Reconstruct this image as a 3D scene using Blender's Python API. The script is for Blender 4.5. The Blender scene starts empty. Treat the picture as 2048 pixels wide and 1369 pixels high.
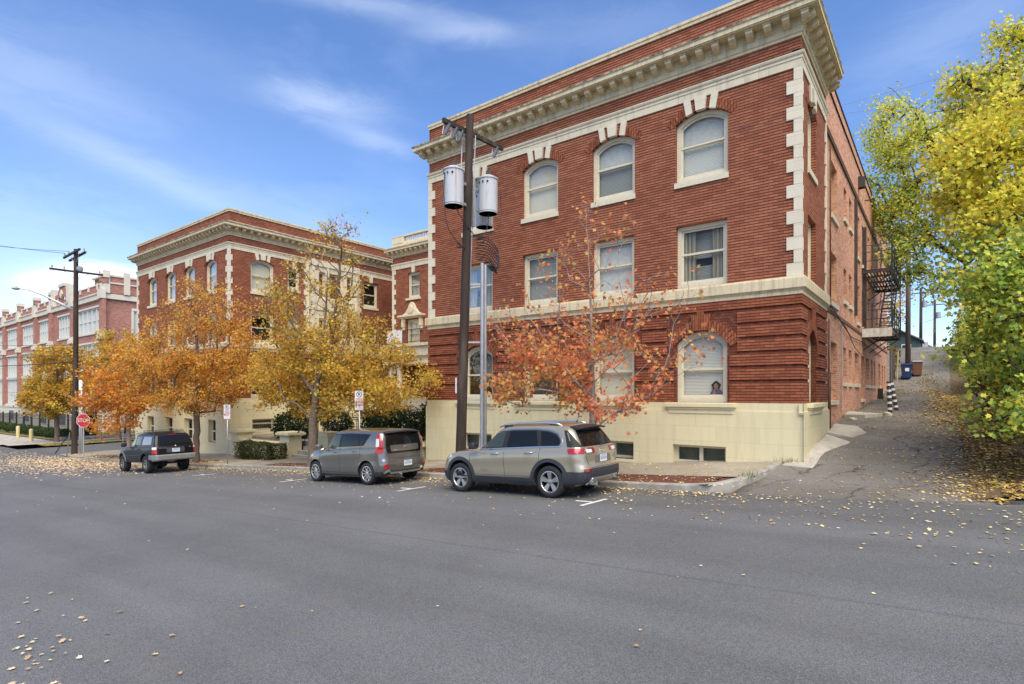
import bpy, bmesh, math, random
import numpy as np
from mathutils import Vector, Matrix
from mathutils.geometry import delaunay_2d_cdt
from mathutils.bvhtree import BVHTree
PI = math.pi
random.seed(7)
RNG = np.random.default_rng(11)
SC = bpy.context.scene
COL = SC.collection

# ------------------------------------------------------------------ objects
def tag(o, label=None, cat=None, group=None, kind=None):
    if label: o['label'] = label
    if cat: o['category'] = cat
    if group: o['group'] = group
    if kind: o['kind'] = kind
    return o

def thing(name, label, cat, loc=(0, 0, 0), rotz=0.0, group=None):
    o = bpy.data.objects.new(name, None)
    o.empty_display_size = 0.3
    COL.objects.link(o)
    o.location = loc
    o.rotation_euler = (0, 0, rotz)
    return tag(o, label, cat, group)

def link(name, me, parent=None):
    o = bpy.data.objects.new(name, me)
    COL.objects.link(o)
    if parent is not None:
        o.parent = parent
    return o

def dup(o, parent=None):
    c = o.copy()
    COL.objects.link(c)
    if parent is not None:
        c.parent = parent
    for ch in list(o.children):
        dup(ch, c)
    return c

class MB:
    """collects faces, then links them as one mesh object"""
    def __init__(self, xf=None):
        self.v = []; self.f = []; self.m = []; self.xf = xf
    def add(self, vs, fs, mi=0):
        b = len(self.v)
        if self.xf:
            vs = [self.xf(*p) for p in vs]
        self.v.extend([tuple(p) for p in vs])
        self.f.extend([tuple(b + i for i in f) for f in fs])
        self.m.extend([mi] * len(fs))
    def quad(self, a, b, c, d, mi=0):
        self.add([a, b, c, d], [(0, 1, 2, 3)], mi)
    def poly(self, pts, mi=0):
        self.add(pts, [tuple(range(len(pts)))], mi)
    def box(self, x0, x1, y0, y1, z0, z1, mi=0):
        vs = [(x0, y0, z0), (x1, y0, z0), (x1, y1, z0), (x0, y1, z0), (x0, y0, z1), (x1, y0, z1), (x1, y1, z1), (x0, y1, z1)]
        self.add(vs, [(0, 3, 2, 1), (4, 5, 6, 7), (0, 1, 5, 4), (1, 2, 6, 5), (2, 3, 7, 6), (3, 0, 4, 7)], mi)
    def bar(self, p, q, w, h=None, mi=0, up=(0, 0, 1)):
        """square bar from p to q"""
        h = h or w
        p = Vector(p); q = Vector(q); d = (q - p)
        if d.length < 1e-6: return
        d.normalize(); u = Vector(up)
        if abs(d.dot(u)) > .98: u = Vector((1, 0, 0))
        s = d.cross(u).normalized(); t = s.cross(d).normalized()
        vs = []
        for e in (p, q):
            for a, b in ((-1, -1), (1, -1), (1, 1), (-1, 1)):
                vs.append(e + s * (a * w / 2) + t * (b * h / 2))
        self.add(vs, [(0, 1, 2, 3), (7, 6, 5, 4), (0, 4, 5, 1), (1, 5, 6, 2), (2, 6, 7, 3), (3, 7, 4, 0)], mi)
    def tube(self, pts, r, n=8, mi=0, cap=True):
        """round tube along points; r number or list"""
        pts = [Vector(p) for p in pts]
        k = len(pts)
        rs = r if isinstance(r, (list, tuple)) else [r] * k
        vs = []; prev = None
        for i, p in enumerate(pts):
            d = (pts[min(i + 1, k - 1)] - pts[max(i - 1, 0)])
            d = d.normalized() if d.length > 1e-9 else Vector((0, 0, 1))
            if prev is None:
                u = Vector((0, 0, 1)) if abs(d.z) < .9 else Vector((1, 0, 0))
                s = d.cross(u).normalized()
            else:
                s = (prev - d * prev.dot(d))
                s = s.normalized() if s.length > 1e-6 else d.orthogonal().normalized()
            prev = s; t = d.cross(s)
            for j in range(n):
                a = 2 * PI * j / n
                vs.append(p + (s * math.cos(a) + t * math.sin(a)) * rs[i])
        fs = []
        for i in range(k - 1):
            for j in range(n):
                a = i * n + j; b = i * n + (j + 1) % n
                fs.append((a, b, b + n, a + n))
        if cap:
            fs.append(tuple(range(n - 1, -1, -1)))
            fs.append(tuple((k - 1) * n + j for j in range(n)))
        self.add(vs, fs, mi)
    def lathe(self, prof, n=20, mi=0, c=(0, 0, 0), axis='z', cap=True):
        """prof: [(r, h)] turned about an axis through c"""
        vs = []
        for r, h in prof:
            for j in range(n):
                a = 2 * PI * j / n
                x, y = r * math.cos(a), r * math.sin(a)
                if axis == 'z': vs.append((c[0] + x, c[1] + y, c[2] + h))
                elif axis == 'y': vs.append((c[0] + x, c[1] + h, c[2] + y))
                else: vs.append((c[0] + h, c[1] + x, c[2] + y))
        fs = []
        for i in range(len(prof) - 1):
            for j in range(n):
                a = i * n + j; b = i * n + (j + 1) % n
                fs.append((a, b, b + n, a + n))
        if cap and prof[0][0] > 1e-6: fs.append(tuple(range(n - 1, -1, -1)))
        if cap and prof[-1][0] > 1e-6: fs.append(tuple((len(prof) - 1) * n + j for j in range(n)))
        self.add(vs, fs, mi)
    def prism(self, pts, d0, d1, mi=0):
        """polygon given as (u, v), extruded along the third coordinate of the local frame (u, v, d)"""
        n = len(pts)
        vs = [(u, v, d0) for u, v in pts] + [(u, v, d1) for u, v in pts]
        fs = [tuple(range(n - 1, -1, -1)), tuple(range(n, 2 * n))]
        for i in range(n):
            j = (i + 1) % n
            fs.append((i, j, j + n, i + n))
        self.add(vs, fs, mi)
    def sweep(self, path, prof, mi=0, closed_prof=False):
        """profile [(o, z)] swept along an axis-aligned (x, y) path; o is the offset to the LEFT-hand outside"""
        k = len(path); rows = []
        dirs = []
        for i in range(k - 1):
            dx, dy = path[i + 1][0] - path[i][0], path[i + 1][1] - path[i][1]
            l = math.hypot(dx, dy); dirs.append((dx / l, dy / l))
        for i in range(k):
            nrm = []
            if i > 0: nrm.append((dirs[i - 1][1], -dirs[i - 1][0]))
            if i < k - 1: nrm.append((dirs[i][1], -dirs[i][0]))
            if len(nrm) == 2:
                m = (nrm[0][0] + nrm[1][0], nrm[0][1] + nrm[1][1])
                den = 1 + nrm[0][0] * nrm[1][0] + nrm[0][1] * nrm[1][1]
                m = (m[0] / den, m[1] / den)
            else: m = nrm[0]
            rows.append([(path[i][0] + m[0] * o, path[i][1] + m[1] * o, z) for o, z in prof])
        n = len(prof); vs = [p for r in rows for p in r]; fs = []
        for i in range(k - 1):
            for j in range(n if closed_prof else n - 1):
                a = i * n + j; b = i * n + (j + 1) % n
                fs.append((a, b, b + n, a + n))
        if closed_prof:
            fs.append(tuple(range(n - 1, -1, -1))); fs.append(tuple((k - 1) * n + j for j in range(n)))
        self.add(vs, fs, mi)
    def build(self, name, mats, parent=None, smooth=False, recalc=True, sharp=None):
        me = bpy.data.meshes.new(name)
        me.from_pydata(self.v, [], self.f)
        if not isinstance(mats, (list, tuple)): mats = [mats]
        for m in mats: me.materials.append(m)
        if len(mats) > 1: me.polygons.foreach_set('material_index', self.m)
        if recalc:
            bm = bmesh.new(); bm.from_mesh(me)
            bmesh.ops.recalc_face_normals(bm, faces=bm.faces)
            bm.to_mesh(me); bm.free()
        if smooth or sharp:
            me.polygons.foreach_set('use_smooth', [True] * len(me.polygons))
            if sharp: me.set_sharp_from_angle(angle=math.radians(sharp))
        me.update()
        return link(name, me, parent)

def bevel(o, w=.01, seg=2, ang=40):
    """bevel the sharp edges of a finished mesh"""
    bm = bmesh.new(); bm.from_mesh(o.data)
    bmesh.ops.remove_doubles(bm, verts=bm.verts, dist=1e-5)
    es = [e for e in bm.edges if len(e.link_faces) == 2 and e.calc_face_angle(0) > math.radians(ang)]
    bmesh.ops.bevel(bm, geom=es, offset=w, segments=seg, affect='EDGES', profile=.6, clamp_overlap=True)
    bm.to_mesh(o.data); bm.free()
    return o

# ------------------------------------------------------------------ materials
def newmat(name):
    m = bpy.data.materials.new(name); m.use_nodes = True
    nt = m.node_tree
    return m, nt, nt.nodes['Principled BSDF']

class N:
    """tiny helper round one node tree"""
    def __init__(self, nt): self.nt = nt
    def node(self, t, **kw):
        n = self.nt.nodes.new(t)
        for k, v in kw.items(): setattr(n, k, v)
        return n
    def put(self, sock, v):
        if isinstance(v, bpy.types.NodeSocket): self.nt.links.new(v, sock)
        elif isinstance(v, (tuple, list)) and len(v) == 3 and sock.type == 'RGBA': sock.default_value = (*v, 1)
        else: sock.default_value = v
    def math(self, op, a, b=None, c=None, clamp=False):
        n = self.node('ShaderNodeMath', operation=op, use_clamp=clamp)
        self.put(n.inputs[0], a)
        if b is not None: self.put(n.inputs[1], b)
        if c is not None: self.put(n.inputs[2], c)
        return n.outputs[0]
    def vmath(self, op, a, b=None):
        n = self.node('ShaderNodeVectorMath', operation=op)
        self.put(n.inputs[0], a)
        if b is not None: self.put(n.inputs[1], b)
        return n.outputs['Value'] if op in ('DOT_PRODUCT', 'LENGTH') else n.outputs[0]
    def mix(self, f, a, b, typ='MIX'):
        n = self.node('ShaderNodeMix', data_type='RGBA', blend_type=typ)
        self.put(n.inputs[0], f); self.put(n.inputs[6], a); self.put(n.inputs[7], b)
        return n.outputs[2]
    def ramp(self, f, stops):
        n = self.node('ShaderNodeValToRGB')
        e = n.color_ramp.elements
        while len(e) < len(stops): e.new(.5)
        for i, (p, c) in enumerate(stops):
            e[i].position = p; e[i].color = (*c, 1) if len(c) == 3 else c
        self.put(n.inputs[0], f)
        return n.outputs[0]
    def mapr(self, v, a, b, c=0., d=1.):
        n = self.node('ShaderNodeMapRange'); n.clamp = True
        self.put(n.inputs[0], v)
        for i, k in enumerate((a, b, c, d)): self.put(n.inputs[i + 1], k)
        return n.outputs[0]
    def noise(self, vec, scale, detail=4, rough=.55, dist=0.):
        n = self.node('ShaderNodeTexNoise')
        if vec is not None: self.put(n.inputs['Vector'], vec)
        n.inputs['Scale'].default_value = scale; n.inputs['Detail'].default_value = detail
        n.inputs['Roughness'].default_value = rough; n.inputs['Distortion'].default_value = dist
        return n.outputs[0]
    def voro(self, vec, scale, out='Distance', feature='F1'):
        n = self.node('ShaderNodeTexVoronoi', feature=feature)
        if vec is not None: self.put(n.inputs['Vector'], vec)
        n.inputs['Scale'].default_value = scale
        return n.outputs[out]
    def pos(self): return self.node('ShaderNodeNewGeometry').outputs['Position']
    def obj(self): return self.node('ShaderNodeTexCoord').outputs['Object']
    def sep(self, v):
        n = self.node('ShaderNodeSeparateXYZ'); self.put(n.inputs[0], v); return n.outputs
    def comb(self, x, y, z):
        n = self.node('ShaderNodeCombineXYZ')
        for i, k in enumerate((x, y, z)): self.put(n.inputs[i], k)
        return n.outputs[0]
    def scale(self, v, s):
        return self.vmath('MULTIPLY', v, s)
    def bump(self, h, strength=.3, dist=.02):
        n = self.node('ShaderNodeBump'); n.inputs['Strength'].default_value = strength
        n.inputs['Distance'].default_value = dist; self.put(n.inputs['Height'], h)
        return n.outputs[0]

def M(name, col, rough=.6, metal=0., spec=.5, coat=0., var=0., vscale=3., bump=0., bscale=40., emit=None, world=True, stain=0.):
    """plain surface with a little procedural unevenness"""
    m, nt, p = newmat(name); n = N(nt)
    p.inputs['Roughness'].default_value = rough; p.inputs['Metallic'].default_value = metal
    p.inputs['Specular IOR Level'].default_value = spec
    if coat:
        p.inputs['Coat Weight'].default_value = coat; p.inputs['Coat Roughness'].default_value = .03
    c = (*col, 1)
    vec = n.pos() if world else n.obj()
    if var:
        f = n.noise(vec, vscale, 6, .65)
        f = n.mapr(f, .3, .7, 1 - var, 1 + var)
        cc = n.node('ShaderNodeCombineColor'); 
        for i in range(3): n.put(cc.inputs[i], f)
        c = n.mix(1., c, cc.outputs[0], 'MULTIPLY')
    if stain:
        sv = n.scale(vec, (2.2, 2.2, .35))
        f = n.mapr(n.noise(sv, 2.0, 6, .7), .5, .72, 0, stain)
        c = n.mix(f, c, (col[0] * .35, col[1] * .34, col[2] * .33))
    n.put(p.inputs['Base Color'], c)
    if bump:
        n.put(p.inputs['Normal'], n.bump(n.noise(vec, bscale, 4, .6), bump, .02))
    if emit:
        p.inputs['Emission Color'].default_value = (*col, 1); p.inputs['Emission Strength'].default_value = emit
    return m

def brick_mat(name, c1, c2, cd, mort, bw, rh, z0, rake=.16, vert=False, light_mortar=False, swap=False, soot=.35):
    m, nt, p = newmat(name); n = N(nt)
    P = n.sep(n.pos())
    u = n.math('ADD', P[0], P[1]); v = n.math('SUBTRACT', P[2], z0)
    if swap: u, v = v, u
    # slight waviness of the courses
    wob = n.math('MULTIPLY', n.math('SUBTRACT', n.noise(n.pos(), 2.5, 2), .5), .006)
    v2 = n.math('ADD', v, wob)
    b = n.node('ShaderNodeTexBrick'); b.offset = .5
    n.put(b.inputs['Vector'], n.comb(u, v2, 0.))
    for k, x in (('Scale', 1.), ('Mortar Size', .0045), ('Mortar Smooth', .1), ('Bias', 0.), ('Brick Width', bw), ('Row Height', rh)):
        b.inputs[k].default_value = x
    b.inputs['Color1'].default_value = (0, 0, 0, 1); b.inputs['Color2'].default_value = (1, 1, 1, 1)
    b.inputs['Mortar'].default_value = (.5, .5, .5, 1)
    col = n.ramp(b.outputs['Color'], [(0., cd), (.3, c1), (.62, c2), (1., tuple(min(1, x * 1.18) for x in c2))])
    grain = n.noise(n.pos(), 60., 3, .7)
    col = n.mix(n.mapr(grain, .3, .75, 0, .4), col, tuple(x * .55 for x in c1))
    patch = n.noise(n.scale(n.pos(), (1, 1, .6)), .55, 5, .6)
    col = n.mix(n.mapr(patch, .42, .75, 0, soot), col, tuple(x * .5 for x in cd))
    row = n.math('FRACT', n.math('DIVIDE', v2, rh))
    bed = n.math('GREATER_THAN', row, 1. - rake)
    vj = n.math('MULTIPLY', b.outputs['Fac'], .75)
    jf = n.math('MAXIMUM', n.math('MULTIPLY', bed, .86), vj)
    mc = n.mix(n.noise(n.pos(), 9., 3), mort, tuple(x * 1.6 for x in mort))
    col = n.mix(jf, col, mc)
    n.put(p.inputs['Base Color'], col)
    p.inputs['Roughness'].default_value = .88; p.inputs['Specular IOR Level'].default_value = .25
    h = n.math('SUBTRACT', n.math('MULTIPLY', grain, .25), jf)
    n.put(p.inputs['Normal'], n.bump(h, .7, .012))
    return m

def stone_mat(name, col, bw, rh, z0, joint=.5, stain=.25, off=.5):
    """cream stone or painted stone with fine joints and run-off stains"""
    m, nt, p = newmat(name); n = N(nt)
    P = n.sep(n.pos())
    u = n.math('ADD', P[0], P[1]); v = n.math('SUBTRACT', P[2], z0)
    b = n.node('ShaderNodeTexBrick'); b.offset = off
    n.put(b.inputs['Vector'], n.comb(u, v, 0.))
    for k, x in (('Scale', 1.), ('Mortar Size', .006), ('Mortar Smooth', .2), ('Bias', 0.), ('Brick Width', bw), ('Row Height', rh)):
        b.inputs[k].default_value = x
    b.inputs['Color1'].default_value = (.0, .0, .0, 1); b.inputs['Color2'].default_value = (1, 1, 1, 1)
    c = n.mix(b.outputs['Color'], tuple(x * .95 for x in col), tuple(min(1, x * 1.03) for x in col))
    c = n.mix(n.mapr(n.noise(n.pos(), 1.3, 6, .65), .35, .7, 0, .3), c, tuple(x * .84 for x in col))
    st = n.noise(n.scale(n.pos(), (3., 3., .35)), 2.2, 6, .7)
    c = n.mix(n.mapr(st, .48, .70, 0, stain), c, (col[0] * .38, col[1] * .36, col[2] * .36))
    c = n.mix(n.math('MULTIPLY', b.outputs['Fac'], joint), c, tuple(x * .35 for x in col))
    n.put(p.inputs['Base Color'], c)
    p.inputs['Roughness'].default_value = .7; p.inputs['Specular IOR Level'].default_value = .35
    h = n.math('SUBTRACT', n.math('MULTIPLY', n.noise(n.pos(), 30., 4), .3), n.math('MULTIPLY', b.outputs['Fac'], .8))
    n.put(p.inputs['Normal'], n.bump(h, .3, .01))
    return m

def leaf_mat(name, rough=.55, trans=.35):
    m, nt, p = newmat(name); n = N(nt)
    a = n.node('ShaderNodeAttribute', attribute_name='Col')
    n.put(p.inputs['Base Color'], a.outputs['Color'])
    p.inputs['Roughness'].default_value = rough; p.inputs['Specular IOR Level'].default_value = .3
    if trans:
        t = n.node('ShaderNodeBsdfTranslucent'); n.put(t.inputs['Color'], a.outputs['Color'])
        mx = n.node('ShaderNodeMixShader'); mx.inputs[0].default_value = trans
        nt.links.new(p.outputs[0], mx.inputs[1]); nt.links.new(t.outputs[0], mx.inputs[2])
        nt.links.new(mx.outputs[0], nt.nodes['Material Output'].inputs[0])
    return m

def pane_mat(name, tint=(.88, .89, .86), refl=.008):
    """thin clear pane: what lies behind it, under a fresnel reflection"""
    m, nt, p = newmat(name); n = N(nt)
    nt.nodes.remove(p)
    tr = n.node('ShaderNodeBsdfTransparent'); tr.inputs[0].default_value = (*tint, 1)
    gl = n.node('ShaderNodeBsdfGlossy'); gl.inputs['Roughness'].default_value = .02; gl.inputs[0].default_value = (1, 1, 1, 1)
    bp = n.bump(n.noise(n.pos(), 1.2, 1), .03, .05); n.put(gl.inputs['Normal'], bp)
    fr = n.node('ShaderNodeFresnel'); fr.inputs[0].default_value = 1.5
    f = n.math('ADD', n.math('MULTIPLY', fr.outputs[0], .27), refl, clamp=True)
    mx = n.node('ShaderNodeMixShader'); n.put(mx.inputs[0], f)
    nt.links.new(tr.outputs[0], mx.inputs[1]); nt.links.new(gl.outputs[0], mx.inputs[2])
    nt.links.new(mx.outputs[0], nt.nodes['Material Output'].inputs[0])
    return m

def paint_mat(name, col, flake=.35, rough=.32, dust=.12, coat=1.):
    m, nt, p = newmat(name); n = N(nt)
    d = n.noise(n.obj(), 2.5, 5, .6)
    c = n.mix(n.mapr(d, .3, .75, 0, dust), (*col, 1), (.28, .25, .2, 1))
    n.put(p.inputs['Base Color'], c)
    p.inputs['Metallic'].default_value = flake; p.inputs['Roughness'].default_value = rough
    p.inputs['Coat Weight'].default_value = coat; p.inputs['Coat Roughness'].default_value = .05
    if coat < 1: p.inputs['Specular IOR Level'].default_value = .2
    return m
SKY_TINT = (.97, .95, 1.05); SKY_SAT = 1.14; SKY_STR = .128; CLOUD_COL = (5.6, 6.1, 6.8); EXPO = .85
# ------------------------------------------------------------------ material library
ZB = -.253
BRICK = brick_mat('front_brick', (.35, .122, .066), (.40, .148, .080), (.29, .096, .054), (.030, .010, .006), .245, .078, ZB, rake=.27, soot=.35)
BRICK1 = brick_mat('rusticated_brick', (.30, .092, .046), (.345, .115, .056), (.24, .070, .037), (.022, .007, .004), .245, .078, ZB, rake=.22, soot=.3)
BRICKV = brick_mat('arch_brick', (.29, .088, .043), (.34, .115, .055), (.22, .065, .034), (.035, .012, .007), .245, .078, .0, rake=.14, swap=True)
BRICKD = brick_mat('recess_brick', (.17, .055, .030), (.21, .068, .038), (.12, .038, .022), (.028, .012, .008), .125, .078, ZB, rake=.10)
BRICKS = brick_mat('common_brick', (.58, .275, .165), (.67, .36, .235), (.46, .19, .115), (.54, .36, .25), .205, .072, ZB, rake=.12, soot=.25)
BRICKF = brick_mat('hazed_school_brick', (.40, .18, .135), (.46, .22, .17), (.33, .14, .11), (.38, .24, .2), .3, .1, ZB, rake=.10)  # paler than the brick itself: distance haze is put into the colour
STONE = stone_mat('cream_stone', (.68, .61, .44), 1.1, 9., ZB - 3.3, joint=.45, stain=.42)
STONEQ = stone_mat('quoin_stone', (.70, .64, .49), 9., .33, 3.03, joint=.3, stain=.10)
CORN = stone_mat('weathered_cream', (.66, .57, .37), 1.1, 9., ZB - 3.3, joint=.5, stain=.62)
PLINTH = stone_mat('painted_plinth', (.69, .62, .385), 1.15, .42, -.50 - .42 * 8, joint=.2, stain=.16)
FRAME = M('cream_paint', (.64, .585, .43), .5, var=.08, vscale=8)
SASH = M('sash_paint', (.66, .60, .44), .5, var=.06, vscale=8)
PANE = pane_mat('window_pane')
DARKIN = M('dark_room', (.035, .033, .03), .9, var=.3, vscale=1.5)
SHADE = M('roller_shade', (.66, .63, .52), .8, var=.05, vscale=2)
LACE = M('lace_and_reflection', (.58, .59, .57), .85, var=.12, vscale=6)

def slat_mat(name, a, bcol, pitch, axis=2):
    m, nt, p = newmat(name); n = N(nt)
    P = n.sep(n.pos())
    s = P[2] if axis == 2 else n.math('ADD', P[0], P[1])
    if axis != 2:
        s = n.math('ADD', s, n.math('MULTIPLY', n.noise(n.pos(), 1.6, 2), .12))
    f = n.math('FRACT', n.math('DIVIDE', s, pitch))
    f = n.math('ABSOLUTE', n.math('SUBTRACT', f, .5))
    c = n.mix(n.mapr(f, .05, .45), bcol, a)
    n.put(p.inputs['Base Color'], c); p.inputs['Roughness'].default_value = .6
    n.put(p.inputs['Normal'], n.bump(f, .6, .03))
    return m
BLIND = slat_mat('white_slats', (.72, .73, .68), (.52, .53, .50), .042)
BLINDG = slat_mat('grey_slats', (.36, .37, .34), (.22, .23, .22), .042)
CURTAIN = slat_mat('beige_curtain', (.40, .37, .28), (.24, .22, .17), .13, axis=0)
STEEL = M('galvanised', (.42, .44, .45), .45, metal=.6, var=.12, vscale=7)
IRON = M('black_iron', (.018, .018, .019), .5, var=.3, vscale=9)
IRONR = M('rusty_iron', (.045, .032, .026), .7, var=.4, vscale=12)
CONC = M('concrete', (.40, .37, .31), .85, var=.22, vscale=1.8, bump=.25, bscale=60, stain=.25)
CURBM = M('curb_concrete', (.30, .285, .25), .88, var=.28, vscale=3.2, bump=.35, bscale=70, stain=.35)
STEPM = M('step_concrete', (.36, .33, .27), .85, var=.2, vscale=3, bump=.25, bscale=60)
WHITEP = M('white_paint', (.72, .71, .68), .6, var=.1, vscale=6)
BLACKP = M('black_plastic', (.02, .021, .024), .45, var=.15, vscale=20, bump=.06, bscale=250)
RUBBER = M('tyre_rubber', (.017, .017, .018), .82, var=.2, vscale=14, bump=.12, bscale=80)
BARK = M('maple_bark', (.16, .115, .085), .9, var=.4, vscale=9, bump=.9, bscale=24)
BARKG = M('grey_bark', (.26, .22, .19), .9, var=.35, vscale=9, bump=.6, bscale=26)
BARKD = M('dark_bark', (.05, .04, .032), .92, var=.4, vscale=9, bump=.9, bscale=20)
LEAF = leaf_mat('leaf', trans=.58)
LITTER = leaf_mat('fallen_leaf', .7, .0)

def wood_pole_mat(name, col):
    m, nt, p = newmat(name); n = N(nt)
    g = n.noise(n.scale(n.pos(), (22, 22, .6)), 1.6, 6, .65)
    c = n.mix(n.mapr(g, .3, .7), tuple(x * .55 for x in col), tuple(x * 1.35 for x in col))
    P = n.sep(n.pos())
    c = n.mix(n.mapr(n.noise(n.scale(n.pos(), (2, 2, .3)), 1.2, 3), .5, .7, 0, .4), c, (.16, .12, .09, 1))
    n.put(p.inputs['Base Color'], c); p.inputs['Roughness'].default_value = .85
    n.put(p.inputs['Normal'], n.bump(g, .6, .015))
    return m
POLEW = wood_pole_mat('pole_wood', (.036, .023, .016))
POLEG = wood_pole_mat('weathered_pole', (.11, .085, .07))

def asphalt_mat(name, base, patchy=.3, lanes=True, brown=.0):
    m, nt, p = newmat(name); n = N(nt)
    P = n.pos()
    S = n.sep(P)
    c = n.mix(n.mapr(n.noise(P, .35, 5, .6), .35, .68), tuple(x * (1 - patchy * .45) for x in base), tuple(x * (1 + patchy * .4) for x in base))
    if lanes:
        lane = n.noise(n.scale(P, (.03, .55, 0)), 1.6, 3, .5)
        c = n.mix(n.mapr(lane, .38, .62, 0, .5), c, tuple(x * .62 for x in base))
        # a paving seam along the middle of the street
        seam = n.math('ABSOLUTE', n.math('SUBTRACT', n.math('ADD', S[1], n.math('MULTIPLY', n.noise(n.scale(P, (.4, .4, 0)), 1., 2), .12)), 6.35))
        c = n.mix(n.mapr(seam, .0, .05, .55, 0), c, tuple(x * .5 for x in base))
        far = n.mapr(n.math('SUBTRACT', S[1], n.math('MULTIPLY', n.noise(P, .8, 3), .6)), 9.2, 10.4, 0, .38)
        c = n.mix(far, c, (base[0] * .66, base[1] * .60, base[2] * .52))
    mid = n.noise(P, 34., 3, .8)
    c = n.mix(n.mapr(mid, .3, .7, 0, .36), c, tuple(x * .55 for x in base))
    fine = n.noise(P, 95., 2, .7)
    agg = n.voro(P, 150., 'Color')
    ag = n.node('ShaderNodeSeparateColor'); n.put(ag.inputs[0], agg)
    spk = n.mapr(ag.outputs[0], .0, 1., .52, 1.5)
    cc = n.node('ShaderNodeCombineColor')
    for i in range(3): n.put(cc.inputs[i], spk)
    c = n.mix(1., c, cc.outputs[0], 'MULTIPLY')
    c = n.mix(n.mapr(fine, .62, .72, 0, .55), c, tuple(min(1, x * 2.6) for x in base))
    c = n.mix(n.mapr(fine, .38, .30, 0, .6), c, tuple(x * .3 for x in base))
    c = n.mix(n.mapr(n.noise(P, 2.3, 5, .7), .52, .75, 0, .28), c, (base[0] * 1.25, base[1] * 1.05, base[2] * .78))
    if brown:
        c = n.mix(n.mapr(n.noise(P, .8, 6, .7), .40, .66, 0, brown), c, (.135, .115, .08))
        cr = n.voro(n.vmath('ADD', P, n.scale(n.comb(n.noise(P, 1.5), n.noise(P, 1.7), 0.), (.8, .8, 0))), .55, feature='DISTANCE_TO_EDGE')
        c = n.mix(n.mapr(cr, .0, .012, .65, 0), c, (.02, .018, .016))
    n.put(p.inputs['Base Color'], c)
    if lanes:      # hairline cracks and old oil drips in the parking lane
        wv = n.vmath('ADD', P, n.scale(n.comb(n.noise(P, .9, 4), n.noise(n.vmath('ADD', P, (7., 3., 0.)), .9, 4), 0.), (1.6, 1.6, 0)))
        cr = n.voro(wv, .16, feature='DISTANCE_TO_EDGE')
        cm = n.math('MULTIPLY', n.mapr(cr, .0, .0035, .7, 0), n.mapr(n.noise(P, .22, 2), .46, .56))
        c = n.mix(cm, c, (.03, .028, .026))
        oil = n.math('MULTIPLY', n.mapr(n.noise(n.scale(P, (1., .8, 0)), 1.1, 4, .6), .58, .72, 0, .55), n.mapr(S[1], 9.6, 10.8))
        c = n.mix(oil, c, (.045, .042, .04))
    p.inputs['Roughness'].default_value = .8 if lanes else .95; p.inputs['Specular IOR Level'].default_value = .35 if lanes else .12
    n.put(p.inputs['Normal'], n.bump(n.math('ADD', fine, n.math('MULTIPLY', ag.outputs[0], .5)), .5, .012))
    return m
ASPH = asphalt_mat('street_asphalt', (.143, .147, .150))
ALLEY = asphalt_mat('alley_asphalt', (.20, .19, .178), .6, lanes=False, brown=.5)

def sidewalk_mat():
    m, nt, p = newmat('sidewalk_concrete'); n = N(nt)
    P = n.pos(); S = n.sep(P)
    j1 = n.math('ABSOLUTE', n.math('SUBTRACT', n.math('FRACT', n.math('DIVIDE', n.math('ADD', S[0], 60.), 1.55)), .5))
    j2 = n.math('ABSOLUTE', n.math('SUBTRACT', n.math('FRACT', n.math('DIVIDE', S[1], 1.55)), .5))
    c = n.mix(n.mapr(n.noise(P, .7, 6, .65), .35, .68), (.25, .22, .165), (.36, .325, .255))
    c = n.mix(n.mapr(n.noise(P, 2.6, 6, .7), .5, .72, 0, .5), c, (.20, .175, .125))
    c = n.mix(n.mapr(n.math('MINIMUM', j1, j2), .0, .008, .8, 0), c, (.10, .088, .06))
    c = n.mix(n.mapr(n.noise(P, 70, 2), .3, .7, 0, .25), c, (.2, .18, .14))
    n.put(p.inputs['Base Color'], c); p.inputs['Roughness'].default_value = .88
    n.put(p.inputs['Normal'], n.bump(n.noise(P, 60, 3), .3, .01))
    return m
WALKM = sidewalk_mat()

def dirt_mat(name, a, b, c3, sc=14.):
    m, nt, p = newmat(name); n = N(nt); P = n.pos()
    v = n.node('ShaderNodeSeparateColor'); n.put(v.inputs[0], n.voro(P, sc * 2.2, 'Color'))
    c = n.mix(v.outputs[0], a, b)
    c = n.mix(n.mapr(n.noise(P, sc, 5, .7), .45, .7), c, c3)
    n.put(p.inputs['Base Color'], c); p.inputs['Roughness'].default_value = .95
    n.put(p.inputs['Normal'], n.bump(n.math('ADD', n.noise(P, sc * 3, 4, .7), v.outputs[1]), .9, .03))
    return m
MULCH = dirt_mat('red_mulch', (.14, .045, .028), (.19, .066, .04), (.055, .024, .018), 16)
DIRT = dirt_mat('leafy_dirt', (.13, .088, .045), (.20, .14, .065), (.06, .042, .025), 9)
GRASS = dirt_mat('dry_grass', (.15, .15, .05), (.30, .22, .06), (.09, .11, .03), 9)
FIELD = dirt_mat('field', (.12, .12, .06), (.16, .14, .07), (.09, .09, .05), 2)
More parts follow.
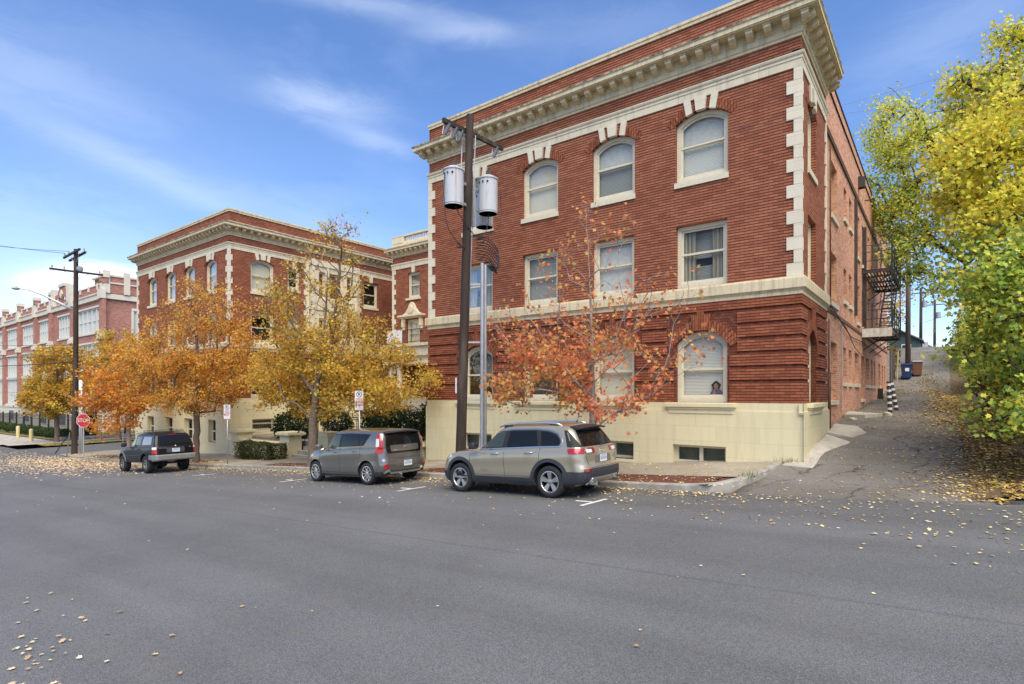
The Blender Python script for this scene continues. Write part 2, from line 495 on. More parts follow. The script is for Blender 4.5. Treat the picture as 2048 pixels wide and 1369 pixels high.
# ------------------------------------------------------------------ terrain
RX = [-400, -150, -110, -80, -62, -50.6, -39, -28.65, -19.9, -12.75, -5.8, 0, 6, 20, 60, 400]
RZ = [-6.2, -6.0, -5.4, -4.9, -4.72, -4.55, -4.09, -3.55, -3.02, -2.64, -2.28, -1.95, -1.62, -1.0, -.6, -.6]
def road(x): return float(np.interp(x, RX, RZ))
FX = [-60, -52, -46.5, -32, -24, -16.4, -7.47, -2.86, 0]
FZ = [-4.6, -4.42, -4.12, -3.42, -3.06, -2.64, -2.10, -1.73, -1.6]
def facade_ground(x): return float(np.interp(x, FX, FZ))
AY = [12.6, 16, 20, 23.5, 30, 37.5, 44.6, 50, 57, 63, 68, 74, 90, 140]
AZ = [-1.98, -1.70, -1.22, -.90, -.60, -.33, .26, 1.30, 2.85, 4.05, 4.55, 4.5, 4.2, 3.0]
def ss(t): t = min(1., max(0., t)); return t * t * (3 - 2 * t)
def alley(x, y):
    w = ss((y - 12.4) / 5.)
    z = road(x) * (1 - w) + float(np.interp(y, AY, AZ)) * w
    return z + .03 * math.sin(x * 1.3 + y * .7) * w
def bank(x, y):
    e = .72 + .22 * math.sin(y * .45) + .12 * math.sin(y * 1.7 + 1) + .07 * math.sin(y * 4.3) + .006 * (y - 16)
    t = max(0., x - e)
    w = ss((y - 11.0) / 4.)
    return alley(min(x, 2.), y) + (.34 * min(t, 2.2) + .16 * max(0, t - 2.2)) * w + .05 * math.sin(3 * x + 1.7 * y) * min(t, 1)
def walk(x, y):
    c = road(x) + .14
    t = (y - 12.75) / (16. - 12.75)
    return c + (facade_ground(x) - c) * min(1.15, max(0, t))
def H(x, y):
    if y < 12.55: return road(x)
    if x > -3.15: return max(alley(x, y), bank(x, y)) if x > .9 else alley(x, y)
    if x > -52: return walk(x, y)
    return road(x)

def sheet(name, xs, ys, fz, m, kind='structure', smooth=True):
    vs = [(x, y, fz(x, y)) for y in ys for x in xs]
    nx = len(xs); fs = []
    for j in range(len(ys) - 1):
        for i in range(nx - 1):
            a = j * nx + i; fs.append((a, a + 1, a + nx + 1, a + nx))
    me = bpy.data.meshes.new(name); me.from_pydata(vs, [], fs); me.materials.append(m)
    me.polygons.foreach_set('use_smooth', [smooth] * len(fs))
    return tag(link(name, me), kind=kind)
def lin(a, b, n): return [a + (b - a) * i / n for i in range(n + 1)]

sheet('ground', [-1500, -700, -300, -150, 150, 300, 700, 1500], [-1500, -700, -300, -40, 150, 300, 700, 1500], lambda x, y: -7.5, FIELD)
rxs = sorted(set([-220, -180] + lin(-150, -60, 18) + lin(-60, 30, 90) + lin(30, 120, 9)))
sheet('street', rxs, lin(-40, 12.62, 12), lambda x, y: road(x), ASPH)
# the cross street on the left, falling level beyond the corner
def cross_z(x, y): return road(-55) + (road(x) - road(-55)) * (1 - ss((y - 12.6) / 10)) + .012 * max(0, y - 20)
sheet('cross_street', lin(-62.2, -51.6, 8), lin(12.62, 130, 40), lambda x, y: cross_z(x, y), ASPH)
# alley, bank and the hill behind
sheet('alley', [-6.5, -5, -3.75, -3.65, -3.3] + lin(-3., 2.4, 18), lin(12.62, 46, 60) + lin(46.8, 90, 40), lambda x, y: alley(x, y) - (.6 if (x < -3.7 and y < 17) else 0), ALLEY)
sheet('bank', [.2, .45] + lin(.6, 5, 26) + lin(6, 30, 12), lin(13.3, 50, 70) + lin(51, 90, 30), lambda x, y: bank(x, y) + .012 - (.08 if x < .3 else 0), DIRT)
def yard(x, y): return alley(-3, y) + .25 * ss((-3.0 - x) / 1.5) + .02 * math.sin(2 * x + y)
sheet('back_yard', lin(-60, -3.3, 40), lin(45.2, 90, 40), lambda x, y: yard(x, y), DIRT)

# curb: a real step with a rounded top edge, bending into the alley
def curb_path():
    pts = [(x, 12.6) for x in np.arange(-51.4, -5.2, .8)]
    pts += [(-5.2, 12.6), (-4.75, 12.63), (-4.35, 12.75), (-4.02, 12.98), (-3.78, 13.3), (-3.6, 13.7), (-3.47, 14.3), (-3.36, 15.0), (-3.28, 15.8)]
    return pts
mb = MB(); pts = curb_path(); rows = []
for i, (x, y) in enumerate(pts):
    a = pts[max(0, i - 1)]; b = pts[min(len(pts) - 1, i + 1)]
    d = Vector((b[0] - a[0], b[1] - a[1])).normalized(); nx, ny = -d.y, d.x
    drop = .0 if y < 13.2 else .09 * ss((y - 13.2) / 1.5)
    zr = road(x) if y < 12.7 else alley(x, y)
    top = max(zr + .145 - drop, 0 * zr + (walk(x, y) + .012 if y > 13.2 else -9))
    r = []
    for o, zz in ((0., zr - .12), (.012, top - .03), (.035, top), (.15, top + .006), (.165, top - .2)):
        r.append((x + nx * o, y + ny * o, zz))
    rows.append(r)
for i in range(len(rows) - 1):
    for j in range(4):
        mb.quad(rows[i][j], rows[i + 1][j], rows[i + 1][j + 1], rows[i][j + 1])
tag(mb.build('curb', CURBM, smooth=True, sharp=45), kind='structure')

# sidewalk sheet from the mulch strip to the facade, and the mulch strip itself
def edge_x(y):   # east edge of the pavement along the curb bend
    return float(np.interp(y, [12.75, 13.0, 13.3, 13.7, 14.3, 15., 15.8, 16.4], [-4.6, -4.1, -3.9, -3.74, -3.62, -3.5, -3.42, -3.2]))
wx = list(np.arange(-51.4, -4.5, .6))
mb = MB()
ys = [13.8, 14.4, 15.2, 16.3]
grid = [[(x, y, walk(x, y)) for x in wx + [edge_x(y)]] for y in ys]
for j in range(len(ys) - 1):
    for i in range(len(wx)):
        mb.quad(grid[j][i], grid[j][i + 1], grid[j + 1][i + 1], grid[j + 1][i])
tag(mb.build('sidewalk', WALKM, smooth=True), kind='structure')
STRIPS = [(-13.9, -4.2), (-23.4, -15.5), (-31.6, -29.0), (-46.5, -33.2)]
mb = MB(); mw = MB()
edges = sorted([-51.4] + [e for s in STRIPS for e in s])
def in_strip(x): return any(a < x < b for a, b in STRIPS)
xs = sorted(set(list(np.round(np.arange(-51.4, -4.2, .3), 2)) + [e for e in edges]))
for a, b in zip(xs[:-1], xs[1:]):
    s = in_strip((a + b) / 2)
    for y0, y1 in ((12.74, 13.1), (13.1, 13.45), (13.45, 13.8)):
        def zz(x, y):
            z = walk(x, y) if not s else walk(x, y) - .006 + .012 * math.sin(7 * x) * math.sin(9 * y)
            return z
        y0b, y1b = y0, y1
        (mb if s else mw).quad((a, y0b, zz(a, y0b)), (b, y0b, zz(b, y0b)), (b, y1b, zz(b, y1b)), (a, y1b, zz(a, y1b)))
# rounded end of the mulch at the bend
mb.poly([(-4.2, 12.76, walk(-4.2, 12.76) - .03), (-4.08, 13.02, walk(-4, 13.) - .03), (-3.9, 13.38, walk(-3.9, 13.38) - .03), (-3.78, 13.8, walk(-3.8, 13.8) - .03), (-4.2, 13.8, walk(-4.2, 13.8) - .03)])
tag(mb.build('mulch_strip', MULCH, smooth=True), kind='structure')
tag(mw.build('curbside_paving', WALKM, smooth=True), kind='structure')

# concrete ramp slabs at the corner of the plinth
mb = MB()
def slab(pts, h=.05):
    top = [(x, y, alley(x, y) + dz + h) for x, y, dz in pts]; bot = [(x, y, z - .25) for x, y, z in top]
    n = len(pts); mb.add(top + bot, [tuple(range(n))] + [(i, (i + 1) % n, (i + 1) % n + n, i + n) for i in range(n)])
slab([(-3.25, 15.6, -.02), (-2.55, 15.55, -.05), (-2.25, 17.0, -.04), (-2.1, 18.8, -.04), (-2.75, 19.2, .06), (-2.82, 17.0, .06)])
slab([(-2.8, 19.6, .06), (-2.15, 19.5, -.03), (-1.85, 20.3, -.03), (-2.2, 21.6, -.03), (-2.86, 21.6, .06)])
slab([(-2.86, 23.8, .02), (-2.2, 23.6, .02), (-1.75, 24.6, .0), (-2.86, 25.2, .03)], .1)
tag(mb.build('concrete_ramp', CONC), kind='structure')

# parking tick marks painted on the asphalt
mb = MB()
def paint(x0, y0, x1, y1, w=.1):
    d = Vector((x1 - x0, y1 - y0)).normalized(); nx, ny = -d.y * w / 2, d.x * w / 2
    P4 = [(x0 + nx, y0 + ny), (x1 + nx, y1 + ny), (x1 - nx, y1 - ny), (x0 - nx, y0 - ny)]
    mb.poly([(x, y, road(x) + .005) for x, y in P4])
for cx in (-5.83, -11.4, -17.1, -23.4):
    paint(cx - .45, 10.5, cx - .05, 10.48); paint(cx - .03, 10.0, cx + .05, 10.95)
tag(mb.build('parking_marks', M('worn_white', (.62, .60, .55), .8, var=.3, vscale=22)), kind='structure')

# the far corner beyond the cross street: grass strip, sidewalk, planting
fz = lambda x, y: cross_z(x, y)
sheet('grass_strip', lin(-65.2, -62.4, 4), lin(14.5, 60, 24), lambda x, y: cross_z(-62, y) + .13, GRASS)
sheet('far_sidewalk', lin(-67.6, -65.2, 3), lin(12.6, 60, 24), lambda x, y: cross_z(-62, y) + .15, CONC)
sheet('school_forecourt', lin(-150, -67.6, 30), [10.4, 11.2, 12.2, 13.2, 15.0, 16.6], lambda x, y: (cross_z(-62, y) + .13 + (x + 67.6) * .012) * ss((y - 10.3) / 2.4) + (road(x) - .02) * (1 - ss((y - 10.3) / 2.4)), CONC)
sheet('school_lawn', lin(-160, -67.6, 30), [16.6, 18, 21, 26, 40, 80], lambda x, y: cross_z(-62, min(y, 30)) + .2 + (x + 67.6) * .012, GRASS)
# ------------------------------------------------------------------ the brick apartment building
def FR(Y): return lambda u, v, d: (u, Y - d, v)          # a wall facing the street
def SD(X): return lambda u, v, d: (X + d, u, v)          # a wall facing the alley side

def arc_pts(u0, u1, zs, rise, n=12):
    """points of a segmental arch from (u0, zs) to (u1, zs)"""
    if rise <= 1e-4: return [(u0, zs), (u1, zs)]
    w = (u1 - u0) / 2; R = (w * w + rise * rise) / (2 * rise); uc = (u0 + u1) / 2; zc = zs + rise - R
    a0 = math.asin(w / R)
    return [(uc + R * math.sin(-a0 + 2 * a0 * i / n), zc + R * math.cos(-a0 + 2 * a0 * i / n)) for i in range(n + 1)]

def wall_open(mb, u0, u1, v0, v1, ops, reveal=.18, mi=0, mr=None):
    """wall face with openings (u0, u1, sill, crown, rise); jambs go `reveal` deep"""
    mr = mi if mr is None else mr
    us = sorted(set([u0, u1] + [o[0] for o in ops] + [o[1] for o in ops]))
    vs = sorted(set([v0, v1] + [o[2] for o in ops] + [o[3] for o in ops]))
    us = [u for u in us if u0 <= u <= u1]; vs = [v for v in vs if v0 <= v <= v1]
    for i in range(len(us) - 1):
        for j in range(len(vs) - 1):
            cu, cv = (us[i] + us[i + 1]) / 2, (vs[j] + vs[j + 1]) / 2
            if any(o[0] < cu < o[1] and o[2] < cv < o[3] for o in ops): continue
            mb.quad((us[i], vs[j], 0), (us[i + 1], vs[j], 0), (us[i + 1], vs[j + 1], 0), (us[i], vs[j + 1], 0), mi)
    for a, b, s, c, rise in ops:
        zs = c - rise; arc = arc_pts(a, b, zs, rise)
        if rise > 0:
            for (p, q), (p2, q2) in zip(arc[:-1], arc[1:]):
                mb.poly([(p, q, 0), (p2, q2, 0), (p2, c, 0), (p, c, 0)], mi)
        ring = [(a, s)] + arc + [(b, s)]
        for (p, q), (p2, q2) in zip(ring, ring[1:] + ring[:1]):
            mb.quad((p, q, 0), (p2, q2, 0), (p2, q2, -reveal), (p, q, -reveal), mr)

APT = thing('apartment_building', 'dark red brick apartment building with cream quoins, bracketed cornice and two wings round a court', 'building', (-16, 24, -3))
bpy.context.view_layer.update()
INV = APT.matrix_world.inverted()
def bpart(mb, name, mats, parent=None, **kw):
    """part of the apartment building: built in world coordinates, then parented"""
    o = mb.build(name, mats, None, **kw)
    o.parent = parent or APT
    o.matrix_parent_inverse = (parent or APT).matrix_world.inverted()
    return o
def bsub(mb, name, mats, part, **kw):
    o = mb.build(name, mats, None, **kw)
    o.parent = part
    return o

def window(xf, u0, u1, s, c, rise, depth=.13, style='blind', mid=.52, case=.11, sill=None, key=None, label=None, name='window', nkey=3, mull=None, topz=None, split=None, lowpart=None):
    """one sash window: the part is its casing and sashes; pane, blind, sill and keystones are sub-parts"""
    zs = c - rise
    mb = MB(xf)
    outer = [(u0, s)] + arc_pts(u0, u1, zs, rise) + [(u1, s)]
    def inset(k, extra=0.):
        a, b = u0 + k, u1 - k
        r2 = rise * (b - a) / (u1 - u0) if rise > 0 else 0
        return [(a, s + k + extra)] + arc_pts(a, b, c - k - r2, r2) + [(b, s + k + extra)]
    inner = inset(case, .04)
    inn2 = inset(case + .055, .06)
    n = len(outer)
    for A, B, d0, d1 in ((outer, inner, -depth, -depth), (inner, inner, -depth, -depth - .05), (inner, inn2, -depth - .05, -depth - .05), (inn2, inn2, -depth - .05, -depth - .10)):
        for i in range(n):
            j = (i + 1) % n
            mb.quad((*A[i], d0), (*A[j], d0), (*B[j], d1), (*B[i], d1))
    zm = s + (c - s) * mid
    a, b = u0 + case, u1 - case
    mb.box(a, b, zm - .03, zm + .03, -depth - .10, -depth - .035)
    if mull:
        for m_ in mull: mb.box(m_ - .035, m_ + .035, s + case, c - case, -depth - .11, -depth - .02)
    w = bpart(mb, name, FRAME)
    if label: w['label'] = label
    zb_ = s + case
    pm = MB(xf)
    pm.poly([(p, q, -depth - .075) for p, q in inn2])
    bsub(pm, 'pane', PANE, w, recalc=False)
    bm = MB(xf); dd = -depth - .17
    mats = {'blind': BLIND, 'grey': BLINDG, 'shade': SHADE, 'lace': LACE, 'dark': DARKIN, 'curtain': CURTAIN}
    lo = [(u0 + .02, s + .02)] + [(p, q - .02) for p, q in arc_pts(u0 + .02, u1 - .02, zs, rise)] + [(u1 - .02, s + .02)]
    if style == 'curtain':
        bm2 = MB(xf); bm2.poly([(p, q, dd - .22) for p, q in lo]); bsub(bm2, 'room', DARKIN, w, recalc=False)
        b3 = MB(xf); b3.box(u0 + .32, u1 - .32, zm - .1, c - .1, dd - .15, dd - .13); b3.box(u0 + .32, u1 - .32, s + .1, zm - .32, dd - .15, dd - .13)
        bsub(b3, 'blind', BLINDG, w)
        for a_, b_ in ((u0 + .04, u0 + .5), (u1 - .5, u1 - .04)):
            k = 14; cm = MB(xf)
            for i in range(k):
                x0 = a_ + (b_ - a_) * i / k; x1 = a_ + (b_ - a_) * (i + 1) / k
                e0 = dd + .03 * math.sin(i * 1.9); e1 = dd + .03 * math.sin((i + 1) * 1.9)
                cm.quad((x0, s + .05, e0), (x1, s + .05, e1), (x1, c - .03, e1), (x0, c - .03, e0))
            bsub(cm, 'curtain', CURTAIN, w, recalc=False)
    elif style == 'split':     # blind over the lower sash, pale panel above imitating the sky's reflection
        b1 = MB(xf); b1.poly([(p, q, dd) for p, q in [(u0 + .02, zm)] + [(p, q - .02) for p, q in arc_pts(u0 + .02, u1 - .02, zs, rise)] + [(u1 - .02, zm)]])
        bsub(b1, 'shade', LACE, w, recalc=False)
        bm.poly([(u0 + .02, s, dd), (u1 - .02, s, dd), (u1 - .02, zm, dd), (u0 + .02, zm, dd)]); bsub(bm, 'blind', mats[lowpart or 'grey'], w, recalc=False)
    elif style == 'dark':
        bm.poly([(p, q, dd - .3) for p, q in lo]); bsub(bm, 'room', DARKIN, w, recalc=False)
    else:
        bm.poly([(p, q, dd) for p, q in lo]); bsub(bm, 'shade' if style in ('shade', 'lace') else 'blind', mats[style], w, recalc=False)
    if sill:
        sm = MB(xf); h, pr, ex = sill
        sm.box(u0 - ex, u1 + ex, s - h, s + .015, -depth - .02, pr)
        bsub(sm, 'sill', FRAME, w)
    if key and topz:
        uc = (u0 + u1) / 2
        w_ = (u1 - u0) / 2; R = (w_ * w_ + rise * rise) / (2 * rise) if rise > 0 else 1e3; zc = c - R
        def archz(u): return zc + math.sqrt(max(0, R * R - (u - uc) ** 2)) if rise > 0 else c
        for k0, k1, k0t, k1t, pr in (((-.42, -.24, -.50, -.30, .05), (-.13, .13, -.17, .17, .085), (.24, .42, .30, .50, .05)) if nkey == 3 else ((-.12, .12, -.16, .16, .07),)):
            km = MB(xf)
            km.prism([(uc + k0, archz(uc + k0) - .01), (uc + k1, archz(uc + k1) - .01), (uc + k1t, topz), (uc + k0t, topz)], -.05, pr)
            bsub(km, 'keystone', STONEQ, w)
    return w

YF = 16.05          # street face of the brick
XR = -2.90          # alley face
Z_STR0, Z_STR1 = 8.45, 8.80
def arch_fan(mb, u0, u1, c, rise, h, proud, keyh=None, hole=None, n=17, side=0):
    """soldier bricks of a segmental arch: one fan of wedges, skipping the keystones"""
    w = (u1 - u0) / 2; R = (w * w + rise * rise) / (2 * rise); uc = (u0 + u1) / 2; zc = c - R
    a0 = math.asin(min(.999, (w + .10) / R))
    for i in range(n):
        t0 = -a0 + 2 * a0 * i / n; t1 = -a0 + 2 * a0 * (i + 1) / n
        um = uc + R * math.sin((t0 + t1) / 2)
        if hole and abs(um - uc) < hole: continue
        if side and (um - uc) * side < 0: continue
        g = (t1 - t0) * .06
        pts = [(uc + r * math.sin(t), zc + r * math.cos(t)) for r, t in ((R, t0 + g), (R, t1 - g), (R + h, t1 - g), (R + h, t0 + g))]
        mb.prism(pts, -.02, proud)

def rustic_bands(mb, xf, u0, u1, blocks, proud=.045, wrap0=0., wrap1=0.):
    """four-course brick bands between recessed courses; blocks = [(u0, u1, z0, z1)] kept free"""
    zs = [ZB] + [.305 + .39 * k for k in range(6)] + [2.63]
    for k in range(7):
        b0 = zs[k] + (.078 if k else 0); b1 = zs[k + 1]
        spans = [(u0 - wrap0, u1 + wrap1)]
        for a, b, z0, z1 in blocks:
            if z1 > b0 + .02 and z0 < b1 - .02:
                spans = [s for sp in spans for s in ((sp[0], min(sp[1], a)), (max(sp[0], b), sp[1])) if s[1] - s[0] > .01]
        for a, b in spans:
            mb.box(a, b, b0, b1, -.01, proud)

def quoins(xc, yc, z0, z1, sx, sy, both=True, both_x=True):
    """corner stones, long and short by turns; sx, sy point outward"""
    mb = MB(); k = 0; z = z0; h = .335
    n = max(1, round((z1 - z0) / h)); h = (z1 - z0) / n
    for i in range(n):
        L = .33 if i % 2 == 0 else .16
        Ls = .20 if i % 2 == 0 else .10
        p = .035
        xa, xb = sorted((xc + sx * p, xc - sx * L)); ya, yb = sorted((yc + sy * p, yc - sy * Ls))
        mb.box(xa, xb, ya, yb, z + .004, z + h - .004)
        z += h
    return mb

def wing(x0, x1, wins, side_far, styles, left=False):
    """the street front of one wing, x0 left end, x1 right end"""
    xf = FR(YF)
    ops3 = [(c - .75, c + .75, 6.12, 8.09, .26) for c in wins]
    ops2 = [(c - .73, c + .73, 3.06, 4.87, 0) for c in wins]
    ops1 = [(c - .73, c + .73, -.25, 1.79, .34) for c in wins]
    mb = MB(xf)
    wall_open(mb, x0, x1, 2.60, 8.9, ops3 + ops2, .20)
    # shallow upright panels between the second and third storey windows
    mb.box(x0, x1, 8.78, 9.30, -.2, -.004)
    bpart(mb, 'brick_wall', BRICK)
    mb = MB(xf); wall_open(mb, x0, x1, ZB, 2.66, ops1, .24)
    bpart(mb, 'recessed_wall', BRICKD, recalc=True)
    mb = MB(xf)
    blocks = [(c - .80, c + .80, -1, 1.47) for c in wins] + [(c - 1.0, c + 1.0, 1.40, 2.08) for c in wins] + [(c - .30, c + .30, 2.0, 2.35) for c in wins]
    rustic_bands(mb, xf, x0 + .002, x1, blocks, wrap0=.04, wrap1=.043)
    bpart(mb, 'rusticated_band', BRICK1)
    for c in wins:
        mb = MB(xf)
        arch_fan(mb, c - .73, c + .73, 1.79, .34, .30, .03, n=19)
        for k0, k1, t in ((-.28, -.10, 2.25), (-.095, .095, 2.36), (.10, .28, 2.25)):
            mb.prism([(c + k0 * .8, 1.80), (c + k1 * .8, 1.80), (c + k1, t), (c + k0, t)], -.02, .055 if abs(k0 + k1) > .1 else .075)
        bpart(mb, 'brick_arch', BRICKV)
        for sd_ in (-1, 1): mb = MB(xf); arch_fan(mb, c - .75, c + .75, 8.09, .26, .26, .018, hole=.40, n=17, side=sd_); bpart(mb, 'brick_arch', BRICKV)
    for i, c in enumerate(wins):
        s3, s2, s1 = styles[i]
        window(xf, *ops3[i], style=s3, sill=(.14, .05, .02), key=True, topz=Z_STR0 + .01, mid=.54, lowpart='grey' if i in (2,) else 'blind')
        window(xf, *ops2[i], style=s2, mid=.54 if s2 != 'curtain' else .55)
        window(xf, *ops1[i], style=s1, mid=.47)
    return ops3, ops2, ops1

RW = (-16.42, -2.90); WINR = [-13.87, -11.04, -8.25, -5.47]
wing(RW[0], RW[1], WINR, 19.9, [('shade', 'curtain', 'dark'), ('shade', 'grey', 'dark'), ('split', 'lace', 'shade'), ('split', 'curtain', 'blind')])
LW = (-46.34, -32.86); WINL = [-43.72, -40.75, -37.95, -35.1]
wing(LW[0], LW[1], WINL, 28, [('lace', 'blind', 'dark'), ('split', 'dark', 'dark'), ('shade', 'grey', 'blind'), ('split', 'dark', 'dark')], left=True)

# ---- the return of the right wing along the alley (dark brick, one window per storey)
xf = SD(XR); RY0, RY1 = 16.05, 19.95; rc = 17.62
r3 = [(rc - .62, rc + .62, 6.12, 8.09, .24)]; r2 = [(rc - .6, rc + .6, 3.06, 4.87, 0)]; r1 = [(rc - .6, rc + .6, -.25, 1.75, .34)]
mb = MB(xf); wall_open(mb, RY0, RY1, 2.6, 8.9, r3 + r2, .22); mb.box(RY0, RY1, 8.78, 9.3, -.2, -.004); bpart(mb, 'brick_wall', BRICK)
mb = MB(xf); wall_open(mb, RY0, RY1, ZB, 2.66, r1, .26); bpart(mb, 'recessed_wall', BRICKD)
mb = MB(xf); rustic_bands(mb, xf, RY0, RY1, [(rc - .66, rc + .66, -1, 1.42), (rc - .85, rc + .85, 1.4, 2.06), (rc - .26, rc + .26, 2., 2.35)], wrap0=-.002)
bpart(mb, 'rusticated_band', BRICK1)
mb = MB(xf); arch_fan(mb, rc - .6, rc + .6, 1.75, .34, .3, .03); mb.prism([(rc - .2, 1.76), (rc + .2, 1.76), (rc + .26, 2.36), (rc - .26, 2.36)], -.02, .06); bpart(mb, 'brick_arch', BRICKV); mb = MB(xf)
arch_fan(mb, rc - .62, rc + .62, 8.09, .24, .26, .018, hole=.4, side=-1); bpart(mb, 'brick_arch', BRICKV); mb = MB(xf); arch_fan(mb, rc - .62, rc + .62, 8.09, .24, .26, .018, hole=.4, side=1); bpart(mb, 'brick_arch', BRICKV)
window(xf, *r3[0], style='lace', sill=(.14, .05, .02), key=True, topz=Z_STR0 + .01)
window(xf, *r2[0], style='curtain'); window(xf, *r1[0], style='blind')

# ---- the long plain side wall of common brick along the alley
XS = -2.95; SY0, SY1 = 19.95, 45.2; xs_ = SD(XS)
ops = []
side_win = []
for y0, y1, sl in ((21.3, 22.65, -.24), (24.3, 25.2, .41), (25.85, 26.75, .41), (27.8, 29.2, .41), (30.15, 31.4, -.25), (32.2, 33.7, .41), (34.6, 35.5, .41), (36.2, 37.0, .41), (38.8, 40.1, .45), (41.1, 42.1, .15), (42.7, 43.7, .3)):
    side_win.append((y0, y1, sl, 1.75, 'dark' if y0 > 24 else 'blind'))
for y0, y1, b3, b2 in ((21.25, 22.7, 5.96, 3.04), (24.4, 25.22, 6.6, 3.5), (25.92, 26.77, 6.6, 3.5), (28.55, 29.45, 5.95, 3.1), (30.4, 31.3, 5.9, 3.05), (32.85, 33.75, 5.95, 3.05), (34.9, 35.7, 6.3, 3.4), (37.2, 38.4, 6., 3.1), (39.8, 40.7, 6., 3.1), (42.2, 43.4, 6., 3.1)):
    side_win.append((y0, y1, b3, 7.8, 'shade' if y0 < 24 else 'lace')); side_win.append((y0, y1, b2, 4.75, 'shade'))
ops = [(a, b, s, c, 0) for a, b, s, c, st in side_win]
mb = MB(xs_); wall_open(mb, SY0, SY1, -3.2, 10.40, ops, .26)
# back of the wing and its roof slab
mb.quad((SY1, -3.2, 0), (SY1, 10.4, 0), (SY1, 10.4, -13.4), (SY1, -3.2, -13.4))
mb.quad((SY0, 9.9, -.02), (SY1, 9.9, -.02), (SY1, 9.9, -13.4), (SY0, 9.9, -13.4))
mb.quad((SY0, 10.4, 0), (SY1, 10.4, 0), (SY1, 10.4, -.3), (SY0, 10.4, -.3)); mb.quad((SY0, 10.4, -.3), (SY1, 10.4, -.3), (SY1, 9.9, -.3), (SY0, 9.9, -.3))
bpart(mb, 'side_wall', BRICKS, recalc=False)['label'] = 'pale common brick wall along the alley'
for a, b, s, c, st in side_win:
    window(xs_, a, b, s, c, 0, depth=.22, style=st, case=.08, sill=(.13, .07, .06))
mb = MB(xs_)
mb.box(SY0, SY1, 10.4, 10.47, -.32, .03)                         # tarred roof edge
bpart(mb, 'roof_edge', M('tar', (.03, .028, .026), .8, var=.3))
# corbelled string lines, pipes and cables on the side wall
mb = MB(xs_); mb.box(SY0 + .4, SY1, 8.36, 8.44, 0, .05); mb.box(SY0 + .4, SY1, 8.52, 8.58, 0, .035); mb.box(SY0, SY1, 2.66, 2.78, 0, .03)
bpart(mb, 'brick_course', M('sooty_brick', (.15, .065, .045), .9, var=.3, vscale=6))
mb = MB(xs_)
mb.tube([(20.6, -1.3, .06), (20.6, .7, .06)], .045, 8); mb.tube([(20.6, .7, .05), (20.58, 1.4, .05), (20.62, 2.4, .05)], .022, 6)
mb.tube([(20.97, 2.8, .04), (20.97, 8.2, .04)], .022, 6)
bpart(mb, 'downpipe', M('rust_pipe', (.075, .036, .025), .75, var=.4, vscale=8), smooth=True)
mb = MB(xs_); mb.tube([(23.6, 2.7, .03), (23.65, 1.0, .03), (23.6, -.7, .03)], .018, 6); bpart(mb, 'conduit', STEEL)
FLUE = M('sooty_flue', (.06, .045, .036), .9, var=.45, vscale=5)
mb = MB(xs_); mb.box(27.6, 27.85, 3.3, 8.2, 0, .10); bpart(mb, 'flue', FLUE)
mb = MB(xs_); mb.box(30.6, 30.85, 2.9, 7.7, 0, .15); bpart(mb, 'flue', FLUE)
mb = MB(xs_)
mb.tube([(20.4, 2.95, .07), (22.6, 2.62, .08), (26, 1.96 + .3, .06), (30.2, 2.35, .06), (40, 2.2, .06)], .022, 6)
mb.tube([(20.4, 2.9, .06), (24, 2.45, .12), (27, 1.9, .08), (29.5, 1.75, .05)], .014, 6)
mb.tube([(20.2, 8.32, .05), (45, 8.3, .05)], .018, 6)
bpart(mb, 'cable', BLACKP)
mb = MB(xs_); mb.box(28.9, 29.25, 9.05, 9.5, 0, .25); mb.box(28.98, 29.17, 9.5, 9.56, 0, .15); mb.bar((31.6, 9.2, 0), (31.6, 9.2, .3), .05)
bpart(mb, 'wall_lamp', IRONR)
mb = MB(xs_); mb.box(38.0, 38.9, -.42, -.1, -.02, .28); mb.box(38.35, 38.6, -.1, .3, 0, .25)
bpart(mb, 'meter_box', IRONR)

# ---- cream trim: string course, belt, cornice, parapet, coping (swept along each wing)
def wing_path(a, b, left):
    # walked so that the outside is on the right-hand side of travel
    if not left: return [(a, 19.), (a, YF), (b, YF), (b, 19.93)]
    return [(a, 26.), (a, YF), (b, YF), (b, 28.3)]
def modillions(mb, path, o0, o1, z0, z1, w=.17, pitch=.447):
    for i in range(len(path) - 1):
        (xa, ya), (xb, yb) = path[i], path[i + 1]
        L = math.hypot(xb - xa, yb - ya); d = ((xb - xa) / L, (yb - ya) / L); nx, ny = d[1], -d[0]
        n = max(1, round((L + .30) / pitch)); st = (L + .3) / n
        for k in range(n + 1):
            t = -.15 + k * st
            if t > L + .16: continue
            cx, cy = xa + d[0] * t, ya + d[1] * t
            def P(s, o, z): return (cx + d[0] * s + nx * o, cy + d[1] * s + ny * o, z)
            # a bracket: thicker at the wall, a rolled nose and a cap
            prof = [(o0, z1), (o1, z1), (o1, z1 - (z1 - z0) * .55), (o1 - .04, z0 + .05), (o1 - .10, z0 + .01), (o0, z0 - .03)]
            vs = [P(s, o, z) for s in (-w / 2, w / 2) for o, z in prof]; m_ = len(prof)
            mb.add(vs, [tuple(range(m_)), tuple(range(2 * m_ - 1, m_ - 1, -1))] + [(j, (j + 1) % m_, (j + 1) % m_ + m_, j + m_) for j in range(m_)])
            vs = [P(s, o, z) for s in (-w / 2 - .02, w / 2 + .02) for o, z in ((o0, z1 - .035), (o1 + .02, z1 - .035), (o1 + .02, z1), (o0, z1))]
            mb.add(vs, [(0, 1, 2, 3), (7, 6, 5, 4), (0, 4, 5, 1), (1, 5, 6, 2)])
def sooted():
    m, nt, p = newmat('sooted_edge'); n = N(nt)
    f = n.noise(n.scale(n.pos(), (1.6, 1.6, 1.)), 2.6, 6, .75)
    n.put(p.inputs['Base Color'], n.mix(n.mapr(f, .42, .60), (.05, .047, .042), (.52, .46, .32))); p.inputs['Roughness'].default_value = .9
    return m
SOOTED = sooted()
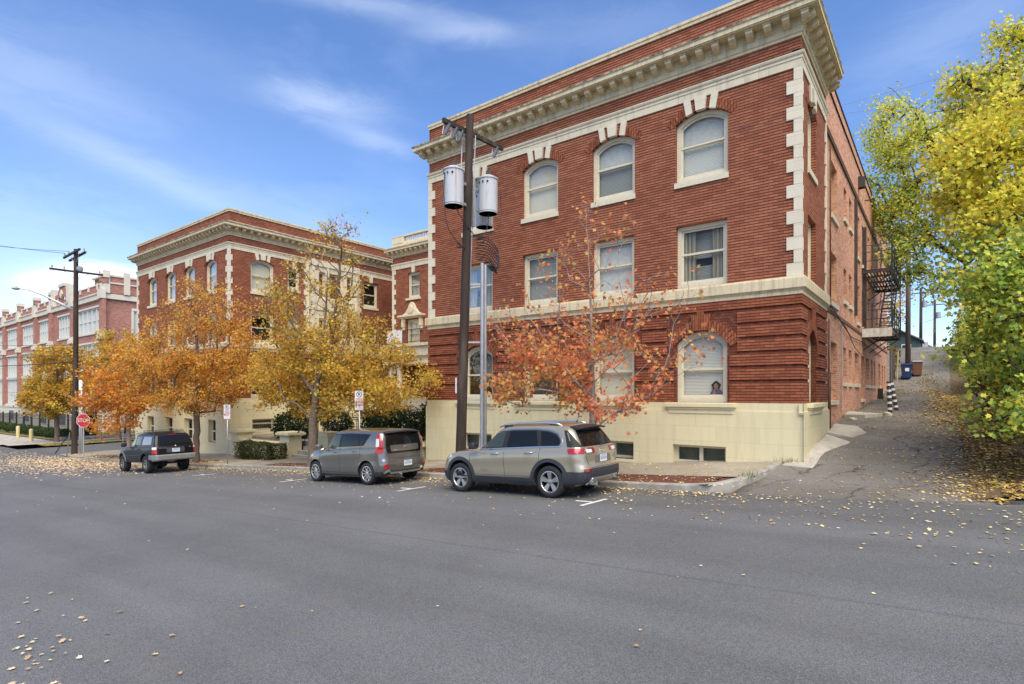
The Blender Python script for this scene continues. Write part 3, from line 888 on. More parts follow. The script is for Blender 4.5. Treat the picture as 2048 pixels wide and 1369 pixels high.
def trim(path, parapet_h=True):
    mb = MB(); mb.sweep(path, [(-.02, 8.43), (.035, 8.43), (.035, 8.62), (.055, 8.64), (.055, 8.70), (.085, 8.73), (.10, 8.77), (.10, 8.80), (-.02, 8.84)])
    bpart(mb, 'string_course', STONE)
    mb = MB(); mb.sweep(path, [(-.02, 2.58), (.05, 2.58), (.05, 2.66), (.10, 2.72), (.13, 2.74), (.13, 2.98), (.115, 3.03), (-.02, 3.06)])
    bpart(mb, 'belt_course', CORN)
    mb = MB()
    mb.sweep(path, [(-.02, 9.22), (.03, 9.22), (.03, 9.28), (.07, 9.31), (.07, 9.46), (.10, 9.50), (.10, 9.66), (.44, 9.66), (.44, 9.69), (.47, 9.69), (.47, 9.80), (.50, 9.82), (.50, 9.87), (.46, 9.88), (.06, 10.0), (.06, 10.05), (-.02, 10.05)])
    modillions(mb, path, .08, .36, 9.47, 9.655)
    bpart(mb, 'cornice', CORN)
    mb = MB(); mb.sweep(path, [(.503, 9.825), (.506, 9.872), (.462, 9.884)]); bpart(mb, 'weathered_edge', SOOTED)
    mb = MB(); mb.sweep(path, [(.47, 9.885), (.44, 9.905), (.07, 10.012)])
    bpart(mb, 'cornice_tiles', brick_mat('tile_strip', (.27, .13, .09), (.38, .24, .17), (.14, .09, .07), (.05, .035, .03), .3, .04, 0, rake=.12))
    mb = MB(); mb.sweep(path, [(-.03, 10.03), (-.03, 10.62)]); mb.sweep(path, [(-.33, 10.62), (-.33, 9.9)])
    bpart(mb, 'parapet', BRICK)
    mb = MB(); mb.sweep(path, [(-.36, 10.60), (.02, 10.60), (.02, 10.68), (.045, 10.70), (.045, 10.78), (-.16, 10.85), (-.38, 10.80)], closed_prof=True)
    bpart(mb, 'coping', CORN)
for (a, b), lf in ((RW, False), (LW, True)):
    trim(wing_path(a, b, lf))
    mb = MB(); mb.quad((a, YF + .1, 9.9), (b, YF + .1, 9.9), (b, 45 if not lf else 40, 9.9), (a, 45 if not lf else 40, 9.9)); bpart(mb, 'roof', M('roof_tar', (.06, .058, .055), .9, var=.2))
    bpart(quoins(b, YF, 3.05, 8.44, 1, -1), 'quoin_column', STONEQ)
    bpart(quoins(a, YF, 3.05, 8.44, -1, -1), 'quoin_column', STONEQ)
bpart(quoins(XR, 19.93, 3.05, 8.44, 1, 1), 'quoin_column', STONEQ)

# ---- painted plinth of both wings
def plinth(a, b, xf, bases, zlow, wins, r0=0, r1=0):
    mb = MB(xf)
    mb.box(a - r0, b + r1, -.50, ZB, -.02, .06)                            # upper band under the brick
    mb.box(a - r0 - .02, b + r1 + .02, -.54, -.47, -.02, .085)
    wall = MB(lambda u, v, d: xf(u, v, d + .10))
    wall_open(wall, a - r0 - .04, b + r1 + .04, zlow, -.50, bases, .32)
    wall.quad((a - r0 - .04, -.50, 0), (b + r1 + .04, -.50, 0), (b + r1 + .04, -.50, -.12), (a - r0 - .04, -.50, -.12))
    o = bpart(mb, 'plinth_moulding', PLINTH)
    o2 = bpart(wall, 'plinth', PLINTH)
    for c in wins:
        sm = MB(xf)
        sm.box(c - 1.0, c + 1.0, -.38, -.265, -.05, .20); sm.box(c - .95, c + .95, -.44, -.38, -.02, .16); sm.box(c - .92, c + .92, -.56, -.44, -.02, .125)
        bevel(bpart(sm, 'window_ledge', PLINTH), .012, 2)
def base_window(xf, u0, u1, s, c, name='basement_window', style='dark', mid=None):
    x2 = lambda u, v, d: xf(u, v, d + .10)
    mb = MB(x2); d = -.24
    for A in ((u0, u0 + .09, s, c), (u1 - .09, u1, s, c), (u0 + .09, u1 - .09, s, s + .08), (u0 + .09, u1 - .09, c - .08, c), ((u0 + u1) / 2 - .05, (u0 + u1) / 2 + .05, s + .08, c - .08)) if mid is None else \
            ((u0, u0 + .09, s, c), (u1 - .09, u1, s, c), (u0 + .09, u1 - .09, s, s + .08), (u0 + .09, u1 - .09, c - .08, c), (u0 + .09, u1 - .09, mid - .04, mid + .04)):
        mb.box(A[0], A[1], A[2], A[3], d - .06, d + .02)
    w = bpart(mb, name, FRAME)
    p = MB(x2); p.quad((u0 + .09, s + .08, d - .03), (u1 - .09, s + .08, d - .03), (u1 - .09, c - .08, d - .03), (u0 + .09, c - .08, d - .03)); bsub(p, 'pane', PANE, w, recalc=False)
    p = MB(x2); p.quad((u0, s, d - .25), (u1, s, d - .25), (u1, c, d - .25), (u0, c, d - .25)); bsub(p, 'room' if style == 'dark' else 'blind', DARKIN if style == 'dark' else M('dim_room', (.24, .25, .17), .8, var=.35, vscale=2) if style == 'dim' else (CURTAIN if style == 'curtain' else SHADE), w, recalc=False)  # dim style has no blind: its panel colour imitates a dim room
    p = MB(x2); p.box(u0 - .02, u1 + .02, s - .1, s, -.22, .015); bsub(p, 'sill', PLINTH, w)
    return w
xf = FR(YF)
bR = [(-6.26, -4.75, -2.0, -1.47, 0), (-9.0, -7.5, -2.0, -1.47, 0), (-11.8, -10.3, -2.0, -1.47, 0), (-14.6, -13.1, -2.1, -1.47, 0)]
plinth(RW[0], RW[1], xf, bR, -3.0, WINR, r1=.06, r0=.06)
for k, o in enumerate(bR): base_window(xf, *o[:4], style='dim')
xr = SD(XR)
plinth(16.0, 19.95, xr, [], -2.2, [rc], r0=.085)
mb = MB(xr); mb.quad((19.99, -2.2, .10), (19.99, -.5, .10), (19.99, -.5, -.1), (19.99, -2.2, -.1)); bpart(mb, 'plinth_end', PLINTH)
bL = [(-35.2, -34.25, -2.9, -1.55, 0), (-38.5, -37.3, -2.9, -1.55, 0), (-41.4, -40.2, -3.2, -1.55, 0), (-44.3, -43.2, -3.2, -1.55, 0)]
plinth(LW[0], LW[1], xf, bL, -5.0, WINL, r1=.06, r0=.06)
for o in bL: base_window(xf, *o[:4], style='curtain', mid=-2.25)

# ---- court side of the left wing, faces the right wing
XC = LW[1]; xc = SD(XC); CY1 = 28.4
c3 = [(17.35, 18.85, 6.12, 8.12, .26), (19.75, 20.6, 6.6, 7.95, 0), (25.6, 26.9, 6.2, 8.0, 0)]
c2 = [(17.35, 18.85, 3.06, 4.87, 0), (19.75, 20.6, 3.4, 4.87, 0), (25.6, 26.9, 3.1, 4.87, 0)]
c1 = [(17.35, 18.85, -.25, 1.7, .3), (19.75, 20.6, .2, 1.6, 0), (25.6, 26.9, -.2, 1.6, 0)]
mb = MB(xc); wall_open(mb, YF, CY1, 2.6, 8.9, c3 + c2, .2); mb.box(YF, CY1, 8.78, 9.3, -.2, -.004); bpart(mb, 'brick_wall', BRICK)
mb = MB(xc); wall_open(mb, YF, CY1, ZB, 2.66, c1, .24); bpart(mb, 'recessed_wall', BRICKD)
mb = MB(xc); rustic_bands(mb, xc, YF, CY1, [(o[0] - .06, o[1] + .06, -1, o[3]) for o in c1]); bpart(mb, 'rusticated_band', BRICK1)
for k, (w3, w2, w1) in enumerate(zip(c3, c2, c1)):
    window(xc, *w3, style=('shade', 'dark', 'dark')[k], sill=(.14, .05, .02), key=True, nkey=3 if k == 0 else 1, topz=Z_STR0 + .01)
    window(xc, *w2, style=('dark', 'lace', 'dark')[k], sill=(.1, .04, .02)); window(xc, *w1, style='dark')
# the cream two-storey bay window in the middle of that side
mb = MB(xc); BY0, BY1 = 21.3, 24.95
bay_ops = [(21.85, 22.35, 6.25, 8.05, 0), (22.65, 23.75, 6.25, 8.05, 0), (24.05, 24.55, 6.25, 8.05, 0), (21.85, 22.35, 3.2, 5.0, 0), (22.65, 23.75, 3.2, 5.0, 0), (24.05, 24.55, 3.2, 5.0, 0)]
xb = SD(XC + .22)
mb = MB(xb); wall_open(mb, BY0, BY1, 2.75, 8.45, bay_ops, .18)
mb.quad((BY0, 2.75, 0), (BY0, 8.45, 0), (BY0, 8.45, -.22), (BY0, 2.75, -.22)); mb.quad((BY1, 2.75, 0), (BY1, 8.45, 0), (BY1, 8.45, -.22), (BY1, 2.75, -.22))
mb.box(BY0 - .1, BY1 + .1, 8.40, 8.80, -.25, .08); mb.box(BY0 - .1, BY1 + .1, 5.5, 5.66, -.2, .06); mb.box(BY0 - .1, BY1 + .1, 2.62, 2.9, -.2, .08)
for y in (BY0 + .1, 22.5, 23.9, BY1 - .1): mb.box(y - .09, y + .09, 2.9, 8.4, -.02, .05)
bpart(mb, 'stone_bay', STONE)
for o in bay_ops: window(xb, *o, style='dark', case=.06)
for y in (BY0 - .14, BY1 + .14):
    mb = MB(xc); z = 3.05
    for i in range(16):
        w_ = .16 if i % 2 else .30; s_ = (y - w_, y + .1) if y < 23 else (y - .1, y + w_)
        mb.box(s_[0], s_[1], z + .003, z + .333, -.02, .04); z += .336
    bpart(mb, 'quoin_column', STONEQ)
# plinth on that side
cb = [(17.4, 18.8, -2.2, -1.52, 0), (22.0, 23.0, -2.2, -1.3, 0), (24.2, 25.2, -2.2, -1.3, 0)]
plinth(YF, CY1, xc, cb, -4.2, [], r0=.085)
for o in cb: base_window(xc, *o[:4], style='curtain', mid=-1.8)

# ---- court side of the right wing (faces left; hardly seen) and the rear of the court
mb = MB(); mb.quad((RW[0], YF, -3.2), (RW[0], 45, -3.2), (RW[0], 45, 10.6), (RW[0], YF, 10.6)); mb.quad((LW[0], YF, -5), (LW[0], 40, -5), (LW[0], 40, 10.6), (LW[0], YF, 10.6))
bpart(mb, 'brick_wall', BRICK, recalc=False)
YC = 28.4; PV = 25.8; PX0, PX1 = -29.95, -19.3
xk = FR(YC)
mb = MB(xk); kk = [(-32.2, -31.2, 6.3, 8.0, 0), (-32.2, -31.2, 3.1, 4.87, 0)]
wall_open(mb, -32.86, -16.42, -3, 9.6, kk, .2); bpart(mb, 'brick_wall', BRICK)
for o in kk: window(xk, *o, style='dark')
xp = FR(PV)
pw = [(-28.45, -27.3, 6.35, 8.06, 0), (-28.55, -27.3, 3.05, 4.95, 0), (-22.0, -20.8, 6.35, 8.06, 0), (-22.0, -20.8, 3.05, 4.95, 0), (-25.3, -24.0, 6.35, 8.06, 0), (-25.3, -24.0, 3.05, 4.95, 0)]
mb = MB(xp); wall_open(mb, PX0, PX1, -.3, 9.4, pw, .2)
mb.quad((PX0, -.3, 0), (PX0, 9.4, 0), (PX0, 9.4, -2.6), (PX0, -.3, -2.6)); mb.quad((PX1, -.3, 0), (PX1, 9.4, 0), (PX1, 9.4, -2.6), (PX1, -.3, -2.6))
bpart(mb, 'brick_wall', BRICK)
for k, o in enumerate(pw): window(xp, *o, style='grey' if o[2] > 5 else 'shade', sill=(.12, .1, .12), key=o[2] > 5, nkey=1, topz=Z_STR0 + .01)
ppath = [(PX0, 28.3), (PX0, PV), (PX1, PV), (PX1, 28.3)]
for path in (ppath,):
    mb = MB(); mb.sweep(path, [(-.02, 8.43), (.05, 8.43), (.06, 8.64), (.10, 8.74), (.10, 8.80), (-.02, 8.84)]); bpart(mb, 'string_course', STONE)
    mb = MB(); mb.sweep(path, [(-.02, 9.22), (.05, 9.26), (.10, 9.46), (.10, 9.62), (.42, 9.62), (.42, 9.72), (.48, 9.80), (.48, 9.86), (.06, 10.0), (.06, 10.12), (-.02, 10.12)])
    modillions(mb, path, .08, .36, 9.42, 9.615); bpart(mb, 'cornice', CORN)
    mb = MB(); mb.sweep(path, [(-.25, 10.10), (.0, 10.10), (.0, 10.26), (-.25, 10.26)], closed_prof=True); mb.sweep(path, [(-.28, 10.60), (.03, 10.60), (.03, 10.70), (-.28, 10.72)], closed_prof=True)
    mb.box(PX0 - .03, PX0 + 1.1, PV - .03, PV + .25, 10.2, 10.62); mb.box(-26.2, -25.6, PV - .03, PV + .25, 10.2, 10.62)
    bpart(mb, 'balustrade_rail', STONE)
    mb = MB(); x = PX0 + 1.25
    while x < PX1:
        mb.lathe([(.05, 10.26), (.05, 10.30), (.03, 10.33), (.065, 10.42), (.03, 10.54), (.05, 10.57), (.05, 10.60)], 8, c=(x, PV + .12, 0)); x += .21
    bpart(mb, 'balustrade', STONE, smooth=True)
bpart(quoins(PX0, PV, .0, 8.44, -1, -1), 'quoin_column', STONEQ)
# pediment with a shield over the second storey window, on two scrolled brackets
mb = MB(xp); pc = -27.92
mb.box(pc - 1.15, pc + 1.15, 5.10, 5.22, -.02, .38); mb.box(pc - 1.05, pc + 1.05, 5.02, 5.10, -.02, .30)
mb.prism([(pc - 1.0, 5.22), (pc - .62, 5.36), (pc - .34, 5.66), (pc - .16, 5.98), (pc, 6.08), (pc + .16, 5.98), (pc + .34, 5.66), (pc + .62, 5.36), (pc + 1.0, 5.22)], -.02, .2)
mb.prism([(pc + .22 * math.cos(a), 5.58 + .28 * math.sin(a)) for a in [2 * PI * i / 16 for i in range(16)]], .18, .30)
bevel(bpart(mb, 'pediment', STONE), .02, 2)
for s in (-.85, .85):
    mb = MB(xp); mb.box(pc + s - .1, pc + s + .1, 4.45, 5.02, -.02, .22); mb.box(pc + s - .08, pc + s + .08, 4.2, 4.45, -.02, .14)
    bevel(bpart(mb, 'scroll_bracket', STONE), .04, 3)
# balcony over the entrance: stone slab on columns, iron railing with a white banner-like panel
mb = MB(xp)
mb.box(-29.0, -19.9, 2.95, 3.12, 0, 1.9); mb.box(-28.9, -20.0, 2.35, 2.95, .05, 1.75); mb.box(-28.8, -20.1, 1.95, 2.35, .2, 1.6); mb.box(-28.9, -20.0, 1.85, 1.95, .1, 1.75)
bpart(mb, 'entrance_balcony', STONE)
for x in (-28.4, -27.6, -21.4, -20.6):
    mb = MB(); mb.lathe([(.26, -.25), (.26, -.1), (.22, -.06), (.2, .0), (.195, .8), (.165, 1.62), (.19, 1.66), (.24, 1.74), (.27, 1.86)], 16, c=(x, PV - 1.45, 0)); bpart(mb, 'column', STONE, smooth=True, sharp=40)
mb = MB(xp)
for v in (3.2, 3.95): mb.box(-28.95, -19.95, v, v + .04, 1.82, 1.86)
for i in range(76): mb.box(-28.9 + i * .118, -28.885 + i * .118, 3.22, 3.96, 1.83, 1.845)
bpart(mb, 'balcony_railing', IRON)
mb = MB(xp); mb.box(-28.3, -26.9, 3.2, 4.0, 1.87, 1.90); bpart(mb, 'railing_panel', WHITEP)
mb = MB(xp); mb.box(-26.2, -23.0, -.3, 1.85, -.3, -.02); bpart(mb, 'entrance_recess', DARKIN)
# ------------------------------------------------------------------ trees and plants
MAPLE = np.array([(0, -.5), (.10, -.18), (.46, -.26), (.30, -.02), (.52, .16), (.24, .20), (.16, .30), (.0, .56), (-.16, .30), (-.24, .20), (-.52, .16), (-.30, -.02), (-.46, -.26), (-.10, -.18)], float)
OVAL = np.array([(0, -.5), (.26, -.18), (.30, .12), (0, .52), (-.30, .12), (-.26, -.18)], float)
LOBED = np.array([(0, -.5), (.36, -.26), (.24, .0), (.46, .22), (.14, .22), (0, .54), (-.14, .22), (-.46, .22), (-.24, 0), (-.36, -.26)], float)

def leaf_mesh(name, P, size, nrm, colr, shape, parent=None, mat=None, curl=.25, rng=RNG, kind=None):
    """many leaf-sized faces: P (n,3), size (n,), nrm (n,3), colr (n,3)"""
    n = len(P); k = len(shape)
    nz = nrm / (np.linalg.norm(nrm, axis=1, keepdims=True) + 1e-9)
    rnd = rng.normal(size=(n, 3))
    ax = np.cross(nz, rnd); ax /= (np.linalg.norm(ax, axis=1, keepdims=True) + 1e-9)
    ay = np.cross(nz, ax)
    sx = shape[:, 0][None, :, None]; sy = shape[:, 1][None, :, None]
    cz = (np.abs(sx) * 1.0 - .25 * sy * sy) * (curl * rng.normal(1, .7, size=(n, 1, 1)))
    V = P[:, None, :] + size[:, None, None] * (ax[:, None, :] * sx + ay[:, None, :] * sy + nz[:, None, :] * cz)
    V = V.reshape(-1, 3)
    me = bpy.data.meshes.new(name)
    me.vertices.add(n * k); me.vertices.foreach_set('co', V.astype(np.float32).ravel())
    me.loops.add(n * k); me.loops.foreach_set('vertex_index', np.arange(n * k, dtype=np.int32))
    me.polygons.add(n); me.polygons.foreach_set('loop_start', np.arange(0, n * k, k, dtype=np.int32))
    try: me.polygons.foreach_set('loop_total', np.full(n, k, dtype=np.int32))
    except Exception: pass
    at = me.color_attributes.new('Col', 'FLOAT_COLOR', 'POINT')
    C4 = np.ones((n, k, 4), np.float32); C4[:, :, :3] = colr[:, None, :]
    at.data.foreach_set('color', C4.ravel())
    me.update(calc_edges=True); me.validate()
    me.materials.append(mat or LEAF)
    o = link(name, me, parent)
    if kind: o['kind'] = kind
    return o

def palette(cols, w, n, rng, jit=.16):
    cols = np.array(cols, float); w = np.array(w, float); w /= w.sum()
    c = cols[rng.choice(len(cols), n, p=w)]
    return np.clip(c * rng.normal(1, jit, size=(n, 1)) * rng.normal(1, .05, size=(n, 3)), .004, .95)

def tree(name, label, cat, trunk, lobes, ntarget, leaf_fn, seed, group=None, r0=.16, rtip=.008, leaf=.11, shape=LOBED, bark=None, twigs=4, twig_len=.45, per_twig=8, spread=.11, fork=.35, droop=.0, upw=.35, tipscale=.5, maxr=None, limbs=(), asc=.0, curve=1., extra_tw=0):
    """trunk: points of the stem; lobes: ellipsoids (cx, cy, cz, rx, ry, rz, weight) of the crown, world coordinates.
    leaf_fn(p) -> (density factor, palette colours, weights)"""
    rng = np.random.default_rng(seed)
    root = thing(name, label, cat, trunk[0], group=group)
    base = np.array(trunk[0], float)
    # nodes: position, parent, direction
    pos = []; par = []; 
    def add(p, q): pos.append(np.array(p, float)); par.append(q); return len(pos) - 1
    last = -1; stem = []
    for i in range(len(trunk) - 1):
        a, b = np.array(trunk[i], float), np.array(trunk[i + 1], float)
        m = max(2, int(np.linalg.norm(b - a) / .3))
        for k in range(m): last = add(a + (b - a) * k / m + rng.normal(0, .012, 3) * (k > 0), last); stem.append(last)
    last = add(trunk[-1], last); stem.append(last)
    first_ok = int(len(stem) * fork)
    def grow(t, nmin, fan=True):
        P = np.array(pos)
        d = P - t; dist = np.linalg.norm(d, axis=1)
        cost = dist.copy()
        cost[:nmin] += 99
        up = (t[2] - P[:, 2])
        cost += np.where(up < .12 * dist, .35 * dist, 0) + .10 * np.linalg.norm(P - np.array(trunk[-1]), axis=1)
        if asc: cost += asc * np.maximum(0, .75 * np.linalg.norm(d[:, :2], axis=1) - up)
        i = int(np.argmin(cost)); p = P[i]
        L = dist[i]
        if L < .05: return i
        pd = p - P[par[i]] if par[i] >= 0 else np.array([0, 0, 1.])
        pd = pd / (np.linalg.norm(pd) + 1e-9)
        dr = (t - p) / L
        c = (p + t) / 2 * (1 - curve) + curve * (p + (pd * .35 + dr * .5 + np.array([0, 0, upw])) * L * .42)
        m = max(2, int(L / .28)); q = i
        for k in range(1, m + 1):
            s = k / m
            x = (1 - s) ** 2 * p + 2 * s * (1 - s) * c + s * s * t
            x = x + rng.normal(0, .02, 3) * (k < m) * min(1, L)
            q = add(x, q)
        return q
    for lp in limbs:      # limbs one can follow in the photograph
        q = None
        for k, t in enumerate(lp):
            t = np.array(t, float)
            if q is None:
                q = grow(t, first_ok)
            else:
                a = pos[q]; m = max(2, int(np.linalg.norm(t - a) / .3))
                for s in range(1, m + 1): q = add(a + (t - a) * s / m + rng.normal(0, .02, 3), q)
    ws = np.array([l[6] for l in lobes], float); ws /= ws.sum()
    T = []
    for _ in range(ntarget):
        l = lobes[rng.choice(len(lobes), p=ws)]
        v = rng.normal(size=3); v /= np.linalg.norm(v); r = rng.uniform(.25, 1) ** .45
        T.append(np.array(l[:3]) + v * r * np.array(l[3:6]))
    T.sort(key=lambda t: np.linalg.norm(t - np.array(trunk[-1])) * .5 + np.linalg.norm(t - base) * .5)
    tips = [(grow(t, first_ok)) for t in T]
    # twigs
    twg = []
    for q in tips:
        p = pos[q]; pd = p - pos[par[q]]; pd /= (np.linalg.norm(pd) + 1e-9)
        for _ in range(twigs):
            d = pd * .7 + rng.normal(0, .6, 3) + np.array([0, 0, .25 - droop]); d /= np.linalg.norm(d)
            st = pos[q] if rng.random() < .5 or par[q] < 0 else pos[par[q]]
            ln = twig_len * rng.uniform(.5, 1.25)
            twg.append((st, st + d * ln, q))
    n = len(pos); cnt = np.zeros(n)
    for q in tips: cnt[q] += 1
    for i in range(n - 1, 0, -1):
        if par[i] >= 0: cnt[par[i]] += cnt[i]
    cnt[cnt < 1] = 1
    tot = cnt[0]
    rad = rtip + (r0 - rtip) * np.power((cnt - .6) / tot, tipscale)
    stem_r = {}
    for k, s in enumerate(stem): rad[s] = max(rad[s], r0 * (1.0 - .55 * k / len(stem))) if k < first_ok + 2 else rad[s]
    rad[0] *= 1.35; rad[1] *= 1.12 if n > 1 else 1
    mb = MB(); org = base
    kids = {}
    for i in range(n): kids.setdefault(par[i], []).append(i)
    stack = [(0, None)]
    while stack:
        i, pr = stack.pop()
        chain = ([pr] if pr is not None else []) + [i]
        while True:
            ks = kids.get(chain[-1], [])
            if not ks: break
            ks = sorted(ks, key=lambda k: -cnt[k])
            for k in ks[1:]: stack.append((k, chain[-1]))
            chain.append(ks[0])
        if len(chain) < 2: continue
        rs = [float(rad[c]) for c in chain]
        if pr is not None: rs[0] = rs[1]
        for k in range(1, len(rs)): rs[k] = min(rs[k], rs[k - 1])
        mb.tube([pos[c] - org for c in chain], rs, 9 if max(rs) > .06 else (6 if max(rs) > .025 else 4), cap=False)
    for a, b, q in twg:
        mb.tube([a - org, (a + b) / 2 + rng.normal(0, .02, 3) - org, b - org], [rtip * .8, rtip * .6, rtip * .35], 3, cap=False)
    mb.build('trunk', bark or BARK, root, smooth=True, recalc=False)
    P = []; Cc = []
    for a, b, q in twg:
        dens, cols, w = leaf_fn(b, rng)
        m = rng.poisson(per_twig * dens)
        if m == 0: continue
        tt = rng.uniform(.25, 1.1, size=(m, 1))
        pts = a + (b - a) * tt + rng.normal(0, spread, size=(m, 3)) * np.array([1, 1, .75]) - np.array([0, 0, .04])
        P.append(pts); 
        cl = palette(cols, w, m, rng) 
        tone = rng.normal(1, .14)
        Cc.append(np.clip(cl * tone, .004, .95))
    P = np.concatenate(P) - org; Cc = np.concatenate(Cc)
    nr = rng.normal(size=P.shape) * .9 + np.array([.25, -.35, .4])
    sz = leaf * rng.uniform(.65, 1.25, size=len(P))
    leaf_mesh('crown', P, sz, nr, Cc, shape, root, rng=rng)
    return root

OR_Y = [(.82, .45, .075), (.78, .36, .055), (.78, .50, .11), (.58, .36, .07), (.72, .23, .045), (.42, .22, .05)]
YE_G = [(.80, .54, .09), (.76, .45, .07), (.64, .48, .08), (.50, .41, .08), (.78, .37, .06), (.38, .25, .05)]
REDS = [(.80, .22, .11), (.84, .33, .13), (.78, .42, .15), (.70, .16, .10), (.72, .50, .13), (.46, .20, .09)]

# tree 1 (behind the black car): broad, orange to gold, denser low down
def lf1(p, r):
    z = p[2]
    d = 1.2 if z < 2.4 else (.8 if z < 4.0 else .42)
    red = .9 if (r.random() < .3) else .15
    return d, OR_Y, [1.3, .8, 1.1, .7, .5 + red * (1 if z < .5 or p[0] > -29 else .3), .35]
def zr(x): return walk(x, 13.1) - .05
tx = -30.2
tree('street_tree', 'broad orange and gold maple on the kerb just behind the black car', 'tree', [(tx, 13.1, zr(tx)), (tx + .03, 13.12, -1.6), (tx - .05, 13.1, .2), (tx + .1, 13.1, 2.2), (tx, 13.1, 4.3)],
     [(tx - .3, 13.1, .6, 4.4, 2.6, 1.7, 3), (tx - .2, 13.1, 2.2, 4.2, 2.8, 1.8, 3), (tx + .3, 13.1, 3.9, 3.2, 2.3, 1.3, 1.6), (tx + .5, 13.1, 5.0, 2.2, 1.6, .8, .6), (tx - 2.6, 13.0, 1.4, 2.6, 2., 1.5, .8)],
     330, lf1, 21, group='maples along the kerb', r0=.15, leaf=.10, per_twig=20, twigs=5, twig_len=.5, spread=.17, fork=.34, upw=.3, asc=.7, curve=.6)
# tree 2 (over the grey hatchback): yellow with olive, sparse high tips
def lf2(p, r):
    z = p[2]
    d = 1.2 if z < 2.0 else (.62 if z < 3.6 else (.30 if z < 5.0 else .16))
    o = 1.4 if p[0] < -21.5 and z < 2.5 else .35
    return d, YE_G, [1.2, 1.1, .9, .7, o, .25]
tx = -20.15
tree('street_tree', 'yellow gold maple forking low above the grey boxy hatchback', 'tree', [(tx, 13.2, zr(tx)), (tx + .02, 13.2, -1.9), (tx + .05, 13.2, -1.0), (tx + .35, 13.2, .6), (tx + .8, 13.2, 2.6), (tx + 1.0, 13.2, 4.8)],
     [(tx - .2, 14.0, .1, 4.8, 1.9, 1.05, 3), (tx + 2.6, 14.2, .5, 3.0, 1.7, 1.1, 1.2), (tx - 2.6, 13.9, .8, 3.0, 1.8, 1.3, 1.3), (tx + .4, 14.0, 1.5, 4.6, 2.1, 1.5, 3), (tx + .2, 13.1, 3.2, 3.1, 2.1, 1.5, 1.7), (tx + 1.2, 13.2, 5.0, 1.8, 1.2, 1.2, .9), (tx - 1.9, 13.2, 4.4, 1.4, 1.2, 1.2, .5), (tx + 1.7, 13.2, 6.2, .8, .6, .5, .3)],
     400, lf2, 5, group='maples along the kerb', r0=.18, leaf=.10, per_twig=21, twigs=5, twig_len=.48, spread=.16, fork=.2, upw=.42, asc=.9, curve=.5,
     limbs=[[(tx - 1.3, 13.2, .9), (tx - 2.9, 13.1, 2.4)], [(tx - .7, 13.2, 2.0), (tx - 1.7, 13.2, 4.6)], [(tx + .9, 13.3, 1.0), (tx + 1.4, 13.3, 3.2), (tx + 1.75, 13.3, 5.6)], [(tx + 1.8, 13.2, .9), (tx + 3.6, 13.1, 2.3)]])
# tree 3 (behind the silver car): slim, open, red and orange, almost bare on top
def lf3(p, r):
    z = p[2]; x = p[0] + 7.3
    d = 1.25 if z < .2 else (1.1 if z < 1.5 else (.55 if z < 2.6 else .27))
    if x > 1.2: d *= .5
    if -2.2 < x < 0 and .5 < z < 2.0: d *= 1.5
    d *= .85
    if x < -.8 and z < .7: return d, REDS, [.2, .9, 1.4, .05, 1.8, .8]
    if z < .3 and x > -.2: return d, REDS, [1.6, 1.5, .8, .9, .2, .3]
    return d, REDS, [.7, 1.7, 1.5, .35, .4, .3]
tx = -7.3
tree('street_tree', 'slim open maple with red and orange leaves and bare upper twigs behind the silver car', 'tree', [(tx, 13.1, walk(tx, 13.1) - .06), (tx, 13.1, -1.0), (tx - .03, 13.1, .6), (tx - .08, 13.12, 2.2), (tx - .15, 13.1, 3.6), (tx - .22, 13.1, 5.0)],
     [(tx - 1.7, 13.0, .3, 1.7, 1.3, .75, 2.2), (tx + .5, 13.0, -.25, 1.3, 1.0, .32, 1.0), (tx - .9, 13.0, 1.3, 1.8, 1.4, .8, 2.), (tx + 1.5, 13.1, 1.0, 1.7, 1.2, .9, 1.2), (tx, 13.1, 2.4, 2.2, 1.5, .9, 1.4), (tx - .1, 13.1, 3.8, 1.2, 1., 1., .9), (tx - .15, 13.1, 5.0, .45, .4, .6, .3), (tx - 2.4, 13.0, 1.9, 1.2, .8, .8, .6), (tx + 1.9, 13.1, 2.3, 1.0, .8, .8, .7), (tx - 1.1, 13.1, 3.4, .9, .8, .8, .5), (tx + .8, 13.1, 4.0, .7, .6, .8, .5)],
     260, lf3, 33, group='maples along the kerb', r0=.105, rtip=.004, leaf=.115, shape=MAPLE, per_twig=5.0, twigs=5, twig_len=.42, spread=.10, fork=.2, upw=.3, bark=BARKG, droop=.05, asc=1.2, curve=.35, tipscale=.62)
# tree 0: thin stem left of the black car
def lf0(p, r): return (1.0 if p[2] < 1.5 else .7), OR_Y, [1.1, 1.5, .5, .2, 1.3, .2]
tx = -39.5
tree('street_tree', 'thin stemmed pale orange maple left of the black car', 'tree', [(tx, 13.2, zr(tx)), (tx, 13.2, -2.4), (tx + .1, 13.2, -1.3), (tx - .1, 13.2, .6), (tx, 13.2, 2.6)],
     [(tx - 1.0, 13.0, -.5, 2.7, 2., .8, 2), (tx - .6, 13.0, .9, 2.8, 2., 1.2, 2), (tx, 13.1, 2.4, 1.9, 1.5, .9, 1), (tx - .6, 12.9, -1.8, 1.7, 1.3, .5, .6)],
     170, lf0, 8, group='maples along the kerb', r0=.13, leaf=.15, per_twig=15, twigs=4, twig_len=.55, spread=.18, fork=.3, bark=BARKG)
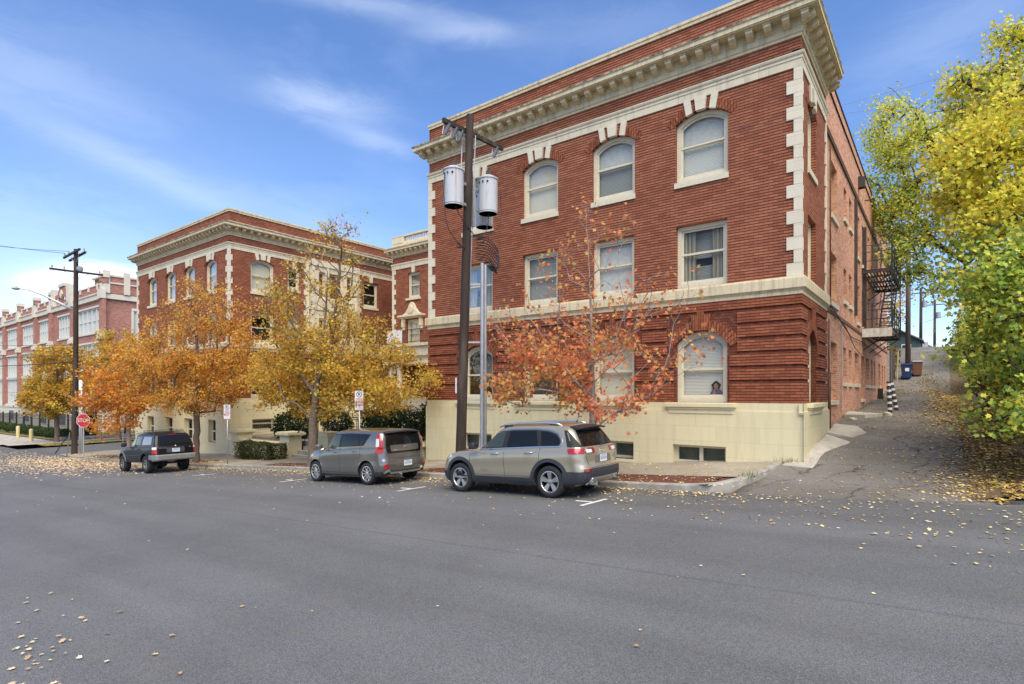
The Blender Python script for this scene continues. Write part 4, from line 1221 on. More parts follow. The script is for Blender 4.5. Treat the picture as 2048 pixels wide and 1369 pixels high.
# across the side street: a dense olive gold tree before the school, one more beyond
def lfA(p, r): return 1.2, YE_G, [.8, 1.1, 1.0, 1.1, .8, .9]
tree('corner_tree', 'dense round olive gold tree across the side street beside the iron fence', 'tree', [(-66.4, 16.3, -4.6), (-66.4, 16.3, -2.0), (-66.2, 16.3, 1.0), (-66.3, 16.3, 3.5)],
     [(-66.2, 16.3, -.4, 3.2, 2.8, 1.7, 2), (-66.1, 16.3, 1.6, 3.0, 2.7, 1.8, 2), (-65.8, 16.3, 3.3, 2.0, 1.9, 1.0, 1), (-67.6, 16.0, -.9, 1.7, 1.6, 1.2, .7)],
     170, lfA, 14, group='trees across the side street', r0=.2, leaf=.2, per_twig=14, twigs=5, twig_len=.6, spread=.24, fork=.4)
tree('corner_tree', 'taller golden tree across the side street rising behind the utility pole', 'tree', [(-63.9, 20.5, -4.5), (-63.9, 20.5, -1.5), (-63.7, 20.5, 2.0), (-63.8, 20.5, 4.0)],
     [(-63.6, 20.5, .6, 3.6, 3.0, 2.0, 2), (-63.4, 20.5, 3.0, 3.2, 2.7, 1.9, 2), (-63.2, 20.5, 5.0, 2.1, 1.8, 1.0, 1)],
     150, lfA, 15, group='trees across the side street', r0=.2, leaf=.2, per_twig=14, twigs=5, twig_len=.6, spread=.24, fork=.4)

# the big green and yellow maple on the bank beside the alley
GRN = [(.30, .44, .10), (.42, .54, .11), (.62, .66, .11), (.86, .76, .11), (.92, .74, .10), (.22, .31, .07)]
def lfR(p, r):
    g = .5 + .5 * math.sin(p[2] * 1.1 + p[0] * 1.9 + p[1] * .7)
    if p[2] < 3.6: return 1.0, GRN, [1.6, 1.8, 1.1, .5 + .5 * g, .25 + .5 * g, .7]
    if p[2] < 7.2: return 1.0, GRN, [.05, .15, .5, 1.6, 2.2, .03]
    return .9, GRN, [.15, .5, 1.5, 1.8, 1.3, .1]
tree('bank_maple', 'big green and yellow maple on the leafy bank right of the alley', 'tree', [(3.7, 17.2, bank(3.7, 17.2) - .1), (3.6, 17.2, 1.2), (3.3, 17.4, 3.6), (3.0, 17.8, 6.2), (2.9, 18.2, 8.6)],
     [(1.7, 16.4, 1.3, 1.55, 1.5, 1.5, 3.0), (1.15, 16.3, 2.5, 1.0, 1.3, 1.0, 1.4), (1.35, 15.8, -.35, .9, 1.0, .45, .7), (1.5, 17.8, 5.0, 1.6, 1.5, 1.0, 2.6), (.5, 17.8, 5.6, 1.1, 1.1, .8, 1.2), (1.9, 18.4, 6.6, 1.5, 1.6, 1.2, 1.6),
      (2.2, 20.6, 8.6, 1.5, 1.6, 1.5, 2.4), (1.0, 21.4, 8.8, 1.2, 1.2, 1.2, 1.5), (2.4, 20.6, 10.1, 1.2, 1.2, .8, 1.0), (3.0, 17.5, 3.2, 1.5, 1.6, 1.6, 1.5), (.6, 17.4, 3.9, .8, .9, .6, .7)],
     400, lfR, 44, r0=.26, leaf=.112, shape=LOBED, per_twig=16, twigs=5, twig_len=.5, spread=.17, fork=.3, bark=BARKD, limbs=[[(1.9, 16.8, 3.8), (.6, 17.3, 4.3)], [(2.0, 19.6, 7.6), (1.2, 21.2, 9.2)]])
def lfR2(p, r):
    if p[2] > 11.5: return .85, GRN, [.15, .5, 1.6, 1.7, 1.0, .15]
    if p[2] > 8.5: return .95, GRN, [.4, .8, 1.4, 1.4, .7, .4]
    return .95, GRN, [.9, .9, .9, .9, .5, 1.1]
tree('alley_maple', 'tall leaning maple farther up the alley with a dark limb over the lane', 'tree', [(2.9, 33.5, bank(2.9, 33.5) - .1), (2.7, 33.6, 3.0), (1.7, 34.2, 6.4), (.4, 34.9, 9.6), (-.6, 35.6, 12.8), (-1.4, 36.2, 15.4)],
     [(-2.0, 36.0, 13.6, 1.5, 1.8, 1.5, 2.), (-.6, 35.6, 12.4, 1.8, 2.0, 1.8, 2.), (-2.4, 35.8, 10.6, 1.3, 1.8, 1.6, 1.8), (-1.1, 35.6, 9.0, 1.6, 1.8, 1.6, 2.2), (-1.3, 34.8, 6.8, 1.0, 1.5, 1.3, 1.5), (.8, 34.8, 12.0, 1.6, 1.8, 2.2, 1.6), (1.4, 34.5, 8.2, 1.4, 1.8, 2., 1.4), (-2.3, 36.1, 15.6, .7, .7, .5, .25), (.3, 34.3, 5.4, .9, 1.2, .7, .6)],
     400, lfR2, 52, r0=.3, leaf=.15, shape=OVAL, per_twig=12, twigs=5, twig_len=.6, spread=.27, fork=.35, bark=BARKD, tipscale=.6,
     limbs=[[(.9, 34.6, 6.2), (-.2, 34.8, 7.4), (-1.3, 35.0, 9.4)], [(.1, 34.6, 10.8), (-.9, 35.6, 14.4), (-2.3, 36.2, 16.4)]])
def lfR3(p, r): return .8, YE_G, [1.5, .8, .9, .5, .3, .6]
tree('far_tree', 'thin pale yellow tree behind the fire escape at the top of the alley', 'tree', [(-4.6, 60, alley(-4.6, 60) - .1), (-4.5, 60, 6), (-4.4, 60, 9), (-4.2, 60, 12)],
     [(-4.0, 60, 9.5, 1.9, 2, 2.8, 2), (-3.6, 59, 6.4, 1.5, 1.5, 1.3, 1), (-4.4, 60, 13, 1.8, 1.8, 2.0, 1)], 90, lfR3, 61, r0=.2, leaf=.2, per_twig=7, twigs=5, twig_len=.8, spread=.3, shape=OVAL, bark=BARKG)
def lfB(p, r): return 1.1, GRN, [1.2, .8, .8, .9, .6, 1.2]
tree('back_tree', 'leafy green tree closing the view behind the bank at the right edge', 'tree', [(6.5, 30, bank(6.5, 30) - .1), (6.4, 30, 5), (6.2, 30, 8), (6.0, 30, 11)],
     [(4.6, 30, 5.5, 2.4, 2.2, 2.6, 2), (4.4, 30, 9.5, 2.4, 2.2, 2.6, 2), (3.6, 27, 4.0, 1.8, 2., 2.4, 2)], 130, lfB, 62, r0=.25, leaf=.24, per_twig=12, twigs=5, twig_len=.8, spread=.34, shape=OVAL, bark=BARKD)

# shrubs: a twig core and leaves spread through the volume
def shrub(name, label, cat, c, r, n, leaf, cols, w, seed, shape=OVAL, box=False, group=None, stems=14, z0=None, bare=0.):
    rng = np.random.default_rng(seed)
    base = (c[0], c[1], z0 if z0 is not None else c[2] - r[2])
    root = thing(name, label, cat, base, group=group)
    mb = MB(); o = Vector(base)
    for i in range(stems):
        d = rng.normal(size=3); d[2] = abs(d[2]) + .3; d /= np.linalg.norm(d)
        e = np.array(c) + d * np.array(r) * rng.uniform(.7, 1.0 + bare)
        s = np.array(base) + rng.normal(0, .18, 3) * np.array([r[0], r[1], 0]) + np.array([0, 0, -.04])
        m = (s + e) / 2 + rng.normal(0, .08, 3)
        mb.tube([Vector(s) - o, Vector(m) - o, Vector(e) - o], [.016, .011, .005], 4, cap=False)
        if bare:
            for _ in range(4):
                f = e + rng.normal(0, .3, 3) * np.array(r); mb.tube([Vector(m) - o, Vector(f) - o], [.006, .003], 3, cap=False)
    mb.build('stem', BARKD, root, recalc=False)
    if box:
        P = rng.uniform(-1, 1, size=(n, 3)); f = rng.integers(0, 3, n)
        sgn = rng.choice([-1, 1], n); k = rng.uniform(.8, 1.0, n)
        for a in range(3): P[:, a] = np.where(f == a, sgn * k, P[:, a])
        P = np.sign(P) * np.abs(P) ** 1.0
        wob = 1 + .07 * np.sin(P[:, 0:1] * 7 + P[:, 1:2] * 3) + rng.normal(0, .03, (n, 1))
        nr = P * np.array([.3, 1, 1]) + rng.normal(0, .5, P.shape); P = P * wob
    else:
        v = rng.normal(size=(n, 3)); v /= np.linalg.norm(v, axis=1, keepdims=True)
        lump = 1 + .16 * np.sin(v[:, 0:1] * 6 + seed) * np.cos(v[:, 2:3] * 5 + v[:, 1:2] * 4)
        P = v * (rng.uniform(.35, 1, size=(n, 1)) ** .4) * lump; nr = v + rng.normal(0, .6, v.shape) + np.array([0, 0, .3])
    P = P * np.array(r) + np.array(c) - np.array(base)
    leaf_mesh('foliage', P, leaf * rng.uniform(.6, 1.3, n), nr, palette(cols, w, n, rng, .22), shape, root, rng=rng)
    return root
EVG = [(.022, .045, .018), (.035, .07, .024), (.014, .028, .013), (.06, .09, .03)]
BOXW = [(.05, .075, .022), (.09, .11, .03), (.14, .14, .04), (.03, .045, .016)]
shrub('clipped_hedge', 'low clipped hedge in front of the cream planter wall beside the steps', 'hedge', (-27.05, 14.75, -2.86), (1.75, .45, .42), 9000, .07, BOXW, [1, 1, .6, .8], 71, box=True, stems=20, z0=walk(-27, 14.75))
shrub('evergreen_bush', 'dark evergreen bush behind the planter wall left of the steps', 'bush', (-28.1, 17.2, -1.75), (1.5, .9, .85), 5000, .11, EVG, [1, 1, 1, .3], 72, group='dark evergreen bushes in the entrance court')
shrub('evergreen_bush', 'small dark evergreen bush beside the entrance steps handrail', 'bush', (-25.6, 18.3, -1.5), (.9, .8, .7), 2600, .10, EVG, [1, 1, 1, .3], 73, group='dark evergreen bushes in the entrance court')
shrub('evergreen_bush', 'dark evergreen bush mass in the court right of the parking sign', 'bush', (-21.6, 18.6, -1.5), (2.2, 1.1, .95), 7000, .12, EVG, [1, 1, 1, .3], 74, group='dark evergreen bushes in the entrance court')
shrub('evergreen_bush', 'tall dark evergreen bush against the corner of the right brick wing', 'bush', (-17.5, 17.8, -1.3), (1.0, 1.0, 1.35), 5200, .12, EVG, [1, 1, 1, .3], 75, group='dark evergreen bushes in the entrance court')
BRSH = [(.20, .14, .05), (.30, .22, .07), (.14, .16, .04), (.42, .32, .07), (.10, .07, .03)]
shrub('bank_brush', 'tangled dark brown brush pile at the foot of the bank beside the alley', 'brush', (1.55, 26.0, .35), (.75, 1.3, .75), 1300, .11, [(.10, .045, .03), (.16, .08, .04), (.06, .03, .02)], [1, 1, 1], 76, stems=60, bare=.35, z0=bank(1.5, 26))
shrub('bank_brush', 'yellowing brush under the big maple at the right edge', 'brush', (2.3, 19.6, .25), (1.1, 1.8, .8), 4200, .12, BRSH, [1, 1, 1, 1, .6], 77, stems=40, bare=.2, z0=bank(2.3, 19.6) - .1)
shrub('bank_brush', 'olive brush on the bank in front of the brown brush pile', 'brush', (1.9, 22.6, .45), (.8, 1.5, .8), 3000, .12, BRSH, [.8, 1, 1.4, .8, .6], 78, stems=36, bare=.25, z0=bank(1.9, 22.6) - .1)
shrub('bank_brush', 'low leafless brush at the far right edge of the photograph', 'brush', (1.75, 14.9, -1.15), (.55, 1.0, .4), 500, .10, BRSH, [1, 1, .4, .8, 1], 79, stems=40, bare=.4, z0=bank(1.75, 14.9) - .05)
shrub('bank_brush', 'taller green brush on the bank below the leaning maple', 'brush', (2.6, 29.5, 1.6), (1.5, 2.4, 1.6), 5200, .15, GRN, [1.2, .8, .8, .8, .5, 1.2], 80, stems=40, bare=.2, z0=bank(2.6, 29.5) - .1)
shrub('bank_brush', 'olive leafy brush on the right bank level with the bins', 'brush', (2.2, 43.0, 2.0), (1.5, 4.5, 1.9), 6500, .15, GRN, [.8, .8, 1., .9, .6, 1.], 82, stems=40, bare=.15, z0=bank(2.2, 43) - .1)
shrub('bank_brush', 'golden brush on the right bank just below the crest of the alley', 'brush', (2.0, 55.0, 4.6), (1.4, 6.0, 2.2), 6500, .17, GRN, [.5, .8, 1.2, 1.2, .8, .6], 83, stems=40, bare=.15, z0=bank(2., 55) - .1)
shrub('alley_brush', 'twiggy half bare brush between the building end and the bins', 'brush', (-3.3, 52.5, 2.6), (.8, 1.8, 1.3), 900, .16, BRSH, [1, 1, .6, 1, 1], 81, stems=46, bare=.4, z0=alley(-3.3, 52.5))
for k, x in enumerate((-69.5, -73.5, -77.5, -81.5, -86, -91, -97, -104)):
    shrub('school_hedge', 'section of low green hedge along the foot of the black iron fence', 'hedge', (x, 17.6, cross_z(-62, 17.6) + .62), (2.2 + .12 * k, .55, .55), 1500, .16, [(.05, .09, .025), (.08, .12, .03), (.03, .05, .02)], [1, 1, .7], 90 + k, stems=8, group='hedge sections below the school fence')

# ------------------------------------------------------------------ fallen leaves (nobody could count them)
def scatter():
    rng = np.random.default_rng(3); P = []; C3 = []; S = []
    TAN = [(.62, .50, .23), (.66, .52, .20), (.52, .36, .14), (.68, .57, .34), (.42, .26, .11), (.60, .48, .26)]
    PALE = [(.66, .54, .36), (.72, .60, .42), (.60, .44, .26), (.50, .35, .2), (.42, .27, .15)]
    GOLD = [(.62, .44, .08), (.55, .36, .06), (.66, .50, .14), (.40, .25, .06), (.25, .15, .05)]
    def put(xy, s, cols, lift=.012):
        z = np.array([H(x, y) for x, y in xy])
        onm = np.array([(.0 if not (12.7 < y < 13.4 and x < -3.5 and in_strip(x)) else .0) for x, y in xy])
        P.append(np.column_stack([xy, z + lift + rng.uniform(0, .012, len(xy)) + onm])); S.append(s * .86 * rng.uniform(.5, 1.35, len(xy)))
        C3.append(palette(cols, [1] * len(cols), len(xy), rng, .15))
    U = rng.uniform
    n = 4000; x = U(-50, -3.4, n); y = 12.58 - rng.exponential(.38, n); put(np.column_stack([x, y]), .07, TAN)
    n = 1700; x = U(-36, -1, n); y = 12.5 - rng.exponential(1.1, n); k = y > 8.5; put(np.column_stack([x, y])[k], .06, TAN)
    n = 150; put(np.column_stack([U(-40, 2, n), U(3.0, 10.5, n)]), .05, TAN)
    n = 480; put(np.column_stack([U(-4.2, 3.2, n), U(9.5, 16, n)]), .062, TAN)
    n = 260; put(np.column_stack([U(-1.0, 4.2, n), U(8, 12.6, n)]), .065, TAN)
    n = 55; put(np.column_stack([rng.normal(-6.1, .8, n), rng.normal(1.25, .28, n)]), .06, PALE + TAN[:1])
    n = 26; put(np.column_stack([U(-9, -5, n), U(1.0, 2.4, n)]), .06, PALE)
    n = 9000; x = rng.normal(-43, 6.5, n); y = rng.normal(11.2, 1.9, n); k = (y < 12.55) & (x < -28); put(np.column_stack([x, y])[k], .12, PALE)
    n = 1900; x = U(-51, -28, n); y = U(12.75, 13.8, n); put(np.column_stack([x, y]), .10, TAN)
    n = 900; x = U(-23.4, -4, n); y = U(12.78, 13.78, n); put(np.column_stack([x, y]), .06, TAN, .01)
    n = 600; x = U(-30, -4, n); y = U(13.8, 15.9, n); put(np.column_stack([x, y]), .06, TAN)
    # alley: drifts of gold along the middle and the right side
    for cx, cy, sx, sy, m in ((.15, 36.5, .42, 3.0, 1500), (-.35, 44, .40, 3.2, 900), (.6, 30, .5, 2.6, 1500), (-.9, 48, .35, 2.5, 500), (.5, 25, .7, 3., 900), (-2.3, 44, .4, 3, 300)):
        xy = np.column_stack([rng.normal(cx, sx, m), rng.normal(cy, sy, m)]); xy = xy[xy[:, 0] > -2.85]; put(xy, .10, GOLD)
    n = 900; put(np.column_stack([U(-2.6, 1.2, n), U(16, 30, n)]), .06, TAN)
    BRN = [(.26, .15, .07), (.34, .21, .09), (.20, .11, .05), (.42, .28, .11)]
    n = 3600; x = 1.0 - rng.exponential(.55, n); y = U(12.8, 46, n); k = x > -1.6; put(np.column_stack([x, y])[k], .07, GOLD + TAN + BRN)
    n = 5200; x = rng.normal(.95, .55, n); y = 12.9 + rng.gamma(2., 3.4, n); k = (y < 40) & (x > -.9) & (x < 2.3); put(np.column_stack([x, y])[k], .075, BRN + BRN + GOLD[:3] + TAN[:2])
    # bank: a carpet
    n = 7000; x = .75 + rng.exponential(1.2, n); y = U(12.8, 34, n); k = x < 5.5; xy = np.column_stack([x, y])[k]
    put(xy, .10, GOLD + TAN[:3] + [(.24, .13, .05), (.30, .17, .06)], .03)
    n = 900; put(np.column_stack([U(-65, -62.5, n), U(14.5, 32, n)]), .16, GOLD, .2)
    P_ = np.concatenate(P); S_ = np.concatenate(S); C_ = np.concatenate(C3)
    nr = rng.normal(0, .16, P_.shape) + np.array([0, 0, 1])
    o = leaf_mesh('fallen_leaves', P_, S_, nr, C_, LOBED, None, LITTER, curl=.18, rng=rng)
    tag(o, 'dry tan and golden leaves strewn over the street, kerb and alley', 'leaves', kind='stuff')
scatter()
def weeds():
    rng = np.random.default_rng(5); P = []
    for x, y, sx, sy, m in ((-2.75, 20.5, .05, .5, 70), (-2.2, 24.6, .3, .35, 160), (-2.8, 27, .04, 3., 120), (-2.3, 37, .4, 2.5, 260), (-3.05, 15.85, .25, .05, 60), (-3.6, 13.9, .12, .1, 40), (-2.4, 42, .5, 2., 160)):
        P.append(np.column_stack([rng.normal(x, sx, m), rng.normal(y, sy, m)]))
    P = np.concatenate(P); z = np.array([H(x, y) for x, y in P]) + .05; P = np.column_stack([P, z])
    blade = np.array([(-.06, -.5), (.06, -.5), (.0, .5)], float); n = len(P)
    # upright blades: lay them in planes whose normal is horizontal
    a = rng.uniform(0, 2 * PI, n); V = []
    for i in range(n):
        d = np.array([math.cos(a[i]), math.sin(a[i]), 0]); t = np.array([rng.normal(0, .35), rng.normal(0, .35), 1.]); s = rng.uniform(.08, .2)
        b = P[i] - np.array([0, 0, .06]); V += [b - d * .008, b + d * .008, b + t * s]
    me = bpy.data.meshes.new('weeds'); me.from_pydata([tuple(v) for v in V], [], [(3 * i, 3 * i + 1, 3 * i + 2) for i in range(n)])
    me.materials.append(M('weed_green', (.13, .17, .04), .8, var=.4, vscale=9)); tag(link('weeds', me), 'tufts of green weeds along the foot of the alley wall', 'weeds', kind='stuff')
weeds()
# ------------------------------------------------------------------ cars
def poly_mesh(pts, step):
    """constrained triangulation of a 2D outline with inner points every `step`"""
    vs = []
    n = len(pts)
    for i in range(n):
        a, b = Vector(pts[i]), Vector(pts[(i + 1) % n]); m = max(1, int((b - a).length / step))
        for k in range(m): vs.append(a + (b - a) * k / m)
    nb = len(vs)
    xs = [p[0] for p in pts]; ys = [p[1] for p in pts]
    def inside(x, y):
        c = False; j = n - 1
        for i in range(n):
            (xi, yi), (xj, yj) = pts[i], pts[j]
            if (yi > y) != (yj > y) and x < (xj - xi) * (y - yi) / (yj - yi) + xi: c = not c
            j = i
        return c
    x = min(xs) + step * .5
    while x < max(xs):
        y = min(ys) + step * .5
        while y < max(ys):
            if inside(x, y) and min((Vector((x, y)) - v).length for v in vs[:nb]) > step * .45: vs.append(Vector((x, y)))
            y += step
        x += step
    r = delaunay_2d_cdt([Vector(v) for v in vs], [], [list(range(nb))], 1, 1e-5)
    return [tuple(v) for v in r[0]], [tuple(f) for f in r[2]], nb

def rnd_poly(pts, r=.03, n=4):
    """outline with rounded corners"""
    out = []; k = len(pts)
    for i in range(k):
        p = Vector(pts[i]); a = Vector(pts[i - 1]); b = Vector(pts[(i + 1) % k])
        ra = min(r, (a - p).length * .45); rb = min(r, (b - p).length * .45)
        s = p + (a - p).normalized() * ra; e = p + (b - p).normalized() * rb
        for j in range(n + 1):
            t = j / n; q = s * (1 - t) ** 2 + p * 2 * t * (1 - t) + e * t * t
            out.append((q.x, q.y))
    return out

class Car:
    def __init__(self, name, label, spec):
        self.s = spec
        self.root = thing(name, label, 'car')
        self.body_mesh()
    def interp(self, key, x):
        xs, zs = zip(*self.s[key]); return float(np.interp(x, xs, zs))
    def ring(self, xr, xf, w, rr, rf, rbow, fbow, n=(5, 6, 30, 9, 5), taper=(0, 0)):
        """half plan outline from rear centre to front centre"""
        pts = []
        wr = w - rr[1]
        for i in range(n[0]): y = wr * i / n[0]; pts.append((xr + rbow * (y / w) ** 2, y))
        x0 = xr + rbow * (wr / w) ** 2
        for i in range(n[1]):
            a = PI / 2 * i / n[1]; pts.append((x0 + rr[0] * (1 - math.cos(a)), wr + rr[1] * math.sin(a)))
        xa = x0 + rr[0]; wf = w - rf[1]; x1 = xf - fbow * (wf / w) ** 2; xb = x1 - rf[0]
        for i in range(n[2]):
            t = i / n[2]; x = xa + (xb - xa) * t; pts.append((x, w - taper[0] * max(0, 1 - (x - xa) / 1.2) ** 2 - taper[1] * max(0, 1 - (xb - x) / 1.2) ** 2))
        wend = w - taper[1]
        for i in range(n[3]):
            a = PI / 2 * i / n[3]; pts.append((xb + rf[0] * math.sin(a), wf - taper[1] + rf[1] * math.cos(a)))
        for i in range(n[4] + 1):
            y = (wf - taper[1]) * (1 - i / n[4]); pts.append((xf - fbow * (y / w) ** 2, y))
        return pts
    def shell(self, rings, zfun, crown, ncross=7):
        """rings: list of half outlines; zfun(k, x, y); top closed with a crown"""
        mb = MB(); m = len(rings[0]); K = len(rings); vs = []
        for k, r in enumerate(rings):
            for x, y in r: vs.append((x, y, zfun(k, x, y)))
            for x, y in r[1:-1]: vs.append((x, -y, zfun(k, x, y)))
        per = 2 * m - 2
        def idx(k, i, side):
            if side > 0 or i in (0, m - 1): return k * per + i
            return k * per + m + i - 1
        fs = []
        for k in range(K - 1):
            for i in range(m - 1):
                fs.append((idx(k, i, 1), idx(k, i + 1, 1), idx(k + 1, i + 1, 1), idx(k + 1, i, 1)))
                fs.append((idx(k, i + 1, -1), idx(k, i, -1), idx(k + 1, i, -1), idx(k + 1, i + 1, -1)))
        # top and bottom: strips across
        for k, flip, cr in ((K - 1, False, crown), (0, True, None)):
            r = rings[k]; rows = []
            for i in range(1, m - 1):
                x, y = r[i]; row = [idx(k, i, 1)]
                for c in range(1, ncross):
                    t = 1 - 2 * c / ncross
                    z = zfun(k, x, abs(y)) + (cr(x) * (1 - abs(t) ** 2.2) if cr else 0)
                    # the crown dies away to the ends of the outline
                    if cr: z = zfun(k, x, y) + cr(x) * (1 - abs(t) ** 2.4) * min(1, abs(y) / (max(q[1] for q in r) * .8))
                    vs.append((x, y * t, z)); row.append(len(vs) - 1)
                row.append(idx(k, i, -1)); rows.append(row)
            for a, b in zip(rows[:-1], rows[1:]):
                for c in range(ncross):
                    f = (a[c], b[c], b[c + 1], a[c + 1]); fs.append(f if not flip else f[::-1])
            fs.append(tuple([idx(k, 0, 1)] + rows[0]) if not flip else tuple([idx(k, 0, 1)] + rows[0])[::-1])
            fs.append(tuple([idx(k, m - 1, 1)] + rows[-1][::-1]) if not flip else tuple([idx(k, m - 1, 1)] + rows[-1][::-1])[::-1])
        mb.add(vs, fs)
        return mb
    def body_mesh(self):
        s = self.s
        low = s['low']; K = len(low)
        rings = [self.ring(l[1], l[2], l[3], s['rr'], s['rf'], s['rbow'], s['fbow'], taper=s.get('taper', (.03, .06))) for l in low]
        def zl(k, x, y):
            z0 = self.interp('sill', x); z1 = self.interp('belt', x); return z0 + (z1 - z0) * low[k][0]
        flare = s.get('flare', .02)
        for r, l in zip(rings, low):
            for i, (x, y) in enumerate(r):
                if 8 < i < len(r) - 10:
                    z = zl(low.index(l), x, y)
                    for wx in (s['rw'], s['fw']):
                        d2 = ((x - wx) / (s['wr'] * 1.25)) ** 2 + ((z - s['wr']) / (s['wr'] * 1.15)) ** 2
                        y += flare * math.exp(-d2 ** 2 * .6)
                    r[i] = (x, y)
        a = self.shell(rings, zl, lambda x: self.interp('crown', x))
        g = s['green']; 
        rg = [self.ring(l[1], l[2], l[3], s['grr'], s['grf'], s.get('grbow', .06), s.get('gfbow', .28), taper=(.015, .09 * (1 - l[0]) + .03)) for l in g]
        def zg(k, x, y):
            z0 = self.interp('belt', x) - .05; z1 = self.interp('roof', x); return z0 + (z1 - z0) * g[k][0]
        b = self.shell(rg, zg, lambda x: s.get('rcrown', .05))
        o = a.build('body', s['paint'], self.root, smooth=True)
        self.bvh = BVHTree.FromPolygons([tuple(v) for v in a.v] + [tuple(v) for v in b.v], list(a.f) + [tuple(i + len(a.v) for i in f) for f in b.f])
        # wheel wells
        cut = MB()
        for wx in (s['rw'], s['fw']):
            for sd_ in (-1, 1):
                y0, y1 = sorted((sd_ * (s['half'] - .36), sd_ * (s['half'] + .3)))
                R = s['wr'] + s.get('well', .075)
                prof = []
                n = 36; vs = []
                for y in (y0, y1):
                    for j in range(n):
                        an = 2 * PI * j / n; vs.append((wx + R * math.cos(an), y, s['wr'] + .02 + R * math.sin(an)))
                cut.add(vs, [tuple(range(n)), tuple(range(2 * n - 1, n - 1, -1))] + [(j, (j + 1) % n, (j + 1) % n + n, j + n) for j in range(n)])
        well = M('wheel_well', (.012, .012, .012), .9)
        co = cut.build('cutter', well)
        md = o.modifiers.new('b', 'BOOLEAN'); md.operation = 'DIFFERENCE'; md.object = co; md.solver = 'EXACT'
        bpy.context.view_layer.update()
        dg = bpy.context.evaluated_depsgraph_get()
        me = bpy.data.meshes.new_from_object(o.evaluated_get(dg))
        o.modifiers.clear(); o.data = me
        bpy.data.objects.remove(co)
        if len(me.materials) < 2: me.materials.append(well)
        # faces inside the wells get the dark liner
        for p in me.polygons:
            c = p.center
            for wx in (s['rw'], s['fw']):
                R = s['wr'] + s.get('well', .075)
                d = math.hypot(c.x - wx, c.z - s['wr'] - .02)
                nrm = Vector((c.x - wx, 0, c.z - s['wr'] - .02))
                if d < R + .004 and abs(c.y) > s['half'] - .365 and (d < R - .02 or p.normal.dot(nrm) < -.3 * nrm.length) and not (abs(p.normal.y) > .8 and abs(c.y) > s['half'] - .2): p.material_index = 1
            if p.normal.z < -.8 and c.z < .5: p.material_index = 1
        # the cabin shell joins the lower body after the wheel wells are cut
        tb = b.build('cabin', s['paint'], None, smooth=True)
        bm = bmesh.new(); bm.from_mesh(me); bm.from_mesh(tb.data); bm.to_mesh(me); bm.free()
        bpy.data.objects.remove(tb)
        me.polygons.foreach_set('use_smooth', [True] * len(me.polygons)); me.set_sharp_from_angle(angle=math.radians(42))
        self.body = o
    def ray(self, o, d):
        h = self.bvh.ray_cast(Vector(o), Vector(d).normalized(), 20)
        return h
    def decal(self, name, pts, view, m, off=.004, th=.012, step=.05, round_=.0, both=False, parent=None, smooth=True, label=None):
        """a panel laid on the body: outline given in side (x, z), rear (y, z), front (y, z), top (x, y) or corner view"""
        if round_: pts = rnd_poly(pts, round_)
        v2, fs, nb = poly_mesh(pts, step)
        objs = []
        for sgn in ((1, -1) if both else (1,)):
            V = []
            last = None
            for a, b in v2:
                if view == 'side': o, d = (a, 5 * sgn, b), (0, -sgn, 0)
                elif view == 'rear': o, d = (-5, a * sgn, b), (1, 0, 0)
                elif view == 'front': o, d = (12, a * sgn, b), (-1, 0, 0)
                elif view == 'top': o, d = (a, b * sgn, 5), (0, 0, -1)
                elif view == 'corner':     # seen at 45 degrees from behind; a runs along the diagonal
                    c = Vector((0, self.s['half'], 0)); t = Vector((1, 1, 0)).normalized(); dr = Vector((1, -1, 0)).normalized()
                    q = c + t * a - dr * 4; o, d = (q.x, q.y * sgn, b), (dr.x, dr.y * sgn, 0)
                h = self.ray(o, d)
                if h[0] is None: V.append(None)
                else:
                    nn = h[1]
                    if nn.dot(Vector(d)) > 0: nn = -nn
                    V.append((h[0] + nn * off, h[0] + nn * (off - th)))
            ok = [i for i, v in enumerate(V) if v]
            if not ok: continue
            for i, v in enumerate(V):
                if v is None:
                    j = min(ok, key=lambda k: (v2[k][0] - v2[i][0]) ** 2 + (v2[k][1] - v2[i][1]) ** 2); V[i] = V[j]
            mb = MB(); mb.add([v[0] for v in V] + [V[i][1] for i in range(nb)], list(fs) + [(i, (i + 1) % nb, len(V) + (i + 1) % nb, len(V) + i) for i in range(nb)])
            o = mb.build(name, m, parent or self.root, smooth=smooth, sharp=60)
            if label: o['label'] = label
            objs.append(o)
        return objs if both else (objs[0] if objs else None)
    def strip(self, name, line, w, view, m, off=.006, th=.012, both=False, closed=False, parent=None, step=.05):
        """a narrow band along a polyline, laid on the body"""
        L = [Vector(p) for p in line]; n = len(L); A = []; B = []
        for i in range(n):
            p0 = L[(i - 1) % n] if (i > 0 or closed) else L[i]; p1 = L[(i + 1) % n] if (i < n - 1 or closed) else L[i]
            d = (p1 - p0).normalized(); nn = Vector((-d.y, d.x)) * w / 2
            A.append(tuple(L[i] + nn)); B.append(tuple(L[i] - nn))
        if closed:
            res = []
            for i in range(n):
                j = (i + 1) % n
            pts = A + [A[0]] + [B[0]] + B[:0:-1]
            # avoid duplicate joints: split into two halves
            h = n // 2
            r = []
            for seg in (list(range(0, h + 1)), list(range(h, n)) + [0]):
                r.append(self.decal(name, [A[i] for i in seg] + [B[i] for i in reversed(seg)], view, m, off, th, step, both=both, parent=parent))
            return r
        return self.decal(name, A + B[::-1], view, m, off, th, step, both=both, parent=parent)
